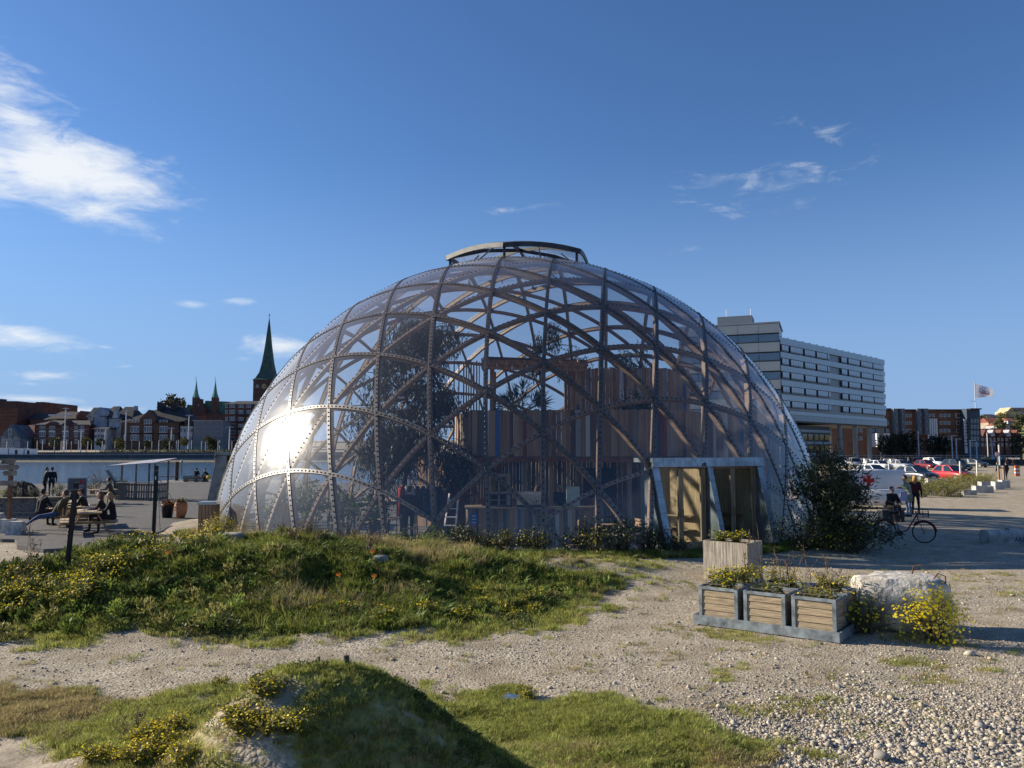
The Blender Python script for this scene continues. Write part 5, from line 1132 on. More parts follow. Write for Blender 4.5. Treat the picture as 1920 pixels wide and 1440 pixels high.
def person(loc, rz, j, label, top=(.03, .03, .035), legs=(.05, .06, .09), hair=(.06, .04, .03), shoe=(.02, .02, .02), long_hair=False, coat=False, cap=None, fine=True, s=1.0, bag=None):
    rz = rz; vox = .021 if fine else .028
    V = {k: Vector(v) for k, v in j.items()}; fw = Vector((0, 1, 0)); C = []
    C.append((V['pel'] + Vector((-.07, 0, 0)), V['pel'] + Vector((.07, 0, 0)), .115, .115, 'legs' if not coat else 'top')); mid = V['pel'].lerp(V['chest'], .5)
    for sx in (-1, 1): C.append((V['pel'] + Vector((sx * .045, 0, .06)), V['chest'] + Vector((sx * .075, 0, 0)), .108, .115, 'top'))
    C.append((V['chest'], V['neck'] - Vector((0, 0, .06)), .115, .085, 'top')); C.append((V['shl'], V['shr'], .07, .07, 'top'))
    C.append((V['neck'] - Vector((0, 0, .05)), V['head'] - Vector((0, .01, .06)), .052, .05, 'skin'))
    hd = V['head']; up = Vector((0, 0, 1)); C.append((hd + up * .035 - fw * .015, hd - up * .02 + fw * .005, .088, .078, 'skin')); C.append((hd - up * .06 + fw * .025, hd - up * .085 + fw * .03, .055, .045, 'skin'))
    C.append((hd + up * .055 - fw * .03, hd + up * .01 - fw * .045, .092, .085, 'hair'))
    if long_hair: C.append((hd - fw * .06, hd - fw * .085 - up * .20, .085, .06, 'hair')); C.append((hd + Vector((.06, -.03, 0)), hd + Vector((.075, -.03, -.17)), .04, .03, 'hair')); C.append((hd + Vector((-.06, -.03, 0)), hd + Vector((-.075, -.03, -.17)), .04, .03, 'hair'))
    for n in 'lr':
        C.append((V['hip' + n], V['kn' + n], .088, .062, 'legs')); C.append((V['kn' + n], V['an' + n], .060, .042, 'legs')); C.append((V['an' + n] - up * .03, V['to' + n], .045, .038, 'shoe'))
        C.append((V['sh' + n], V['el' + n], .062, .050, 'top')); C.append((V['el' + n], V['wr' + n], .050, .036, 'top'))
        d = (V['wr' + n] - V['el' + n]).normalized(); C.append((V['wr' + n] + d * .01, V['wr' + n] + d * .07, .032, .034, 'skin'))
        if coat: C.append((V['hip' + n] + up * .02, V['hip' + n].lerp(V['kn' + n], .42), .115, .115, 'top'))
    me = cap_mesh(C).mesh("person", SKIN); o = bpy.data.objects.new("person", me); COL.objects.link(o)
    md = o.modifiers.new("r", 'REMESH'); md.mode = 'VOXEL'; md.voxel_size = vox; md.use_smooth_shade = True; sm = o.modifiers.new("s", 'SMOOTH'); sm.iterations = 3; sm.factor = .5
    dg = bpy.context.evaluated_depsgraph_get(); m2 = bpy.data.meshes.new_from_object(o.evaluated_get(dg)); o.modifiers.clear(); o.data = m2; bpy.data.meshes.remove(me)
    cols = {'skin': SKIN}
    for k, c in (('top', top), ('legs', legs), ('shoe', shoe), ('hair', hair)): cols[k] = mat("%s_%02d%02d%02d" % ({'top': 'cloth', 'legs': 'cloth', 'shoe': 'shoe_leather', 'hair': 'hair'}[k], c[0] * 99, c[1] * 99, c[2] * 99), c, .85, .22, 14, bump=.15)
    order = ['skin', 'top', 'legs', 'shoe', 'hair']; m2.materials.clear()
    for k in order: m2.materials.append(cols[k])
    nf = len(m2.polygons); cen = np.zeros(nf * 3, np.float32); m2.polygons.foreach_get('center', cen); cen = cen.reshape(-1, 3); best = np.full(nf, 9e9); lab = np.zeros(nf, np.int32)
    for (a, c, ra, rb, k) in C:
        a, c = np.array(a), np.array(c); t = c - a; q = np.clip(((cen - a) @ t) / (t @ t + 1e-9), 0, 1); d = np.linalg.norm(cen - a - q[:, None] * t, axis=1) - (ra + (rb - ra) * q); k_ = d < best; best = np.where(k_, d, best); lab = np.where(k_, order.index(k), lab)
    # face stays bare, hair on crown and nape
    hv = np.array(hd); rel = cen - hv; face = (np.linalg.norm(rel, axis=1) < .15) & (rel[:, 1] > .025) & (rel[:, 2] < .055) & (rel[:, 2] > -.16) & (lab == 4) & (np.abs(rel[:, 0]) < .075); lab[face] = 0
    m2.polygons.foreach_set('material_index', lab); m2.polygons.foreach_set('use_smooth', np.ones(nf, bool)); m2.update()
    # features added to the same body: nose, eyes, ears, mouth, five fingers per hand
    bm = bmesh.new(); bm.from_mesh(m2); x = MB(); x.mi = 0; fy = hd + fw * .068
    x.tube([hd + fw * .075 + up * .02, hd + fw * .098 - up * .018, hd + fw * .080 - up * .03], [.008, .015, .008], 6)
    for sx in (-1, 1): x.ball(hd + Vector((sx * .085, -.005, -.005)), (.012, .02, .03), 6, 5)
    for n in 'lr':
        w, e = V['wr' + n], V['el' + n]; d = (w - e).normalized(); sd = d.cross(up); sd = sd.normalized() if sd.length > .1 else Vector((1, 0, 0)); pn = sd.cross(d); k = 1 if n == 'l' else -1
        for q in range(4):
            b0 = w + d * .085 + sd * (q - 1.5) * .019; L_ = (.062, .072, .068, .052)[q]; x.tube([b0, b0 + d * L_ * .55 - pn * .008, b0 + d * L_ * .9 - pn * .03], [.0095, .0085, .006], 5)
        tb = w + d * .035 + sd * k * .03; x.tube([tb, tb + d * .03 + sd * k * .025, tb + d * .055 + sd * k * .03 - pn * .015], [.012, .010, .008], 5)
    x.mi = 4
    for sx in (-1, 1): x.ball(hd + Vector((sx * .032, .077, .012)), (.011, .006, .006), 6, 4)
    x.box(hd + Vector((0, .076, -.062)), (.04, .006, .006))
    tmp = x.mesh("t", [SKIN] * 1 + [SKIN] * 4); tmp.polygons.foreach_set('material_index', x.m); bm.from_mesh(tmp); bm.to_mesh(m2); bm.free(); bpy.data.meshes.remove(tmp)
    o.location = loc; o.rotation_euler = (0, 0, rz); o.scale = (s, s, s); tag(o, label, "person")
    if cap:
        cm = mat("cap_%02d%02d" % (cap[0] * 99, cap[2] * 99), cap, .9, .2, 20)
        quick("cap", cm, o, lambda b: [b.ball(hd + up * .075 - fw * .012, (.102, .118, .062), 12, 8), b.ball(hd + up * .058 + fw * .10, (.07, .06, .014), 10, 6)], True)
    return o
# ------------------------------------------------------------------ terrace left of the dome
M_NEWPINE = mat("fresh_pine", (.47, .34, .20), .65, .25, 2.2, stretch=(9, 1, 9), bump=.1, jig=True); M_NEWPINE_D = mat("fresh_pine_leg", (.40, .25, .13), .7, .25, 2.2, bump=.1)
M_BLACK = mat("black_tar_wood", (.018, .018, .02), .7, .3, 4, bump=.2); M_GREYW = mat("grey_pallet_wood", (.20, .185, .165), .85, .35, 2.5, stretch=(8, 8, 1), bump=.25, jig=True); M_TERRA = mat("terracotta", (.42, .20, .11), .8, .2, 4)
def T(px, depth, z=None): p = at(px, 900, depth); return Vector((p.x, depth, ZT if z is None else z))
def picnic_table(loc, rz, label, group="picnic tables on the terrace"):
    o = empty("picnic_table", loc, rz, label, "picnic table", group); L_ = 1.9
    top = empty("table_top", (0, 0, 0), parent=o)
    for k in range(5): piece("plank", top, (-.29 + k * .145, 0, .73), (.138, L_, .035), M_NEWPINE)
    for s in (-1, 1):
        be = empty("bench", (0, 0, 0), parent=o)
        for k in range(2): piece("plank", be, (s * (.66 + k * .135), 0, .44), (.128, L_, .035), M_NEWPINE)
    for y in (-.66, .66):
        for s in (-1, 1): quick("leg", M_NEWPINE_D, o, lambda b: b.bar((s * .22, y, .71), (s * .62, y, .0), .045, .10, up=(0, 1, 0)))
        quick("cross_beam", M_NEWPINE_D, o, lambda b: b.box((0, y + .05, .39), (1.55, .045, .09))); quick("batten", M_NEWPINE_D, o, lambda b: b.box((0, y + .05, .685), (.68, .045, .05)))
    return o
tA = T(170, 27.3); picnic_table(tA, .5, "nearest pine picnic table on the terrace with glasses on it"); tB = tA + Vector((-1.75, 2.6, 0)); picnic_table(tB, .5, "second pine picnic table, behind the nearest one"); tC = T(182, 42); picnic_table(tC, -.9, "far pine picnic table before the kiosk where one person sits")
tBa = tA + Vector((-3.4, 5.1, 0)); picnic_table(tBa, .5, "third pine picnic table, behind the leaning black post")
def tableware():
    rn = random.Random(5); gm = clear_glass("drinking_glass", (.9, .92, .92), .1, .8); wm = mat("white_china", (.75, .74, .72), .3, .05)
    for k, (x, y, kind) in enumerate(((-.15, -.5, 'glass'), (-.05, -.1, 'glass'), (.12, .25, 'glass'), (.2, -.35, 'plate'), (-.2, .4, 'plate'), (.05, .65, 'glass'))):
        p = tA + Matrix.Rotation(.5, 3, 'Z') @ Vector((x, y, .748))
        if kind == 'glass': o = quick("drinking_glass", gm, None, lambda b: b.lathe([(.0, 0), (.032, 0), (.038, .14), (.035, .14), (.03, .01), (0, .01)], 10), True); tag(o, ("nearest clear drinking glass", "second clear drinking glass", "third clear drinking glass", "", "", "farthest clear drinking glass")[k] + " on the nearest picnic table", "glass", "glasses on the nearest table")
        else: o = quick("plate", wm, None, lambda b: b.lathe([(.0, 0), (.07, 0), (.12, .018), (.07, .012), (0, .012)], 14), True); tag(o, ("nearer" if k == 3 else "farther") + " white plate on the nearest picnic table", "plate", "plates on the nearest table")
        o.location = p
tableware()
def sit_at(px, depth, rz, label, **k): person(T(px, depth), rz, k.pop('pose', pose_sit()), label, **k)
bR = T(215, 27.3); bR2 = T(198, 27.9); bL = T(164, 29.7)
person(bR, math.pi / 2 + .45, pose_sit(.10, head=(.02, .05)), "seated woman with blond tied hair and black coat at the nearest picnic table", (.014, .014, .018), (.02, .02, .025), (.36, .24, .11), long_hair=True)
person(bR2, math.pi / 2 + .5, pose_sit(.14), "seated person with long brown hair in dark coat behind the blond woman", (.02, .02, .025), (.03, .03, .04), (.17, .09, .05), long_hair=True)
person(bL, math.pi / 2 + .3, pose_sit(.16, arm_f=.4), "seated man in brown flat cap and black jacket facing left", (.014, .014, .016), (.03, .03, .04), (.05, .04, .035), cap=(.10, .06, .045))
bl2 = T(108, 28.6); person(bl2, math.pi / 2 + .1, pose_sit(-.30, .50, .1, .5, stretch=1.0), "man in olive jacket and jeans reclining with legs stretched towards the timber wall", (.085, .08, .05), (.045, .085, .20), (.07, .05, .035))
person(T(78, 29.6), -.35, pose_sit(.1, arm_f=.3, arm_z=.7), "man in black sweater sitting on the bench end and facing the camera", (.016, .016, .02), (.02, .02, .025), (.03, .025, .02))
person(tC + Vector((.75, .1, 0)), 1.9, pose_sit(.16), "person in brown jacket sitting alone at the far picnic table", (.10, .085, .065), (.05, .05, .06), (.05, .035, .03))
person(T(140, 34.5), .1, pose_sit(.1), "person in black sitting behind the leaning black post", (.014, .014, .016), (.03, .03, .04), (.03, .025, .02), fine=False)
person(T(84, 49), -1.2, pose_stand(.10, .05, arm_l=((-.24, .15, 1.2), (-.12, .32, 1.12))), "person in black standing closer to the weeping bush and leaning forward", (.012, .012, .014), (.015, .015, .02), (.02, .018, .016), coat=True)
person(T(97, 49.6), .6, pose_stand(0, .05), "person in dark jacket standing at the right of the pair by the water", (.014, .015, .02), (.02, .022, .03), (.05, .035, .03))
# signpost on its concrete foot
def signpost():
    p = spot(78, 1003); p.z = max(p.z, 0) + .0; base = T(20, 27.6); o = empty("signpost", base + Vector((0, 0, .42)), 0, "wooden signpost with four pointing boards on a concrete block", "signpost"); m = mat("signpost_wood", (.20, .105, .06), .8, .3, 3, bump=.2)
    quick("post", m, o, lambda b: b.box((0, 0, 1.05), (.11, .11, 2.1)))
    sm = mat("sign_board", (.25, .22, .18), .8, .3, 3, bump=.15)
    for k, (z, x0, x1, dr, rz) in enumerate(((1.98, -.28, .16, 1, .3), (1.78, -.34, .30, 1, .15), (1.58, -.26, .30, -1, -.2), (1.24, -.38, .30, -1, -.1))):
        def brd(b): y = -.07 - .002 * k; t = .12; pts = [(x0, z - .085), (x1 - .08, z - .085), (x1, z), (x1 - .08, z + .085), (x0, z + .085)] if dr > 0 else [(x0 + .08, z - .085), (x1, z - .085), (x1, z + .085), (x0 + .08, z + .085), (x0, z)]; b.extr(pts, 'y', y, y - .025)
        quick("pointing_board", sm, o, brd, rot=(0, 0, rz))
    def foot(name, loc, sc, label):
        f = quick(name, M_CONC, None, lambda b: b.hexa([(-.42, -.3, 0), (.42, -.3, 0), (.42, .3, 0), (-.42, .3, 0), (-.30, -.18, .45), (.30, -.18, .45), (.30, .18, .45), (-.30, .18, .45)])); f.location = loc; f.scale = sc; f.rotation_euler = (0, 0, .2); tag(f, label, "concrete block")
    foot("concrete_block", base + Vector((-.02, 0, 0)), (.72, .9, .98), "tapered concrete block carrying the signpost"); foot("concrete_block", T(36, 26.9), (.62, .85, .95), "second tapered concrete block right beside the signpost's foot")
    foot("concrete_block", T(-6, 29.5), (.8, 1, 1.1), "concrete block cut by the left edge of the picture")
signpost()
def timber_wall():
    o = empty("timber_wall", T(20, 33), 0, "long low dark timber wall at the terrace's left end", "wall"); base = o.location
    line = [(-27.5, 36.2), (-24, 34.4), (-21.4, 33.6), (-19.9, 33.7), (-19.0, 34.6)]
    for r in range(4):
        for k in range(len(line) - 1):
            a, b_ = Vector((*line[k], 0)) - Vector((base.x, base.y, 0)), Vector((*line[k + 1], 0)) - Vector((base.x, base.y, 0)); d = b_ - a; piece("board", o, ((a + b_) / 2) + Vector((0, 0, .10 + r * .19)), (d.length, .05, .183), M_GREYW, math.atan2(d.y, d.x))
    quick("cap_rail", mat("wall_cap", (.32, .27, .20), .8, .25, 3), o, lambda b: [b.bar(Vector((*line[k], 0)) - Vector((base.x, base.y, -.80)), Vector((*line[k + 1], 0)) - Vector((base.x, base.y, -.80)), .32, .05) for k in range(len(line) - 1)])
timber_wall()
def weeping_bush(loc, r, h, label):
    rs = np.random.RandomState(8); o = empty("weeping_bush", loc, 0, label, "bush"); b = MB(); P, D = [], []
    for k in range(150):
        a = rs.uniform(0, 6.28); rr = r * math.sqrt(rs.uniform(.1, 1)); t = Vector((0, 0, h * rs.uniform(.85, 1))); e = Vector((rr * math.cos(a), rr * math.sin(a), 0)); b.tube([t * .8, e * .55 + Vector((0, 0, h * (1.0 - .18 * (rr / r)))), e + Vector((0, 0, h * .62)), e * 1.04 + Vector((0, 0, .05))], [.012, .008, .006, .004], 3, False)
        for q in range(14): f = rs.uniform(); P.append(e + Vector((rs.normal() * .04, rs.normal() * .04, .05 + f * h * .9 * math.sqrt(max(.1, 1 - .8 * (rr / r) ** 2))))); D.append((rs.normal() * .3, rs.normal() * .3, -1))
    quick("trunk", G_BARK, o, lambda q: q.tube([(0, 0, 0), (0, 0, h * .95)], [.05, .03], 6)); b.build("branches", G_BARK, o); tag(link("foliage", leaf_mesh("foliage", P, D, .14, .012, mat("weeping_leaf", (.05, .045, .028), .7, .3, 4), rs), o), kind="stuff")
weeping_bush(T(43, 40), .8, 1.35, "dark round weeping bush behind the timber wall")
bush("quay_bush", T(8, 41), .8, .9, 900, G_PALE, "yellow green bush at the left picture edge behind the signpost", seed=71, fl=60, nst=18); bush("quay_bush", T(66, 42), .5, .7, 600, G_LEAF, "green bush between the weeping bush and the standing pair", seed=72, fl=20, nst=14)
bush("quay_bush", T(112, 48), .6, .8, 500, L_OLIVE, "sparse bush right of the standing pair", seed=73, nst=14); bush("quay_bush", T(175, 52), .7, .9, 700, L_DARK, "dark bush under the bare branches", seed=74, nst=16); bush("quay_bush", T(212, 52), .75, 1.3, 800, L_OLIVE, "olive bush beside the green wheelie bin", seed=75, nst=18)
def bare_shrub():
    o = empty("bare_shrub", T(185, 50), 0, "leafless grey shrub reaching above the water behind the far table", "shrub"); rs = np.random.RandomState(4); b = MB()
    def grow(p, d, L_, r, k):
        e = p + d * L_; b.tube([p, e], [r, r * .6], 4, False)
        if k: 
            for q in range(rs.randint(2, 4)): grow(p.lerp(e, rs.uniform(.55, 1)), (d + Vector(rs.normal(size=3)) * .42).normalized(), L_ * .68, r * .55, k - 1)
    for q in range(7): grow(Vector((rs.normal() * .1, rs.normal() * .1, 0)), (Vector((rs.normal() * .5, rs.normal() * .5, 1.0))).normalized(), .85, .022, 3)
    b.build("branches", mat("grey_twig", (.15, .125, .10), .9, .2), o)
bare_shrub()
def info_board():
    o = empty("info_board", T(146, 41), .15, "grey notice board with a red round emblem standing behind the leaning post", "board"); 
    quick("frame", mat("board_frame", (.42, .42, .41), .6, .15), o, lambda b: [b.box((-.46, 0, .72), (.05, .06, 1.3)), b.box((.44, 0, .72), (.03, .06, 1.3)), b.box((0, 0, 1.39), (.9, .06, .04))]); quick("panel", mat("board_grey", (.13, .135, .135), .5, .2), o, lambda b: b.box((0, .01, .8), (.86, .03, 1.12)))
    quick("emblem", mat("emblem_red", (.42, .03, .05), .5, .1), o, lambda b: b.tube([(.18, -.008, 1.18), (.18, -.018, 1.18)], .10, 18)); quick("print_line", mat("white_paint", ()), o, lambda b: [b.box((.18, -.012, 1.0 - k * .07), (.22, .004, .02)) for k in range(2)])
info_board()
def kiosk():
    o = empty("pallet_kiosk", T(268, 46), -.12, "open pallet wood kiosk with a thin slanting roof on posts", "kiosk")
    for k, (x, y, h) in enumerate(((-1.2, -.6, 2.1), (.1, -1.0, 2.12), (-.1, .9, 2.3), (1.45, .7, 2.3), (1.4, -.9, 2.15))): quick("post", M_GREYW, o, lambda b: b.box((x, y, h / 2), (.09, .09, h)))
    quick("roof", mat("kiosk_roof", (.44, .42, .45), .5, .2, 3), o, lambda b: b.hexa([(-2.0, -1.1, 1.98), (1.55, -1.2, 2.18), (1.75, 1.2, 2.42), (-.6, 1.2, 2.28), (-2.0, -1.1, 2.03), (1.55, -1.2, 2.23), (1.75, 1.2, 2.47), (-.6, 1.2, 2.33)]))
    def pallet(x, y, rz, w=1.25, h=.98):
        p = empty("pallet_panel", (x, y, 0), rz, parent=o)
        for k in range(7): piece("slat", p, (-w / 2 + .08 + k * (w - .16) / 6, 0, h / 2), (.115, .022, h), M_GREYW)
        for z in (.1, h / 2, h - .08): piece("slat", p, (0, .06, z), (w, .09, .09), M_GREYW)
    pallet(-.55, -1.0, .05); pallet(.75, -1.05, -.05); pallet(-1.25, -.35, 1.4); pallet(1.6, -.2, 1.5)
    o.scale = (.82, .82, .95)
    quick("counter_top", mat("counter_board", (.36, .33, .28), .8, .25, 3), o, lambda b: b.box((.1, -1.0, 1.03), (2.8, .4, .05))); quick("back_shelf", M_GREYW, o, lambda b: b.box((1.2, .8, 1.35), (1.4, .5, .05)))
kiosk()
def wheelie_bin():
    o = empty("wheelie_bin", T(226, 47.5), .3, "dark green wheelie bin with its lid open left of the kiosk", "bin"); g = mat("bin_green", (.015, .055, .035), .5, .15)
    quick("body", g, o, lambda b: b.hexa([(-.27, -.3, .08), (.27, -.3, .08), (.27, .3, .08), (-.27, .3, .08), (-.33, -.36, 1.0), (.33, -.36, 1.0), (.33, .36, 1.0), (-.33, .36, 1.0)])); quick("lid", mat("bin_lid", (.012, .02, .03), .5, .1), o, lambda b: b.bar((-.33, .1, 1.0), (-.75, .1, 1.62), .05, .68, up=(0, 1, 0)))
    for s in (-1, 1): quick("wheel", M_BLACK, o, lambda b: b.tube([(s * .30, .3, .1), (s * .34, .3, .1)], .1, 12))
wheelie_bin()
def mooring(px, top, depth, name, label, m, r, zb=-2.0):
    p = at(px, top, depth); o = quick(name, m, None, lambda b: b.tube([(0, 0, zb - p.z), (0, 0, 0)], r, 10)); o.location = p; tag(o, label, "mooring post")
RUSTY = mat("rusty_pile", (.085, .045, .03), .85, .3, 4, bump=.3)
mooring(332, 866, 76, "mooring_pile", "rusty brown mooring pile standing in the water beyond the kiosk", RUSTY, .18); mooring(406, 862, 74, "mooring_pile", "rusty brown mooring pile half hidden by the side porch", RUSTY, .20)
def light_mast():
    p = at(340, 886, 150); o = empty("channel_light", Vector((p.x, p.y, -1.5)), 0, "slim yellow channel light on a pole in the harbour", "light"); quick("pole", mat("pole_yellow", (.36, .28, .09), .6, .2), o, lambda b: b.tube([(0, 0, 0), (0, 0, 2.2)], .12, 8)); quick("lamp_head", mat("pole_pale", (.5, .5, .46), .6, .2), o, lambda b: b.lathe([(.1, 2.2), (.25, 2.25), (.22, 2.5), (.05, 2.7)], 10))
light_mast()
def pier():
    o = empty("timber_pier", Vector((-26, 71.5, 0)), 0, "low timber pier with a dark edge running out by the water", "pier"); 
    for k in range(26): piece("deck_plank", o, (-6.5 + k * .54, 3.2, .06), (.53, 7.5, .06), M_GREYW)
    quick("edge_beam", M_BLACK, o, lambda b: [b.box((0, -.58, -.16), (14.2, .16, .36)), b.box((0, 6.98, -.16), (14.2, .16, .36))])
    for x in (-6, -2, 2, 6):
        for y in (.2, 6.4): quick("pile", RUSTY, o, lambda b: b.tube([(x, y, -4), (x, y, .02)], .15, 8))
    p = T(368, 73, .09); q = empty("pallet_sofa", p, .05, "low dark pallet sofa on the pier", "sofa"); 
    for k in range(6): piece("slat", q, (-.85 + k * .34, 0, .32), (.32, .9, .03), M_GREYW)
    for k in range(4): piece("slat", q, (0, -.42, .12 + k * .13), (2.1, .03, .11), M_GREYW)
    for x in (-.9, 0, .9): piece("block", q, (x, 0, .15), (.12, .8, .28), M_GREYW)
    person(T(368, 73.4, .0), 0.0, pose_sit(.0, seat=.42), "person in black sitting on the pallet sofa with back turned", (.012, .012, .015), (.02, .02, .03), (.03, .025, .02), fine=False)
    person(T(391, 72.5, .09), 1.6, pose_sit(.34, legs=.38, arm_f=.3, arm_z=.5, seat=.32), "person in black crouching with a yellow bag on the pier", (.014, .013, .015), (.02, .02, .03), (.03, .025, .02), fine=False)
    b_ = quick("yellow_bag", mat("bag_yellow", (.60, .38, .04), .7, .2), None, lambda b: b.ball((0, 0, .16), (.22, .16, .18), 12, 8), True); b_.location = T(391, 71.9, .38); tag(b_, "round yellow bag held by the person crouching on the pier", "bag")
pier()
def pots():
    o = empty("plant_pot", T(316, 33.5), 0, "black plant pot with reddish leaves beside the clay pot", "plant pot"); quick("pot", mat("black_plastic", (.02, .02, .022), .5, .1), o, lambda b: b.lathe([(.0, 0), (.19, 0), (.25, .5), (.26, .55), (.23, .55)], 16), True); rs = np.random.RandomState(3)
    link("leaves", leaf_mesh("leaves", rs.normal(size=(140, 3)) * [.12, .12, .05] + [0, 0, .58], rs.normal(size=(140, 3)) + [0, 0, .6], .14, .035, mat("red_leaf", (.17, .06, .025), .6, .3, 5, trans=.2), rs), o)
    o = empty("plant_pot", T(341, 33.2), 0, "tall bulging terracotta pot with dark leaves", "plant pot"); quick("pot", M_TERRA, o, lambda b: b.lathe([(.0, 0), (.15, 0), (.22, .2), (.26, .45), (.24, .62), (.2, .68), (.18, .66)], 18), True)
    link("leaves", leaf_mesh("leaves", rs.normal(size=(120, 3)) * [.11, .11, .03] + [0, 0, .70], rs.normal(size=(120, 3)) + [0, 0, .3], .12, .035, mat("yellowed_leaf", (.14, .11, .03), .6, .3, 5, trans=.2), rs), o)
pots()
def black_posts():
    for (x0, y0, x1, y1, d, l) in ((121, 1092, 143, 905, 15.4, "nearer black square post leaning over the mound's left part"), (287, 1004, 294, 873, 19.6, "farther black post with ropes on the mound's crest")):
        a, b_ = at(x0, y0 + 16, d), at(x1, y1, d); o = quick("black_post", M_BLACK, None, lambda b: b.bar((0, 0, 0), b_ - a, .068, .068)); o.location = a; tag(o, l, "post")
        cp = quick("post_cap", mat("post_cap_grey", (.12, .12, .125), .6, .2), o, lambda b: b.bar((b_ - a) * .93, (b_ - a) * .945, .074, .074))
        if x0 > 200:
            rp = mat("blue_rope", (.05, .14, .17), .8, .2); quick("rope", rp, o, lambda b: [b.tube([(b_ - a) * .90, (b_ - a) * .90 + Vector((.02, -.06, -.15)), (b_ - a) * .87], .02, 5), b.tube([(b_ - a) * .88, (T(330, 33) + Vector((0, 0, .62)) - a)], .012, 4), b.tube([(b_ - a) * .88 + Vector((.03, 0, 0)), (b_ - a) * .88 + Vector((.10, .1, -1.4))], .008, 4)])
black_posts()
def litter_bin():
    p = at(391, 997, 26.6); o = empty("litter_bin", Vector((p.x, p.y, max(ZT, zat(p.x, p.y)))), .1, "square litter bin of upright timber slats with a steel top beside the dome", "bin"); w = .52; h = 1.0
    for s in (-1, 1):
        for k in range(5): piece("slat", o, (-w / 2 + .05 + k * .105, s * w / 2, h / 2 + .02), (.092, .03, h - .08), PAL[1]); piece("slat", o, (s * w / 2, -w / 2 + .05 + k * .105, h / 2 + .02), (.03, .092, h - .08), PAL[1])
    quick("steel_body", M_DARKMETAL, o, lambda b: b.box((0, 0, h / 2), (w - .05, w - .05, h - .06))); quick("top", mat("bin_top", (.42, .46, .50), .35, .1, metal=.5), o, lambda b: b.box((0, 0, h + .02), (w + .08, w + .08, .09))); quick("foot", M_DARKMETAL, o, lambda b: b.box((0, 0, .03), (w + .02, w + .02, .06)))
litter_bin()
# people seen through the sheets
def inside_people():
    def sp(px, d): return Vector((at(px, 900, d).x, d, .03))
    person(sp(768, 25.6), .3, pose_stand(.03, .06), "dark clothed visitor standing behind the sheets by the coat rail", (.015, .016, .02), (.02, .02, .03), (.03, .025, .02))
    person(sp(1008, 25.4), .1, pose_stand(.04, .04, arm_l=((-.25, .12, 1.12), (-.18, .36, 1.1))), "guest in a dark sweater standing at the bar counter", (.02, .025, .035), (.03, .035, .05), (.10, .06, .035))
    person(sp(1048, 27.3), math.pi, pose_stand(.05, .03, arm_l=((-.25, .12, 1.12), (-.18, .36, 1.1)), arm_r=((.25, .12, 1.12), (.18, .36, 1.1))), "bartender in dark clothes working behind the counter", (.02, .02, .022), (.02, .02, .03), (.05, .035, .03))
    person(Vector((at(1084, 760, 28.2).x, 28.2, 2.75)), .3, pose_stand(.0, .03), "grey haired man in grey jacket standing on the balcony with back turned", (.24, .25, .27), (.06, .06, .08), (.25, .22, .2))
    person(sp(688, 27.9), -1.9, pose_sit(.12), "seated guest in pale shirt under the eucalyptus tree", (.30, .30, .30), (.05, .05, .07), (.06, .04, .03)); person(sp(640, 28.4), 1.2, pose_sit(.12), "seated guest in grey at the round table behind the glare", (.16, .16, .17), (.04, .05, .08), (.12, .08, .05))
inside_people()
# ------------------------------------------------------------------ far quay and the town across the water
def bm_(n, c, **k): return mat(n, c, .85, .2, .35, **k)
BR_RED = bm_("brick_red", (.135, .055, .04)); BR_DARK = bm_("brick_dark", (.085, .05, .042)); BR_BROWN = bm_("brick_brown", (.12, .068, .05)); SLATE = bm_("slate_roof", (.045, .045, .05)); TILE = bm_("red_roof_tile", (.20, .065, .04)); GREYB = bm_("render_blue_grey", (.26, .30, .37)); PALE = bm_("render_pale", (.42, .43, .45)); TAN = bm_("render_tan", (.36, .31, .24)); COPPER = bm_("green_copper", (.10, .24, .20)); COPPER_D = bm_("dark_copper", (.055, .10, .085)); STONE = bm_("grey_stone", (.22, .24, .26))
WFRAME = mat("window_frame_white", (.55, .57, .60), .6, .1); WGLASS = glass("window_glass"); WDARK = mat("dark_opening", (.02, .022, .026), .5, .2)
BOXM = MB().box((0, 0, 0), (1, 1, 1)).mesh("window", WFRAME)
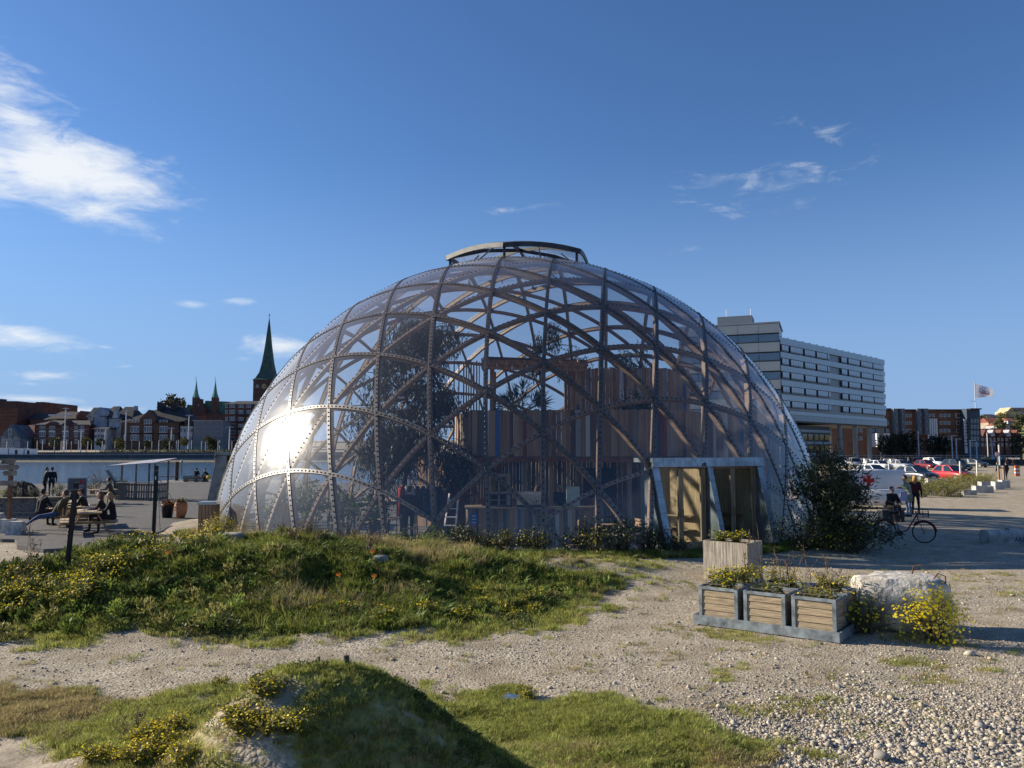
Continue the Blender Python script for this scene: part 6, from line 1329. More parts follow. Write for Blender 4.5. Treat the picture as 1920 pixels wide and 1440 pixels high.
class Bld:
    """a building whose front is laid out at one distance; x and y are places in the photograph"""
    def __init__(s, name, label, px0, px1, ytop, depth, thick, wall, ybase=848, cat="building", part="wall"):
        s.d = depth; a, b = at(px0, ybase, depth), at(px1, ytop, depth); s.c = Vector(((a.x + b.x) / 2, depth, 0)); s.o = empty(name, s.c, 0, label, cat); s.t = thick
        z0 = -.5; quick(part, wall, s.o, lambda q: q.hexa([(a.x - s.c.x, 0, z0), (b.x - s.c.x, 0, z0), (b.x - s.c.x, thick, z0), (a.x - s.c.x, thick, z0), (a.x - s.c.x, 0, b.z), (b.x - s.c.x, 0, b.z), (b.x - s.c.x, thick, b.z), (a.x - s.c.x, thick, b.z)]))
    def P(s, px, py, dy=0.0): p = at(px, py, s.d); return Vector((p.x - s.c.x, dy, p.z))
    def rect(s, name, x0, x1, y0, y1, m, dy=-.15, th=.3, parent=None):
        a, b = s.P(x0, y1), s.P(x1, y0); return link(name, BOXM, parent or s.o, ((a.x + b.x) / 2, dy, (a.z + b.z) / 2), None, (abs(b.x - a.x), th, abs(b.z - a.z)), m)
    def win(s, x0, x1, y0, y1, frame=WFRAME, n=1, pane=WGLASS, dy=-.10):
        w = s.rect("window", x0, x1, y0, y1, frame, dy, .24)
        for k in range(n):
            f0, f1 = k / n + .09 / n, (k + 1) / n - .09 / n; link("pane", BOXM, w, ((f0 + f1) / 2 - .5, -.45, 0.0), None, (f1 - f0, .3, .82), pane)
    def wins(s, xs, ys, w, h, **k):
        for y in ys:
            for x in xs: s.win(x - w / 2, x + w / 2, y - h / 2, y + h / 2, **k)
    def gable(s, name, pts, m, y0=-.05, y1=None):
        q = [s.P(*p) for p in pts]; return quick(name, m, s.o, lambda b: b.extr([(v.x, v.z) for v in q], 'y', y0, s.t if y1 is None else y1))
    def roof(s, x0, x1, xa, xb, yr, ye, m, over=.6):
        a, b = s.P(x0, ye), s.P(x1, ye); c, d = s.P(xa, yr), s.P(xb, yr); o = over
        V = [(a.x - o, -o, a.z), (b.x + o, -o, a.z), (b.x + o, s.t + o, a.z), (a.x - o, s.t + o, a.z), (c.x, s.t * .5, c.z), (d.x, s.t * .5, d.z)]
        return quick("roof", m, s.o, lambda q: q.add(V, [(0, 1, 5, 4), (1, 2, 5), (2, 3, 4, 5), (3, 0, 4), (3, 2, 1, 0)]))
def town():
    b = Bld("brick_block", "huge red brick block with dark top storey at the picture's left edge", -60, 33, 752, 420, 25, BR_RED)
    b.rect("top_storey", -58, 32, 752, 765, BR_DARK)
    for y in (770, 777, 784, 791): b.rect("stone_band", -60, 33, y, y + .8, bm_("band_stone", (.22, .15, .12)))
    b.rect("penthouse", -40, 4, 748, 752.2, BR_DARK, 2, 4)
    b = Bld("brick_tower_block", "plain red brick block standing behind the slate roofs", 45, 94, 755, 470, 30, BR_RED); b.rect("roof_box", 61, 77, 753, 755.2, BR_DARK, 6, 6); b.rect("sunlit_edge", 44.6, 46.5, 757, 778, TAN, .2, .9)  # the tan strip paints the block's sunlit left side into the colour
    b = Bld("slate_house", "long dark slate roofed house left of the red tower block's foot", 26, 60, 781, 432, 20, BR_DARK); b.roof(24, 60, 30, 55, 768, 782, SLATE); b.win(47, 51, 789, 795)
    b = Bld("slate_house", "dark slate roofed house under the red brick block", 54, 92, 784, 425, 18, BR_DARK); b.roof(52, 92, 60, 86, 774, 786, SLATE)
    b = Bld("skylight_house", "dark house with a row of bright skylights in its roof", 86, 162, 785, 410, 20, BR_BROWN); b.roof(84, 166, 95, 150, 770, 787, SLATE)
    for x in (92, 97, 102, 114, 119, 124, 129): b.rect("skylight", x, x + 3.5, 777, 779.5, WFRAME, .5, 2.5)
    b.gable("gable", [(143, 790), (143, 779), (151, 770), (160, 780), (160, 790)], BR_RED)
    b = Bld("tile_house", "low house with a dark red tile roof beside the blue gable", 33, 66, 812, 386, 14, BR_DARK); b.roof(31, 68, 38, 60, 796, 814, TILE); b.wins((45, 53, 60), (819,), 4, 4)
    b = Bld("gable_house", "blue grey gabled warehouse with white windows by the quay", 0, 38, 820, 372, 14, STONE); b.gable("gable", [(-2, 822), (20, 796), (40, 822)], bm_("slate_gable", (.10, .125, .15)))
    b.win(16, 22.5, 804, 816); b.wins((7, 18.5, 30), (821,), 5.5, 4.5); b.wins((8, 20, 32), (832,), 7, 6, n=2)
    b = Bld("customs_house", "striped brick house with big white arched windows on the far quay", 63, 167, 796.5, 380, 18, BR_RED); b.roof(61, 169, 80, 150, 787, 797.5, SLATE)
    b.gable("gable", [(85, 797), (97, 790), (109, 797)], BR_RED, -.6, 4); b.gable("gable", [(116, 797), (126, 788), (136, 797)], BR_DARK, -.6, 4)
    for y in (796, 804.5, 812.5, 822): b.rect("stone_band", 63, 167, y, y + .9, bm_("band_pale", (.30, .26, .24)))
    for x0, x1 in ((74, 86), (92, 104), (117, 129), (139, 147), (150, 158)):
        n = 2 if x1 - x0 < 9 else 3; b.win(x0 + .5, x1 - .5, 798.5, 803.5, n=n); b.win(x0, x1, 809, 819.5, n=n); b.gable("arch", [(x0 - 1, 810)] + [((x0 + x1) / 2 + (x1 - x0 + 2) / 2 * math.cos(a), 810 - 3.6 * math.sin(a)) for a in (2.6, 2.0, 1.57, 1.1, .5)] + [(x1 + 1, 810)], WFRAME, -.3, .2); b.win(x0 + .5, x1 - .5, 823.5, 832, n=n)
    b = Bld("tan_house", "narrow sunlit tan gable house between the brick and the blue grey one", 162, 174.5, 780, 392, 16, TAN); b.gable("gable", [(161, 782), (176, 764), (190, 764), (190, 782)], TAN); b.wins((166, 171), (781, 791), 2.4, 4.5)
    b = Bld("grey_gable_house", "house with a big blank blue grey gable wall", 174, 202, 775, 385, 18, GREYB); b.gable("gable", [(174, 776), (187, 763.5), (198, 770), (202, 776)], GREYB); b.roof(190, 214, 196, 205, 760, 781, SLATE)
    b = Bld("white_house", "small white house with two rows of windows below the blank gable", 176, 201, 803, 376, 10, PALE); b.roof(175, 202, 180, 197, 800.5, 804, SLATE); b.wins((179.5, 185, 190.5, 195), (807.5, 818), 3, 5, frame=WDARK)
    b = Bld("ornate_house", "ornate pale grey town house with steep dark mansard roofs", 202, 228, 783, 384, 16, PALE); b.roof(201, 216, 205, 211, 760, 785, SLATE); b.roof(214, 247, 220, 238, 761, 785, SLATE); b.gable("gable", [(212, 784), (217.5, 768), (223, 784)], PALE, -1.0, 3)
    b.wins((206, 217, 223), (789, 801.5), 4, 6); b.win(213.5, 217, 811, 818); b.rect("shop_front", 202, 228, 822, 838, WDARK); b.win(215, 220, 772, 779)
    b = Bld("dark_corner_house", "dark corner house with a pale curved spire", 226, 246, 786, 388, 14, BR_DARK); b.roof(226, 247, 230, 242, 775, 788, SLATE); b.gable("curved_spire", [(237, 785), (243, 782), (247, 776), (248.2, 760), (249, 776), (247.5, 785)], PALE, 2, 6); b.win(232, 238, 815, 824)
    b = Bld("brick_hall", "broad brick hall with hipped slate roofs and tall white windows", 227, 336, 790, 378, 22, BR_BROWN); b.roof(225, 338, 279, 300, 764, 792, SLATE); b.roof(262, 352, 288, 325, 760, 790, SLATE, .2)
    b.gable("centre_gable", [(264, 792), (264, 786), (281, 768.5), (294, 786), (294, 792)], BR_BROWN, -1.2, 4)
    for x0, x1 in ((282, 291.5), (308, 317.5)): b.rect("chimney", x0, x1, 753, 768, SLATE, 9, 4)
    for x0, x1 in ((245, 261), (272, 287), (299, 314)):
        n = 3; b.win(x0, x1, 799, 811, n=n, dy=-1.25 if x0 == 272 else -.1); b.win(x0, x1, 815, 826, n=n, dy=-1.25 if x0 == 272 else -.1)
    b.win(272, 287, 787, 795.5, n=3, dy=-1.25); b.wins((248, 253.5, 259), (789.5,), 4, 4.5, dy=-.7); b.wins((301.5, 307.5, 313.5), (789.5,), 4, 4.5, dy=-.7); b.rect("stone_band", 227, 336, 812.3, 814, SLATE); b.win(232, 237, 815, 826); b.win(322, 327, 815, 826)
    # twin-towered church
    b = Bld("brick_church", "brick church with two green pointed spires and a stepped gable", 358, 424, 775, 480, 30, BR_DARK, cat="church")
    b.gable("roof", [(372, 776), (378, 750), (424, 752), (428, 776)], COPPER, 6, 24); b.gable("stepped_gable", [(364, 778), (364, 768), (368, 768), (368, 760), (371, 760), (371, 753), (375, 753), (375, 748), (378, 748), (378, 756), (382, 756), (382, 764), (386, 764), (386, 778)], BR_DARK, -.5, 3)
    b.rect("gable_disc", 371.5, 374, 758, 760.5, PALE, -.6, .3); b.gable("choir_gable", [(342, 780), (345, 770), (349, 758), (353, 765), (357, 780)], COPPER_D, 2, 10)
    for x0, x1 in ((358.5, 369), (394.5, 405)):
        t = b.rect("tower", x0, x1, 745, 792, BR_BROWN, 3, 5); xm = (x0 + x1) / 2; p, q, r_ = b.P(x0 - 1, 745.5), b.P(x1 + 1, 745.5), b.P(xm, 711)
        def spire(m): cx = (p.x + q.x) / 2; w = (q.x - p.x) / 2; m.lathe([(w * 1.15, p.z), (w * .62, p.z + (r_.z - p.z) * .28), (w * .3, p.z + (r_.z - p.z) * .62), (.05, r_.z)], 8, (cx, 3, 0)); 
        quick("spire", COPPER, b.o, spire); quick("finial", SLATE, b.o, lambda m: m.tube([(r_.x, 3, r_.z - .5), (r_.x, 3, r_.z + 1.8)], .12, 5))
    b.rect("chapel_roof", 362, 392, 781, 789, TILE, -6, 4)
    b = Bld("modern_block", "modern block with blank grey stone wall and glazed ground floor", 362, 418.5, 789, 374, 18, STONE); b.rect("glazed_floor", 362, 419, 817.5, 836, bm_("glazed_grey", (.16, .19, .22))); b.rect("cornice", 361.5, 419, 788, 789.4, PALE, -.3, .6)
    for k in range(4):
        for r in range(3): b.rect("stone_panel", 363 + k * 13.6, 376 + k * 13.6, 791 + r * 8.6, 799 + r * 8.6, STONE, -.04, .12)
    b.wins((366, 372, 379, 386, 393, 400, 408, 415), (822,), 4.5, 5)
    b = Bld("pale_office", "pale low office with square windows joined to the blank grey wall", 337, 361.5, 799, 376, 16, PALE); b.wins((340, 346.5, 353, 359), (807, 822), 4, 6.5, frame=bm_("frame_bluegrey", (.2, .24, .3))); b.rect("attic", 347, 361, 787, 799, SLATE, 1, 3); b.wins((351, 357), (791.5,), 3.5, 6)
    b = Bld("brick_flats", "six storey brick apartment house with bay windows beside the dome's edge", 421, 520, 757, 384, 20, BR_RED); b.roof(420, 521, 432, 512, 749.5, 758, SLATE)
    for k, y in enumerate((761, 772.5, 785.5, 798, 810.5, 823)):
        b.win(422.5, 427, y - 3.5, y + 3.5, dy=-.1); b.win(430, 441, y - 4, y + 3.5, n=3, dy=-.1); b.win(447, 457, y - 3.5, y + 3.5, n=2); b.win(462, 471, y - 3.5, y + 3.5, n=2); b.win(477, 487, y - 3.5, y + 3.5, n=2)
        if k in (1, 2, 3): b.rect("balcony", 444, 475, y + 4, y + 7, BR_DARK, -.8, 1.4)
    # cathedral tower
    d = 560; a, c = at(475, 712, d), at(516.5, 712, d); w = (c.x - a.x) / 2; o = empty("cathedral_tower", Vector(((a.x + c.x) / 2, d, 0)), 0, "dark brick cathedral tower with a tall tapering green spire", "church tower"); H_ = a.z; T_ = at(501, 592, d).z
    quick("tower", BR_DARK, o, lambda m: m.box((0, w, H_ / 2), (2 * w, 2 * w, H_)))
    def sp(m):
        n = 4; prof = [(1.06, 0), (.86, .035), (.62, .12), (.44, .28), (.26, .55), (.10, .85), (.01, 1)]
        V = [(r * w * sx, w + r * w * sy, H_ + f * (T_ - H_)) for r, f in prof for sx, sy in ((-1, -1), (1, -1), (1, 1), (-1, 1))]; m.add(V, [(4 * i + e, 4 * i + (e + 1) % 4, 4 * i + 4 + (e + 1) % 4, 4 * i + 4 + e) for i in range(6) for e in range(4)] + [(3, 2, 1, 0)])
    quick("spire", COPPER_D, o, sp); quick("weather_vane", SLATE, o, lambda m: [m.tube([(0, w, T_ - .5), (0, w, T_ + 3.2)], .15, 5), m.ball((0, w, T_ + 1.6), .5, 8, 6)])
    for x in (-.62, 0, .62): 
        f = quick("clock_face" if x == 0 else "louvre_disc", bm_("clock_gold", (.34, .28, .14)) if x == 0 else STONE, o, lambda m: m.tube([(x * w, -.05, H_ - 4.6), (x * w, -.25, H_ - 4.6)], 1.75 if x == 0 else 1.3, 18))
        if x == 0: quick("clock_hands", WDARK, f, lambda m: [m.box((0, -.3, H_ - 4.0), (.25, .1, 1.4)), m.box((.4, -.3, H_ - 4.7), (1.0, .1, .25))])
    quick("cornice", BR_BROWN, o, lambda m: m.box((0, w, H_ - .25), (2 * w + .8, 2 * w + .8, .5)))
town()
def far_quay():
    q = mat("quay_concrete", (.13, .135, .14), .85, .25, .5, stretch=(.3, 1, 1)); cap = mat("quay_cap", (.36, .36, .35), .85, .15, 1)
    o = empty("quay_wall", Vector((-150, 315.6, 0)), 0, "long dark concrete quay wall across the harbour", "quay")
    for k in range(44): link("wall_panel", BOXM, o, (-255 + k * 9.6, 0, -.45), None, (9.5, .9, 3.4), q)
    quick("coping", cap, o, lambda b: b.box((-45, .3, 1.36), (425, 1.8, .22))); quick("dark_fender", mat("tidal_dark", (.03, .033, .035), .7, .2), o, lambda b: b.box((-45, -.5, -1.3), (425, .14, .9)))
    o = empty("terrace_wall", Vector((-150, 336, 0)), 0, "low dark terrace wall behind the far quay's edge", "wall")
    for k in range(40): link("wall_panel", BOXM, o, (-50 + k * 5.6, 0, 1.75), None, (5.5, .5, 1.1), q)
    for k, (x0, x1, y0, l) in enumerate(((-40, 15, 840, "long white marquee at the far quay's left end"), (17, 44, 841, "white container beside the long marquee"), (46, 60, 842, "small white container at the right end of the white row"))):
        a, b_ = at(x0, 851, 322), at(x1, y0, 322); t = empty("white_tent", Vector(((a.x + b_.x) / 2, 324, 1.25)), 0, l, "container"); hh = b_.z - 1.25
        quick("wall", mat("white_canvas", (.78, .77, .74), .7, .06), t, lambda m: m.box((0, 0, hh / 2), (b_.x - a.x, 4, hh))); quick("roof", mat("white_canvas", ()), t, lambda m: m.box((0, 0, hh + .06), (b_.x - a.x + .3, 4.3, .1)))
        quick("door", WDARK, t, lambda m: m.box((0, -2.02, hh * .4), (1.0, .08, hh * .75)))
    pm = mat("pole_white", (.55, .56, .57), .5, .1); rn = random.Random(6)
    for k, x in enumerate((13, 52, 70, 80, 102, 115, 118.5, 121.5, 125, 134, 147.5, 151, 165, 172, 180, 192, 197, 216, 222, 247, 261.5, 272, 285, 298, 308, 318, 322.5, 331, 334.5, 359.5, 378, 385.5, 389, 409, 412, 435)):
        d = 338 + (k * 37 % 23); top = at(x, 826 + rn.uniform(-1.5, 2), d).z; o = quick("quay_pole", pm, None, lambda b: b.tube([(0, 0, 0), (0, 0, top - 1.0)], .13, 6)); o.location = (at(x, 830, d).x, d, 1.0); tag(o, "slim pale upright pole on the far quay, " + ordinal(k + 1) + " from left", "pole", "slim poles on the far quay")
    for x, top, l in ((122, 766, "tall light mast with a double head before the striped customs house"), (236, 770, "tall light mast before the dark corner house"), (322, 803, "shorter light mast before the brick hall's right end"), (354, 779, "tall light mast before the pale low office"), (431, 801, "light mast before the brick apartment house"), (153, 806, "short light mast at the customs house's right end"), (198, 804, "short light mast before the small white house")):
        d = 352; z = at(x, top, d).z; o = empty("light_mast", Vector((at(x, 800, d).x, d, 1.2)), 0, l, "light mast"); quick("mast", pm, o, lambda b: b.tube([(0, 0, 0), (0, 0, z - 1.2)], [.34, .2], 7)); quick("head", pm, o, lambda b: [b.box((-.8, 0, z - 1.2), (1.3, .4, .22)), b.box((.8, 0, z - 1.2), (1.3, .4, .22)), b.box((0, 0, z - 1.0), (.5, .4, .4))])
    tl = [mat("quay_tree_leaf", (.055, .065, .025), .7, .3, 2, trans=.2), mat("quay_tree_leaf_yellow", (.12, .11, .03), .7, .3, 2, trans=.2)]
    for k, (x, y, r, l) in enumerate(((103, 829, 2.2, "round dark tree before the customs house"), (162, 828, 1.8, "small yellowing tree at the customs house's corner"), (188, 829, 1.8, "yellow green tree before the small white house"), (223, 833, 2.4, "broad yellowish tree before the dark corner house"), (313, 833, 2.4, "green tree before the brick hall"), (345, 828, 1.8, "thin tree before the pale low office"), (400, 834, 2.4, "spreading tree before the glazed ground floor"), (391, 824, 1.6, "dark little tree before the blank grey wall"), (277, 832, 1.6, "small dark tree under the brick hall's centre gable"))):
        small_tree(at(x, y, 350), 1.5, r, tl[k % 2], l, k)
    rs = np.random.RandomState(3); n = 5000; P = np.stack([rs.uniform(-175, -100, n), rs.uniform(339, 346, n), 1.6 + rs.uniform(0, 1.3, n) ** 1.5], 1); tag(link("quay_hedge", leaf_mesh("quay_hedge", P, rs.normal(size=(n, 3)) + [0, 0, .8], .9, .12, mat("reed_green", (.11, .12, .05), .8, .3, 1), rs)), "band of low greenery along the far quay", "greenery", kind="stuff")
def small_tree(c, zb, r, m, label, seed, name="quay_tree", nl=420, trunk=.16, ls=None):
    rs = np.random.RandomState(seed + 100); o = empty(name, Vector((c.x, c.y, zb)), 0, label, "tree"); h = c.z - zb; quick("trunk", G_BARK, o, lambda b: b.tube([(0, 0, -.3), (.1, 0, h * .6), (0, .1, h + r * .3)], [trunk, trunk * .8, trunk * .3], 6))
    v = rs.normal(size=(nl, 3)); v /= np.linalg.norm(v, axis=1)[:, None]; rad = rs.uniform(.35, 1.0, nl) ** .6; P = v * rad[:, None] * [r, r, r * .95] * (1 + .25 * np.sin(v[:, :1] * 5 + seed) * np.cos(v[:, 1:2] * 4)) + [0, 0, h]
    L_ = ls or r * .38; tag(link("crown", leaf_mesh("crown", P, rs.normal(size=(nl, 3)) + v * .6, rs.uniform(.7, 1.3, nl) * L_, L_ * .3, m, rs), o), kind="stuff"); return o
far_quay()
for k, (x, y, r) in enumerate(((323, 764, 6.0),)): small_tree(at(x, y, 430), 8, r, mat("autumn_leaf", (.13, .09, .035), .8, .3, 2), "autumn brown tree top rising behind the brick hall's chimneys", 40, "town_tree", 500)

# ------------------------------------------------------------------ right: office block, brick hospital, hillside
def office():
    A = Vector((55.3, 164, 0)); B = Vector((96.3, 206, 0)); C_ = Vector((36.0, 171.5, 0)); u = (B - A).normalized(); Ln = (B - A).length; n = Vector((u.y, -u.x, 0)); rz = math.atan2(u.y, u.x)
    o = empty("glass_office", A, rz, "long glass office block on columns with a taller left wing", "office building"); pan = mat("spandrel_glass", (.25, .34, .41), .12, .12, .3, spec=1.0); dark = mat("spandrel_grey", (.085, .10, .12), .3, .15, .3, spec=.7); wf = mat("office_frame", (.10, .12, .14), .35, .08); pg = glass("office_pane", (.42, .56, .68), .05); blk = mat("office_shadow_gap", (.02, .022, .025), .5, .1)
    # local x runs along the long front, -y faces the viewer
    quick("core", dark, o, lambda b: b.box((Ln / 2, 9, (9.0 + 25.85) / 2), (Ln - .4, 17.6, 25.85 - 9.0)))
    rows = [24.0, 21.2, 18.4, 15.4, 12.4]; groups = [(.6, 3.6, 2), (4.6, 10.4, 5), (11.4, 16.6, 5), (17.6, 22.8, 5), (23.2, 24.2, 1), (31.0, 34.2, 3), (35.2, 42.0, 6), (43.0, 50.2, 6), (50.8, 58.2, 6)]
    for r, z in enumerate(rows):
        n_ = 20
        for k in range(n_): link("spandrel", BOXM, o, ((k + .5) * Ln / n_, -.12, z + 1.45), None, (Ln / n_ - .05, .14, 1.15), pan)
        for g, (x0, x1, m_) in enumerate(groups):
            w = link("window", BOXM, o, ((x0 + x1) / 2, -.10, z + .1), None, (x1 - x0, .16, 1.36), wf)
            for k in range(m_):
                f0, f1 = (k + .06) / m_, (k + .94) / m_; link("pane", BOXM, w, ((f0 + f1) / 2 - .5, -.42, .08), None, (f1 - f0, .3, .74), pg)
    for k in range(20): link("spandrel", BOXM, o, ((k + .5) * Ln / 20, -.12, 10.75), None, (Ln / 20 - .05, .14, .7), pan); link("low_glazing", BOXM, o, ((k + .5) * Ln / 20, -.12, 9.75), None, (Ln / 20 - .05, .14, 1.2), glass("office_low_glass", (.06, .085, .11), .03))
    quick("roof_edge", pan, o, lambda b: b.box((Ln / 2, 9, 26.05), (Ln + .3, 18.3, .5)))
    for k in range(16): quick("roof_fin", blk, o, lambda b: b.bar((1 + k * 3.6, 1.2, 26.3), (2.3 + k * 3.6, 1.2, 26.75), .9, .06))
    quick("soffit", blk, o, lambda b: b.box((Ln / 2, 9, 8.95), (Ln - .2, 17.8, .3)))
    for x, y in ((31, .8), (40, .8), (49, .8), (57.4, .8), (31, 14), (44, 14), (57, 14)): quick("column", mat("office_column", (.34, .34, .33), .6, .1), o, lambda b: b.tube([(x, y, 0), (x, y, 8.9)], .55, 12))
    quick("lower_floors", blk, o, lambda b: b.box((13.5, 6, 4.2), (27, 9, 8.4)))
    for z in (2.2, 4.6, 7.2): quick("floor_band", mat("office_band", (.25, .28, .31), .4, .1), o, lambda b: b.box((13.5, 1.4, z), (27.3, .3, .55)))
    for k in range(9):
        for z in (3.4, 5.9): link("window", BOXM, o, (2 + k * 2.9, 1.45, z), None, (2.3, .2, 1.2), glass("office_dark_pane", (.03, .04, .05), .05))
    # the taller left wing
    v = (C_ - A); Lw = v.length; rw = math.atan2(v.y, v.x) - rz; W_ = empty("left_wing", (0, 0, 0), rw, parent=o)
    quick("wing_core", dark, W_, lambda b: b.box((Lw / 2, -7, 15.0), (Lw - .2, 13.6, 28.6)))
    for r, z in enumerate((28.3, 25.4, 22.6, 19.8, 17.0, 14.2)):
        pass
    for r, z in enumerate((26.3, 22.4, 18.4, 14.6, 10.8)):
        for k in range(5):
            x0 = k * Lw / 5; link("panel", BOXM, W_, (x0 + Lw / 10, .14, z + 1.9), None, (Lw / 5 - .06, .16, 1.9), mat("wing_panel", (.25, .295, .325), .4, .1, .3))
            link("window_strip", BOXM, W_, (x0 + Lw / 10, .12, z - .1), None, (Lw / 5 - .1, .14, 1.5), glass("wing_glass", (.045, .085, .15), .08))
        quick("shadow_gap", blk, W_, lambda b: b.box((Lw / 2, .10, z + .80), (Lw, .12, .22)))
    quick("wing_roof", mat("wing_panel", ()), W_, lambda b: b.box((Lw / 2, -7, 29.42), (Lw + .3, 14.4, .3))); quick("plant_room", mat("plant_room", (.22, .24, .26), .6, .1), W_, lambda b: b.box((9.2, -6, 30.6), (7.2, 6, 2.2)))
    for x, y in ((11, -4), (6, -5)): quick("antenna", WFRAME, W_, lambda b: b.tube([(x, y, 31.6), (x, y, 33.4)], .06, 4))
office()
def hospital():
    b = Bld("brick_hospital", "long brown brick building with grey stair bays beyond the parked cars", 1560, 1822, 768.5, 262, 16, bm_("brick_hospital_wall", (.16, .085, .055)), ybase=870); gb = bm_("bay_grey", (.14, .17, .20))
    for x0, x1, xd in ((1673, 1692, 1682.5), (1717, 1736, 1726)):
        b.rect("stair_bay", x0, x1, 766.5, 815, gb, -.8, 1.6); b.rect("bay_glass", xd - 1.2, xd + 1.2, 767, 814, WDARK, -1.65, .2)
        for y in (774, 788, 802): b.win(x0 + 1.5, x0 + 6, y, y + 6, frame=gb, dy=-1.65); b.win(x1 - 6, x1 - 1.5, y, y + 6, frame=gb, dy=-1.65)
    b.wins((1699.5, 1706.5), (779, 793, 807.5, 822), 4.6, 6.2); b.wins((1742.5, 1749.5), (779, 793, 807.5, 822), 4.6, 6.2); b.wins((1764, 1771.5, 1779), (779, 793, 807.5, 822, 836), 4.6, 6.2); b.wins((1795.5,), (793, 807.5), 4.6, 6.2); b.wins((1637, 1645, 1652, 1664), (793, 807.5, 822), 4.6, 6.2); b.wins((1606, 1614), (807, 822), 4.6, 7)
    for k in range(3):
        b.rect("trellis", 1791 + k * 9, 1791.7 + k * 9, 775, 783.5, WFRAME, -.3, .2)
    for y in (775, 783): b.rect("trellis", 1791, 1809.7, y, y + .7, WFRAME, -.33, .2)
    for k in range(5): b.rect("white_pipe", 1738 + k * 4, 1738.8 + k * 4, 785, 832, WFRAME, -.6, .3)
    b.rect("coping", 1560, 1822, 767.6, 769, SLATE, 5, 12); b.rect("roof_box", 1668, 1681, 764.5, 768, SLATE, 6, 5); b.rect("white_annex", 1632, 1655, 813, 838, WFRAME, -3, 4); b.wins((1637, 1643, 1649), (820,), 3.5, 6, dy=-5.1)
    t = Bld("glass_stair_tower", "dark blue glazed stair tower at the brick building's right end", 1817, 1837, 767, 258, 9, bm_("tower_navy", (.05, .075, .11)), ybase=870)
    for k in range(3):
        for y in (785, 796, 807, 818, 829): t.win(1819.5 + k * 5.5, 1824 + k * 5.5, y, y + 9, frame=gb, pane=glass("tower_pane", (.05, .10, .12), .08))
    t.rect("parapet", 1816.5, 1837.5, 765.8, 768, SLATE, 3, 8); t.rect("fire_stair", 1811, 1816.5, 786, 850, WFRAME, .4, .2); 
    for k in range(9): t.rect("stair_landing", 1810.5, 1817, 787 + k * 6, 788 + k * 6, SLATE, 0, 1.2)
    # flag on the tower
    p = at(1829.5, 767, 260); top = at(1829.5, 717, 260).z; o = empty("flagpole", p, 0, "white flagpole with a white lettered flag flying above the stair tower", "flag"); quick("pole", WFRAME, o, lambda m: m.tube([(0, 0, -1), (0, 0, top - p.z)], [.16, .1], 8)); quick("yard_arm", WFRAME, o, lambda m: m.bar((-2.0, 0, 2.6), (0, 0, 2.6), .12, .12))
    L_, Hh = 6.3, 4.9; n, k = 18, 8; V = []
    for i in range(n + 1):
        for j in range(k + 1):
            f, g = i / n, j / k; V.append((f * L_, .45 * math.sin(f * 7 + g) * f ** .6, top - p.z - .2 - f * 2.2 * (1 - .5 * g) - g * (Hh * (1 - .35 * f))))
    fl = quick("flag_cloth", mat("flag_white", (.74, .74, .80), .7, .05, trans=.25), o, lambda m: m.add(V, [(i * (k + 1) + j, (i + 1) * (k + 1) + j, (i + 1) * (k + 1) + j + 1, i * (k + 1) + j + 1) for i in range(n) for j in range(k)]), True)
    navy = mat("flag_navy", (.05, .06, .22), .7, .05); tx = letters(fl, "Dock", navy, 1.7, (.9, -.55, top - p.z - 2.95), (math.pi / 2, .30, 0)); quick("flag_stripe", mat("flag_red", (.5, .03, .06), .7, .05), fl, lambda m: m.bar((1.3, -.52, top - p.z - 3.3), (4.4, -.52, top - p.z - 4.1), .02, .22))
hospital()
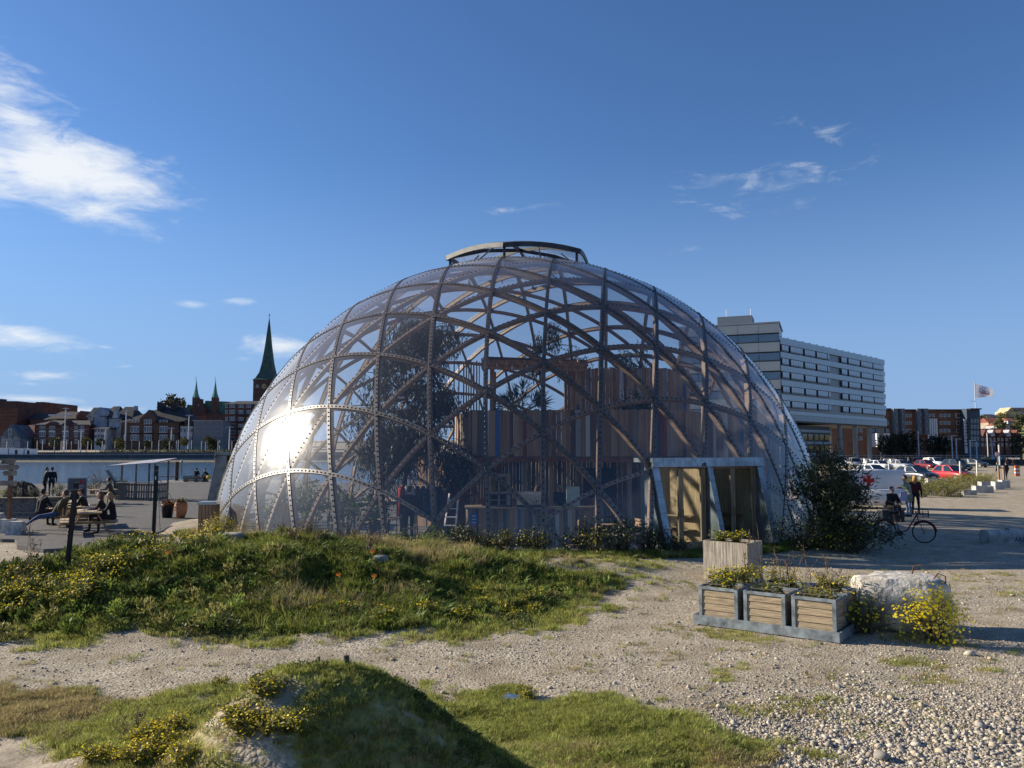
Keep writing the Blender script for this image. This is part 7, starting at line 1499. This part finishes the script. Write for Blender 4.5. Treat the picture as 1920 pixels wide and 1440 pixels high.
def hillside():
    rn = random.Random(12)
    def cottage(px, y0, y1, w, d, wall, roofm, label, name="hill_house", nw=2):
        b = Bld(name, label, px - w / 2, px + w / 2, y0 + (y1 - y0) * .45, d, 12, wall, ybase=y1 + 20); b.roof(px - w / 2 - .5, px + w / 2 + .5, px - w / 2 + .8, px + w / 2 - .8, y0, y0 + (y1 - y0) * .47, roofm, .4)
        for k in range(nw): x = px - w / 2 + (k + .5) * w / nw; b.win(x - 1.2, x + 1.2, y0 + (y1 - y0) * .58, y0 + (y1 - y0) * .85)
    cottage(1850, 780, 795, 18, 470, TAN, TILE, "hillside house with red roof at the town's left end"); cottage(1866, 783, 803, 22, 440, TAN, TILE, "broad red roofed house in the middle of the hillside", nw=3); cottage(1884, 790, 806, 18, 430, PALE, TILE, "red roofed house with pale walls on the hillside"); cottage(1898, 783, 795, 14, 480, PALE, TILE, "small bright red roofed house high on the hillside"); cottage(1862, 776, 788, 20, 520, PALE, SLATE, "dark roofed house with a white gable on the hillside"); cottage(1893, 776, 790, 30, 540, BR_BROWN, SLATE, "long dark roofed house under the cream building", nw=4)
    b = Bld("cream_building", "large cream gabled building on top of the hill", 1888, 1960, 771, 600, 14, bm_("cream_wall", (.50, .42, .26)), ybase=800); b.gable("gable", [(1888, 772), (1896, 763.5), (1903, 772)], bm_("cream_wall", ())); b.roof(1894, 1962, 1897, 1958, 763.4, 771, SLATE)
    b.wins((1891.5, 1900), (772,), 1.6, 3); b.wins((1908, 1913, 1918, 1923), (774,), 2, 2.5)
    for k in range(5):
        px = 1846 + k * 15; b = Bld("row_house", ("first", "second", "third", "fourth", "fifth")[k] + " red roofed row house from the stair tower", px - 7.5, px + 7.4, 817, 330, 10, BR_DARK, ybase=860); b.roof(px - 8, px + 8, px - 5, px + 5, 802 + k % 2, 818, bm_("row_roof", (.10, .045, .04))); b.gable("gable", [(px - 6, 818), (px - 1, 806), (px + 2, 818)], PALE if k % 2 else BR_RED, -1, 3); b.wins((px - 4, px + 3), (824, 834), 3, 5)
    tl = [mat("hill_leaf", (.06, .075, .03), .8, .3, 2), mat("hill_leaf_yellow", (.13, .12, .035), .8, .3, 2)]
    for k, (x, y, r, d, l) in enumerate(((1844, 789, 3, 450, "yellow green tree among the hillside's red roofs"), (1880, 784, 3.4, 500, "dark tree between the hillside houses"), (1912, 787, 3.4, 500, "broad tree below the cream building"), (1906, 799, 3, 440, "tree right of the pale walled hillside house"), (1875, 796, 3, 420, "small tree before the broad red roofed house"))): p = at(x, y, d); small_tree(p, p.z - r * 1.4, r, tl[k % 2], l, 60 + k, "hill_tree", 380)
hillside()
# ------------------------------------------------------------------ car park, walkers and trees right of the dome
GLS = glass("car_glass", (.015, .02, .025), .03); RUB = mat("tyre_rubber", (.02, .02, .02), .8, .1); RIM = mat("wheel_rim", (.35, .36, .37), .35, .1, metal=.7); LAMP = mat("head_lamp", (.7, .72, .74), .15, .05, spec=.9); TAIL = mat("tail_lamp", (.35, .02, .02), .25, .05); PLATE = mat("number_plate", (.7, .7, .68), .5, .05); GRILL = mat("car_grille", (.025, .025, .027), .5, .1)
def car(loc, rz, paint, label, kind="hatch", name="parked_car", group="cars in the car park", rear=False):
    """car pointing along local -y; kinds: hatch, sedan, wagon, suv, van"""
    o = empty(name, loc, rz, label, "car" if kind != "van" else "van", group)
    L_, W_, H_, hood, bel = {'hatch': (4.0, 1.72, 1.48, .92, .88), 'sedan': (4.55, 1.78, 1.43, .92, .88), 'wagon': (4.6, 1.78, 1.48, .95, .90), 'suv': (4.4, 1.84, 1.68, 1.05, 1.0), 'van': (4.6, 1.85, 1.95, 1.05, 1.05)}[kind]
    y0, y1 = -L_ / 2, L_ / 2; hw = W_ / 2
    def loft(secs, b):
        k = len(secs[0]); V = [p for s in secs for p in s]; b.add(V, [(i * k + q, i * k + (q + 1) % k, (i + 1) * k + (q + 1) % k, (i + 1) * k + q) for i in range(len(secs) - 1) for q in range(k)] + [tuple(range(k - 1, -1, -1)), tuple((len(secs) - 1) * k + q for q in range(k))])
    def sec(y, zb, zt, w): return [(-w * .94, y, zb), (w * .94, y, zb), (w, y, zb + (zt - zb) * .35), (w * .985, y, zb + (zt - zb) * .72), (w * .90, y, zt), (-w * .90, y, zt), (-w * .985, y, zb + (zt - zb) * .72), (-w, y, zb + (zt - zb) * .35)]
    tail = hood * .98 if kind in ('sedan',) else bel + .04
    secs = [sec(y0, .30, .62, hw * .80), sec(y0 + .12, .24, .72, hw * .93), sec(y0 + .5, .20, hood * .88, hw), sec(y0 + 1.15, .18, hood, hw), sec(0.0, .18, bel + .02, hw), sec(y1 - .9, .18, bel + .05, hw), sec(y1 - .25, .22, tail, hw * .97), sec(y1, .34, tail - .10, hw * .90)]
    quick("body", paint, o, lambda b: loft(secs, b), True)
    ws = y0 + (1.02 if kind != 'van' else .85); rs_ = ws + (.80 if kind != 'van' else .55); re_ = {'hatch': y1 - .62, 'sedan': y1 - 1.15, 'wagon': y1 - .42, 'suv': y1 - .5, 'van': y1 - .14}[kind]; bo = {'hatch': y1 - .12, 'sedan': y1 - .55, 'wagon': y1 - .1, 'suv': y1 - .1, 'van': y1 - .06}[kind]; rw = hw * .72 if kind != 'van' else hw * .86; zt = H_; zb_ = bel - .02
    lower = [(-hw * .93, ws, zb_), (hw * .93, ws, zb_), (hw * .93, bo, zb_ + .03), (-hw * .93, bo, zb_ + .03)]; upper = [(-rw, rs_, zt - .05), (rw, rs_, zt - .05), (rw, re_, zt - .04), (-rw, re_, zt - .04)]
    quick("cabin", paint, o, lambda b: b.hexa(lower + upper)); quick("roof", paint, o, lambda b: loft([[(-rw * 1.01, y, zt - .06), (rw * 1.01, y, zt - .06), (rw * .8, y, zt + d), (-rw * .8, y, zt + d)] for y, d in ((rs_ - .03, -.035), ((rs_ + re_) / 2, .01), (re_ + .03, -.03))], b), True)
    lo = [Vector(p) for p in lower]; up = [Vector(p) for p in upper]
    def pane(name, a, b_, c, d, e=.07, push=None, f0=0.0, f1=1.0):
        A, B, C, D = a.lerp(b_, f0), a.lerp(b_, f1), d.lerp(c, f1), d.lerp(c, f0); cen = (A + B + C + D) / 4; nr = (B - A).cross(D - A).normalized(); q = [v + (cen - v) * e + nr * .012 for v in (A, B, C, D)]; q2 = [v - nr * .03 for v in q]; quick(name, GLS, o, lambda m: m.hexa(q2 + q))
    pane("windscreen", lo[0], lo[1], up[1], up[0]); pane("rear_window", lo[2], lo[3], up[3], up[2], .1)
    for (a, b_, c, d) in ((lo[1], lo[2], up[2], up[1]), (lo[3], lo[0], up[0], up[3])):
        if kind == 'van': pane("side_window", a, b_, c, d, .1, None, .0 if a is lo[1] else .74, .26 if a is lo[1] else 1.0)
        else: pane("side_window", a, b_, c, d, .08, None, .03, .47); pane("side_window", a, b_, c, d, .08, None, .53, .97)
    for s in (-1, 1):
        for y in (y0 + .78, y1 - .78):
            w = empty("wheel", (s * (hw - .10), y, .31), parent=o); quick("tyre", RUB, w, lambda b: b.tube([(-.10, 0, 0), (-.085, 0, 0), (.085, 0, 0), (.10, 0, 0)], [.27, .31, .31, .27], 18)); quick("rim", RIM, w, lambda b: b.tube([(s * .09, 0, 0), (s * .108, 0, 0)], .2, 12))
        quick("headlight", LAMP, o, lambda b: b.hexa([(s * hw * .52, y0 + .02, .60), (s * hw * .90, y0 + .20, .60), (s * hw * .90, y0 + .30, .64), (s * hw * .52, y0 + .12, .64), (s * hw * .50, y0 + .05, .70), (s * hw * .88, y0 + .26, .74), (s * hw * .86, y0 + .4, .76), (s * hw * .5, y0 + .18, .73)])); quick("tail_light", TAIL, o, lambda b: b.box((s * hw * .80, y1 - .03, tail - .18), (.22, .08, .2 if kind != 'van' else .4)))
        quick("mirror", paint, o, lambda b: b.ball((s * (hw + .05), ws + .18, bel + .03), (.10, .06, .07), 8, 6))
    quick("grille", GRILL, o, lambda b: [b.box((0, y0 + .01, .56), (hw * .95, .06, .13)), b.box((0, y0 + .03, .34), (hw * 1.3, .08, .10))]); quick("number_plate", PLATE, o, lambda b: b.box((0, y0 - .025, .42), (.50, .02, .11))); quick("number_plate", PLATE, o, lambda b: b.box((0, y1 + .0, .66), (.50, .03, .11)))
    quick("bumper", GRILL, o, lambda b: b.box((0, y1 - .02, .36), (hw * 1.7, .1, .12)))
    return o
def paint(n, c, metal=.3): return mat("car_paint_" + n, c, .28, .05, 1, metal=metal, spec=.7)
SIL, WHI, DRK, NAV, RED, MAR = paint("silver", (.42, .44, .46)), paint("white", (.68, .69, .70), 0), paint("black", (.03, .032, .036)), paint("navy", (.03, .04, .06)), paint("red", (.42, .02, .03)), paint("maroon", (.20, .02, .03))
def lot():
    def C(px, d): return Vector((at(px, 870, d).x, d, zat(at(px, 870, d).x, d)))
    for (px, d, rz, p, k, l) in ((1599.5, 140, math.pi - .15, SIL, "suv", "silver off-road car seen from behind in the back row"), (1631, 143, .5, DRK, "wagon", "dark estate car behind the white saloon"), (1648, 124, .25, WHI, "sedan", "white saloon car in the back row"), (1680, 140, .5, DRK, "wagon", "black estate car behind the silver hatchback"), (1691, 126, .12, SIL, "hatch", "silver hatchback facing the camera in the back row"), (1737, 125, .2, MAR, "hatch", "dark red hatchback in the back row"), (1752, 143, .25, WHI, "suv", "white car behind the dark red hatchback"), (1712, 77, .35, NAV, "sedan", "dark blue saloon car in the front row"), (1786, 79, .25, RED, "hatch", "bright red hatchback behind the yellow flowers"), (1794, 118, .2, DRK, "suv", "black car behind the bright red hatchback"), (1826, 140, .5, DRK, "wagon", "black estate car at the right end of the back row"), (1573, 142, .2, NAV, "hatch", "dark hatchback half hidden by the willow shrub"), (1635, 86, .3, WHI, "sedan", "white saloon car right behind the van's roof"), (1858, 205, 1.3, paint("yellow", (.42, .30, .05), 0), "sedan", "distant yellow taxi passing before the row houses"), (1722, 190, 1.5, DRK, "hatch", "distant dark car before the brick building"), (1880, 190, 1.4, SIL, "wagon", "distant silver car at the foot of the row houses")):
        car(C(px, d), rz, p, l, k)
    v = car(C(1603, 41), -1.85, WHI, "white van with a red cross on its side behind the willow shrub", "van", "white_van", None); v["category"] = "van"
    # red cross on the flank that faces the photographer
    quick("red_cross", mat("cross_red", (.55, .02, .02), .5, .05), v, lambda b: [b.box((.915 * .90 + .05, .5, 1.42), (.02, .52, .17)), b.box((.915 * .90 + .052, .5, 1.42), (.02, .17, .52))])
    pm = mat("marker_white", (.66, .66, .62), .6, .1)
    for px, y0, y1, d, l in ((1625.5, 864, 886, 96, "thin white marker post left of the van's roof"), (1667, 864, 886, 98, "thin white marker post right of the van's roof"), (1801.5, 867, 899, 76, "white marker post before the bright red hatchback"), (1833, 865, 896, 82, "white marker post right of the bright red hatchback")):
        a, b_ = at(px, y1, d), at(px, y0, d); o = quick("marker_post", pm, None, lambda b: b.box((0, 0, (b_.z + .2) / 2 - .1), (.12, .12, b_.z + .2))); o.location = (a.x, d, 0); tag(o, l, "post")
    cm = mat("planter_concrete", (.44, .44, .41), .85, .2, 2, bump=.2)
    for px0, px1, y0, y1, l in ((1738, 1765, 897, 906, "white planter box by the dark blue saloon"), (1804, 1826, 918.5, 927, "lowest white planter box of the stepped row"), (1827, 1857, 911, 923, "second white planter box of the stepped row"), (1838, 1866, 903, 915, "third white planter box of the stepped row"), (1863, 1877, 903, 917, "fourth white planter box of the stepped row"), (1876, 1889, 900, 914, "last white planter box of the stepped row")):
        d = 2.9 * F / (y1 - 845); a, b_ = at(px0, y1, d), at(px1, y0, d); w = b_.x - a.x; h = b_.z; o = empty("planter_box", Vector((a.x + w / 2, d, zat(a.x, d))), -.15, l, "planter"); t = .07
        quick("box", cm, o, lambda b: [b.box((0, -.35, h / 2), (w, t, h)), b.box((0, .35, h / 2), (w, t, h)), b.box((-w / 2 + t / 2, 0, h / 2), (t, .63, h)), b.box((w / 2 - t / 2, 0, h / 2), (t, .63, h))]); quick("soil", M_SOIL, o, lambda b: b.box((0, 0, h - .08), (w - .15, .62, .06)))
    # flowering verge
    rn = random.Random(3)
    VG = [(1775, 905), (1795, 900), (1812, 898), (1830, 900), (1845, 897), (1760, 912), (1785, 915), (1805, 910), (1825, 908), (1735, 915), (1715, 912), (1700, 905), (1745, 922), (1770, 924), (1790, 925), (1725, 925), (1850, 905)]
    for k, (px, py) in enumerate(VG):
        d = 2.9 * F / (py - 845 + 6); p = at(px, py, d); put_herb("verge_clump", on_ground(p.x, d), herb(101 + k % 3, 1.0, .75, 60, 5 if k < 6 else 1, True, 1.6), ("yellow flowering clump" if k < 6 else "rough grassy clump") + " on the verge before the parked cars, " + ("number " if False else "") + ordinal(sorted(VG[:6] if k < 6 else VG[6:]).index((px, py)) + 1) + " from left", "yellow verge clumps" if k < 6 else "grassy verge clumps", k, rn.uniform(.9, 1.3))
    # people
    def S_(px, d): x = at(px, 900, d).x; return Vector((x, d, zat(x, d)))
    person(S_(1703, 35.4), 1.45, pose_stand(.10, .03, arm_l=((-.24, .18, 1.22), (-.12, .36, 1.30)), arm_r=((.24, .18, 1.22), (.14, .38, 1.22)), head=(0, .07)), "person in pale green coat and jeans standing behind the bicycle and looking down", (.26, .29, .20), (.16, .22, .34), (.03, .025, .02), coat=True, s=1.03)
    person(S_(1715, 36.6), -.6, pose_stand(.02, .20), "woman with long blond hair and dark red top walking beside the van", (.09, .015, .02), (.02, .02, .025), (.48, .28, .10), long_hair=True)
    person(S_(1667, 33.2), .2 + math.pi, pose_sit(.15, seat=.5), "person in black with red headscarf sitting before the van", (.012, .012, .014), (.015, .015, .02), (.16, .02, .02))
    b_ = quick("paper_bag", mat("lilac_paper", (.42, .38, .52), .7, .1), None, lambda b: b.hexa([(-.17, -.06, 0), (.15, -.06, 0), (.15, .06, 0), (-.17, .06, 0), (-.12, -.05, .36), (.17, -.05, .40), (.17, .05, .40), (-.12, .05, .36)])); b_.location = S_(1692, 35.0) + Vector((0, 0, .72)); tag(b_, "lilac carrier bag held by the person in the pale green coat", "bag")
    bn = empty("bench_box", S_(1668, 33.2), 0, "dark low box seat under the sitting person before the van", "seat"); quick("seat_box", M_DARKMETAL, bn, lambda b: b.box((0, 0, .22), (.9, .45, .44))); quick("seat_board", M_GREYW, bn, lambda b: b.box((0, 0, .465), (.95, .5, .05)))
    for px, d, rz, top, l, kw in ((1888, 80, .2, (.012, .012, .015), "person in black jacket walking away on the right track", {}), (1872, 82, .4, (.06, .09, .09), "walker with a teal backpack beside the wooden stakes", {}), (1903, 128, 0, (.05, .03, .03), "far walker in dark clothes near the right picture edge", {}), (1890, 132, .2, (.08, .05, .04), "far walker with brown hair ahead of the one in black", {}), (1705, 150, .5, (.35, .33, .30), "far person in pale clothes among the parked cars", {}), (1715, 148, 0, (.015, .015, .02), "far person in black among the parked cars", {})):
        person(S_(px, d), rz, pose_stand(.02, .12), l, top, (.03, .03, .04), (.05, .035, .03), fine=False)
    bp_ = quick("backpack", mat("teal_cloth", (.06, .16, .17), .8, .1), None, lambda b: b.ball((0, 0, 0), (.17, .12, .25), 10, 8), True); bp_.location = S_(1872, 82) + Vector((.0, -.18, 1.22)); tag(bp_, "teal backpack on the walker by the wooden stakes", "backpack")
    st = empty("tree_stakes", S_(1878, 77), 0, "pair of pale wooden tree stakes on the verge", "stakes"); 
    for x in (-.25, .25): quick("stake", PAL[0], st, lambda b: b.box((x, 0, .7), (.14, .14, 1.45)))
    quick("cross_bar", PAL[0], st, lambda b: b.box((0, -.09, 1.25), (.7, .04, .12)))
    sg = empty("round_sign", S_(1872.5, 118), 0, "round white traffic sign with a red ring on a grey post", "sign"); quick("post", RIM, sg, lambda b: b.tube([(0, 0, 0), (0, 0, 2.3)], .05, 6)); ds = quick("disc", WFRAME, sg, lambda b: b.tube([(0, 0, 2.35), (0, -.03, 2.35)], .36, 20)); quick("red_ring", mat("cross_red", ()), ds, lambda b: [b.tube([(.31 * math.cos(a), -.04, 2.35 + .31 * math.sin(a)) for a in [q * .3307 for q in range(20)]], .035, 5)])
    br = empty("barrier_post", S_(1908, 92), 0, "orange and white roadwork barrier post at the right picture edge", "barrier"); quick("post", mat("barrier_orange", (.55, .12, .03), .6, .1), br, lambda b: b.box((0, 0, .6), (.5, .2, 1.2))); quick("white_band", WFRAME, br, lambda b: [b.box((0, 0, z), (.52, .22, .2)) for z in (.4, .8)])
    # dark street trees and railings before the brick building
    tl = mat("street_tree_leaf", (.028, .034, .018), .7, .3, 2, trans=.15)
    for k, (x, y, r, d, l) in enumerate(((1663, 835, 2.6, 200, "dark street tree before the office's end column"), (1682, 833, 2.9, 205, "dark street tree left of the stair bay"), (1704, 832, 3.0, 205, "tall dark street tree beside the white pole"), (1752, 835, 2.6, 205, "dark street tree under the second stair bay"), (1770, 835, 2.5, 205, "dark street tree right of the white pipes"), (1913, 834, 2.0, 155, "dark tree cut by the right picture edge"))): small_tree(at(x, y, d), 0, r, tl, l, 80 + k, "street_tree", 650, .25, r * .24)
    for x, y0, d, l in ((1725, 808, 190, "plain white pole before the second stair bay"), (1788, 817, 180, "lamp post left of the stair tower"), (1796, 823, 180, "lamp post with a side arm near the stair tower"), (1822, 826, 170, "lamp post before the stair tower"), (1834, 828, 175, "slim white post at the stair tower's corner"), (1855, 812, 230, "lamp post before the row houses"), (1863, 828, 200, "short white lamp before the row houses"), (1876, 834, 140, "tall grey sign mast at the right")):
        z = at(x, y0, d).z; o = empty("lamp_post", S_(x, d), 0, l, "lamp post"); quick("pole", WFRAME, o, lambda b: b.tube([(0, 0, 0), (0, 0, z)], .13, 7))
        if "lamp" in l: quick("arm", WFRAME, o, lambda b: b.box((.5, 0, z), (1.4, .2, .12)))
    o = empty("railing", Vector((at(1700, 860, 165).x, 165, 0)), 0, "long dark railing and low wall behind the parked cars", "railing"); quick("low_wall", mat("lot_wall", (.05, .055, .06), .8, .2), o, lambda b: b.box((8, 0, .55), (84, .4, 1.1))); quick("top_rail", RIM, o, lambda b: [b.bar((-34, -.3, 1.9), (50, -.3, 1.9), .06, .06), b.bar((-34, -.3, 1.5), (50, -.3, 1.5), .05, .05)]); tag(quick("bars", RIM, o, lambda b: [b.box((-34 + k * 1.2, -.3, 1.5), (.05, .05, .85)) for k in range(70)]), kind="stuff")
lot()
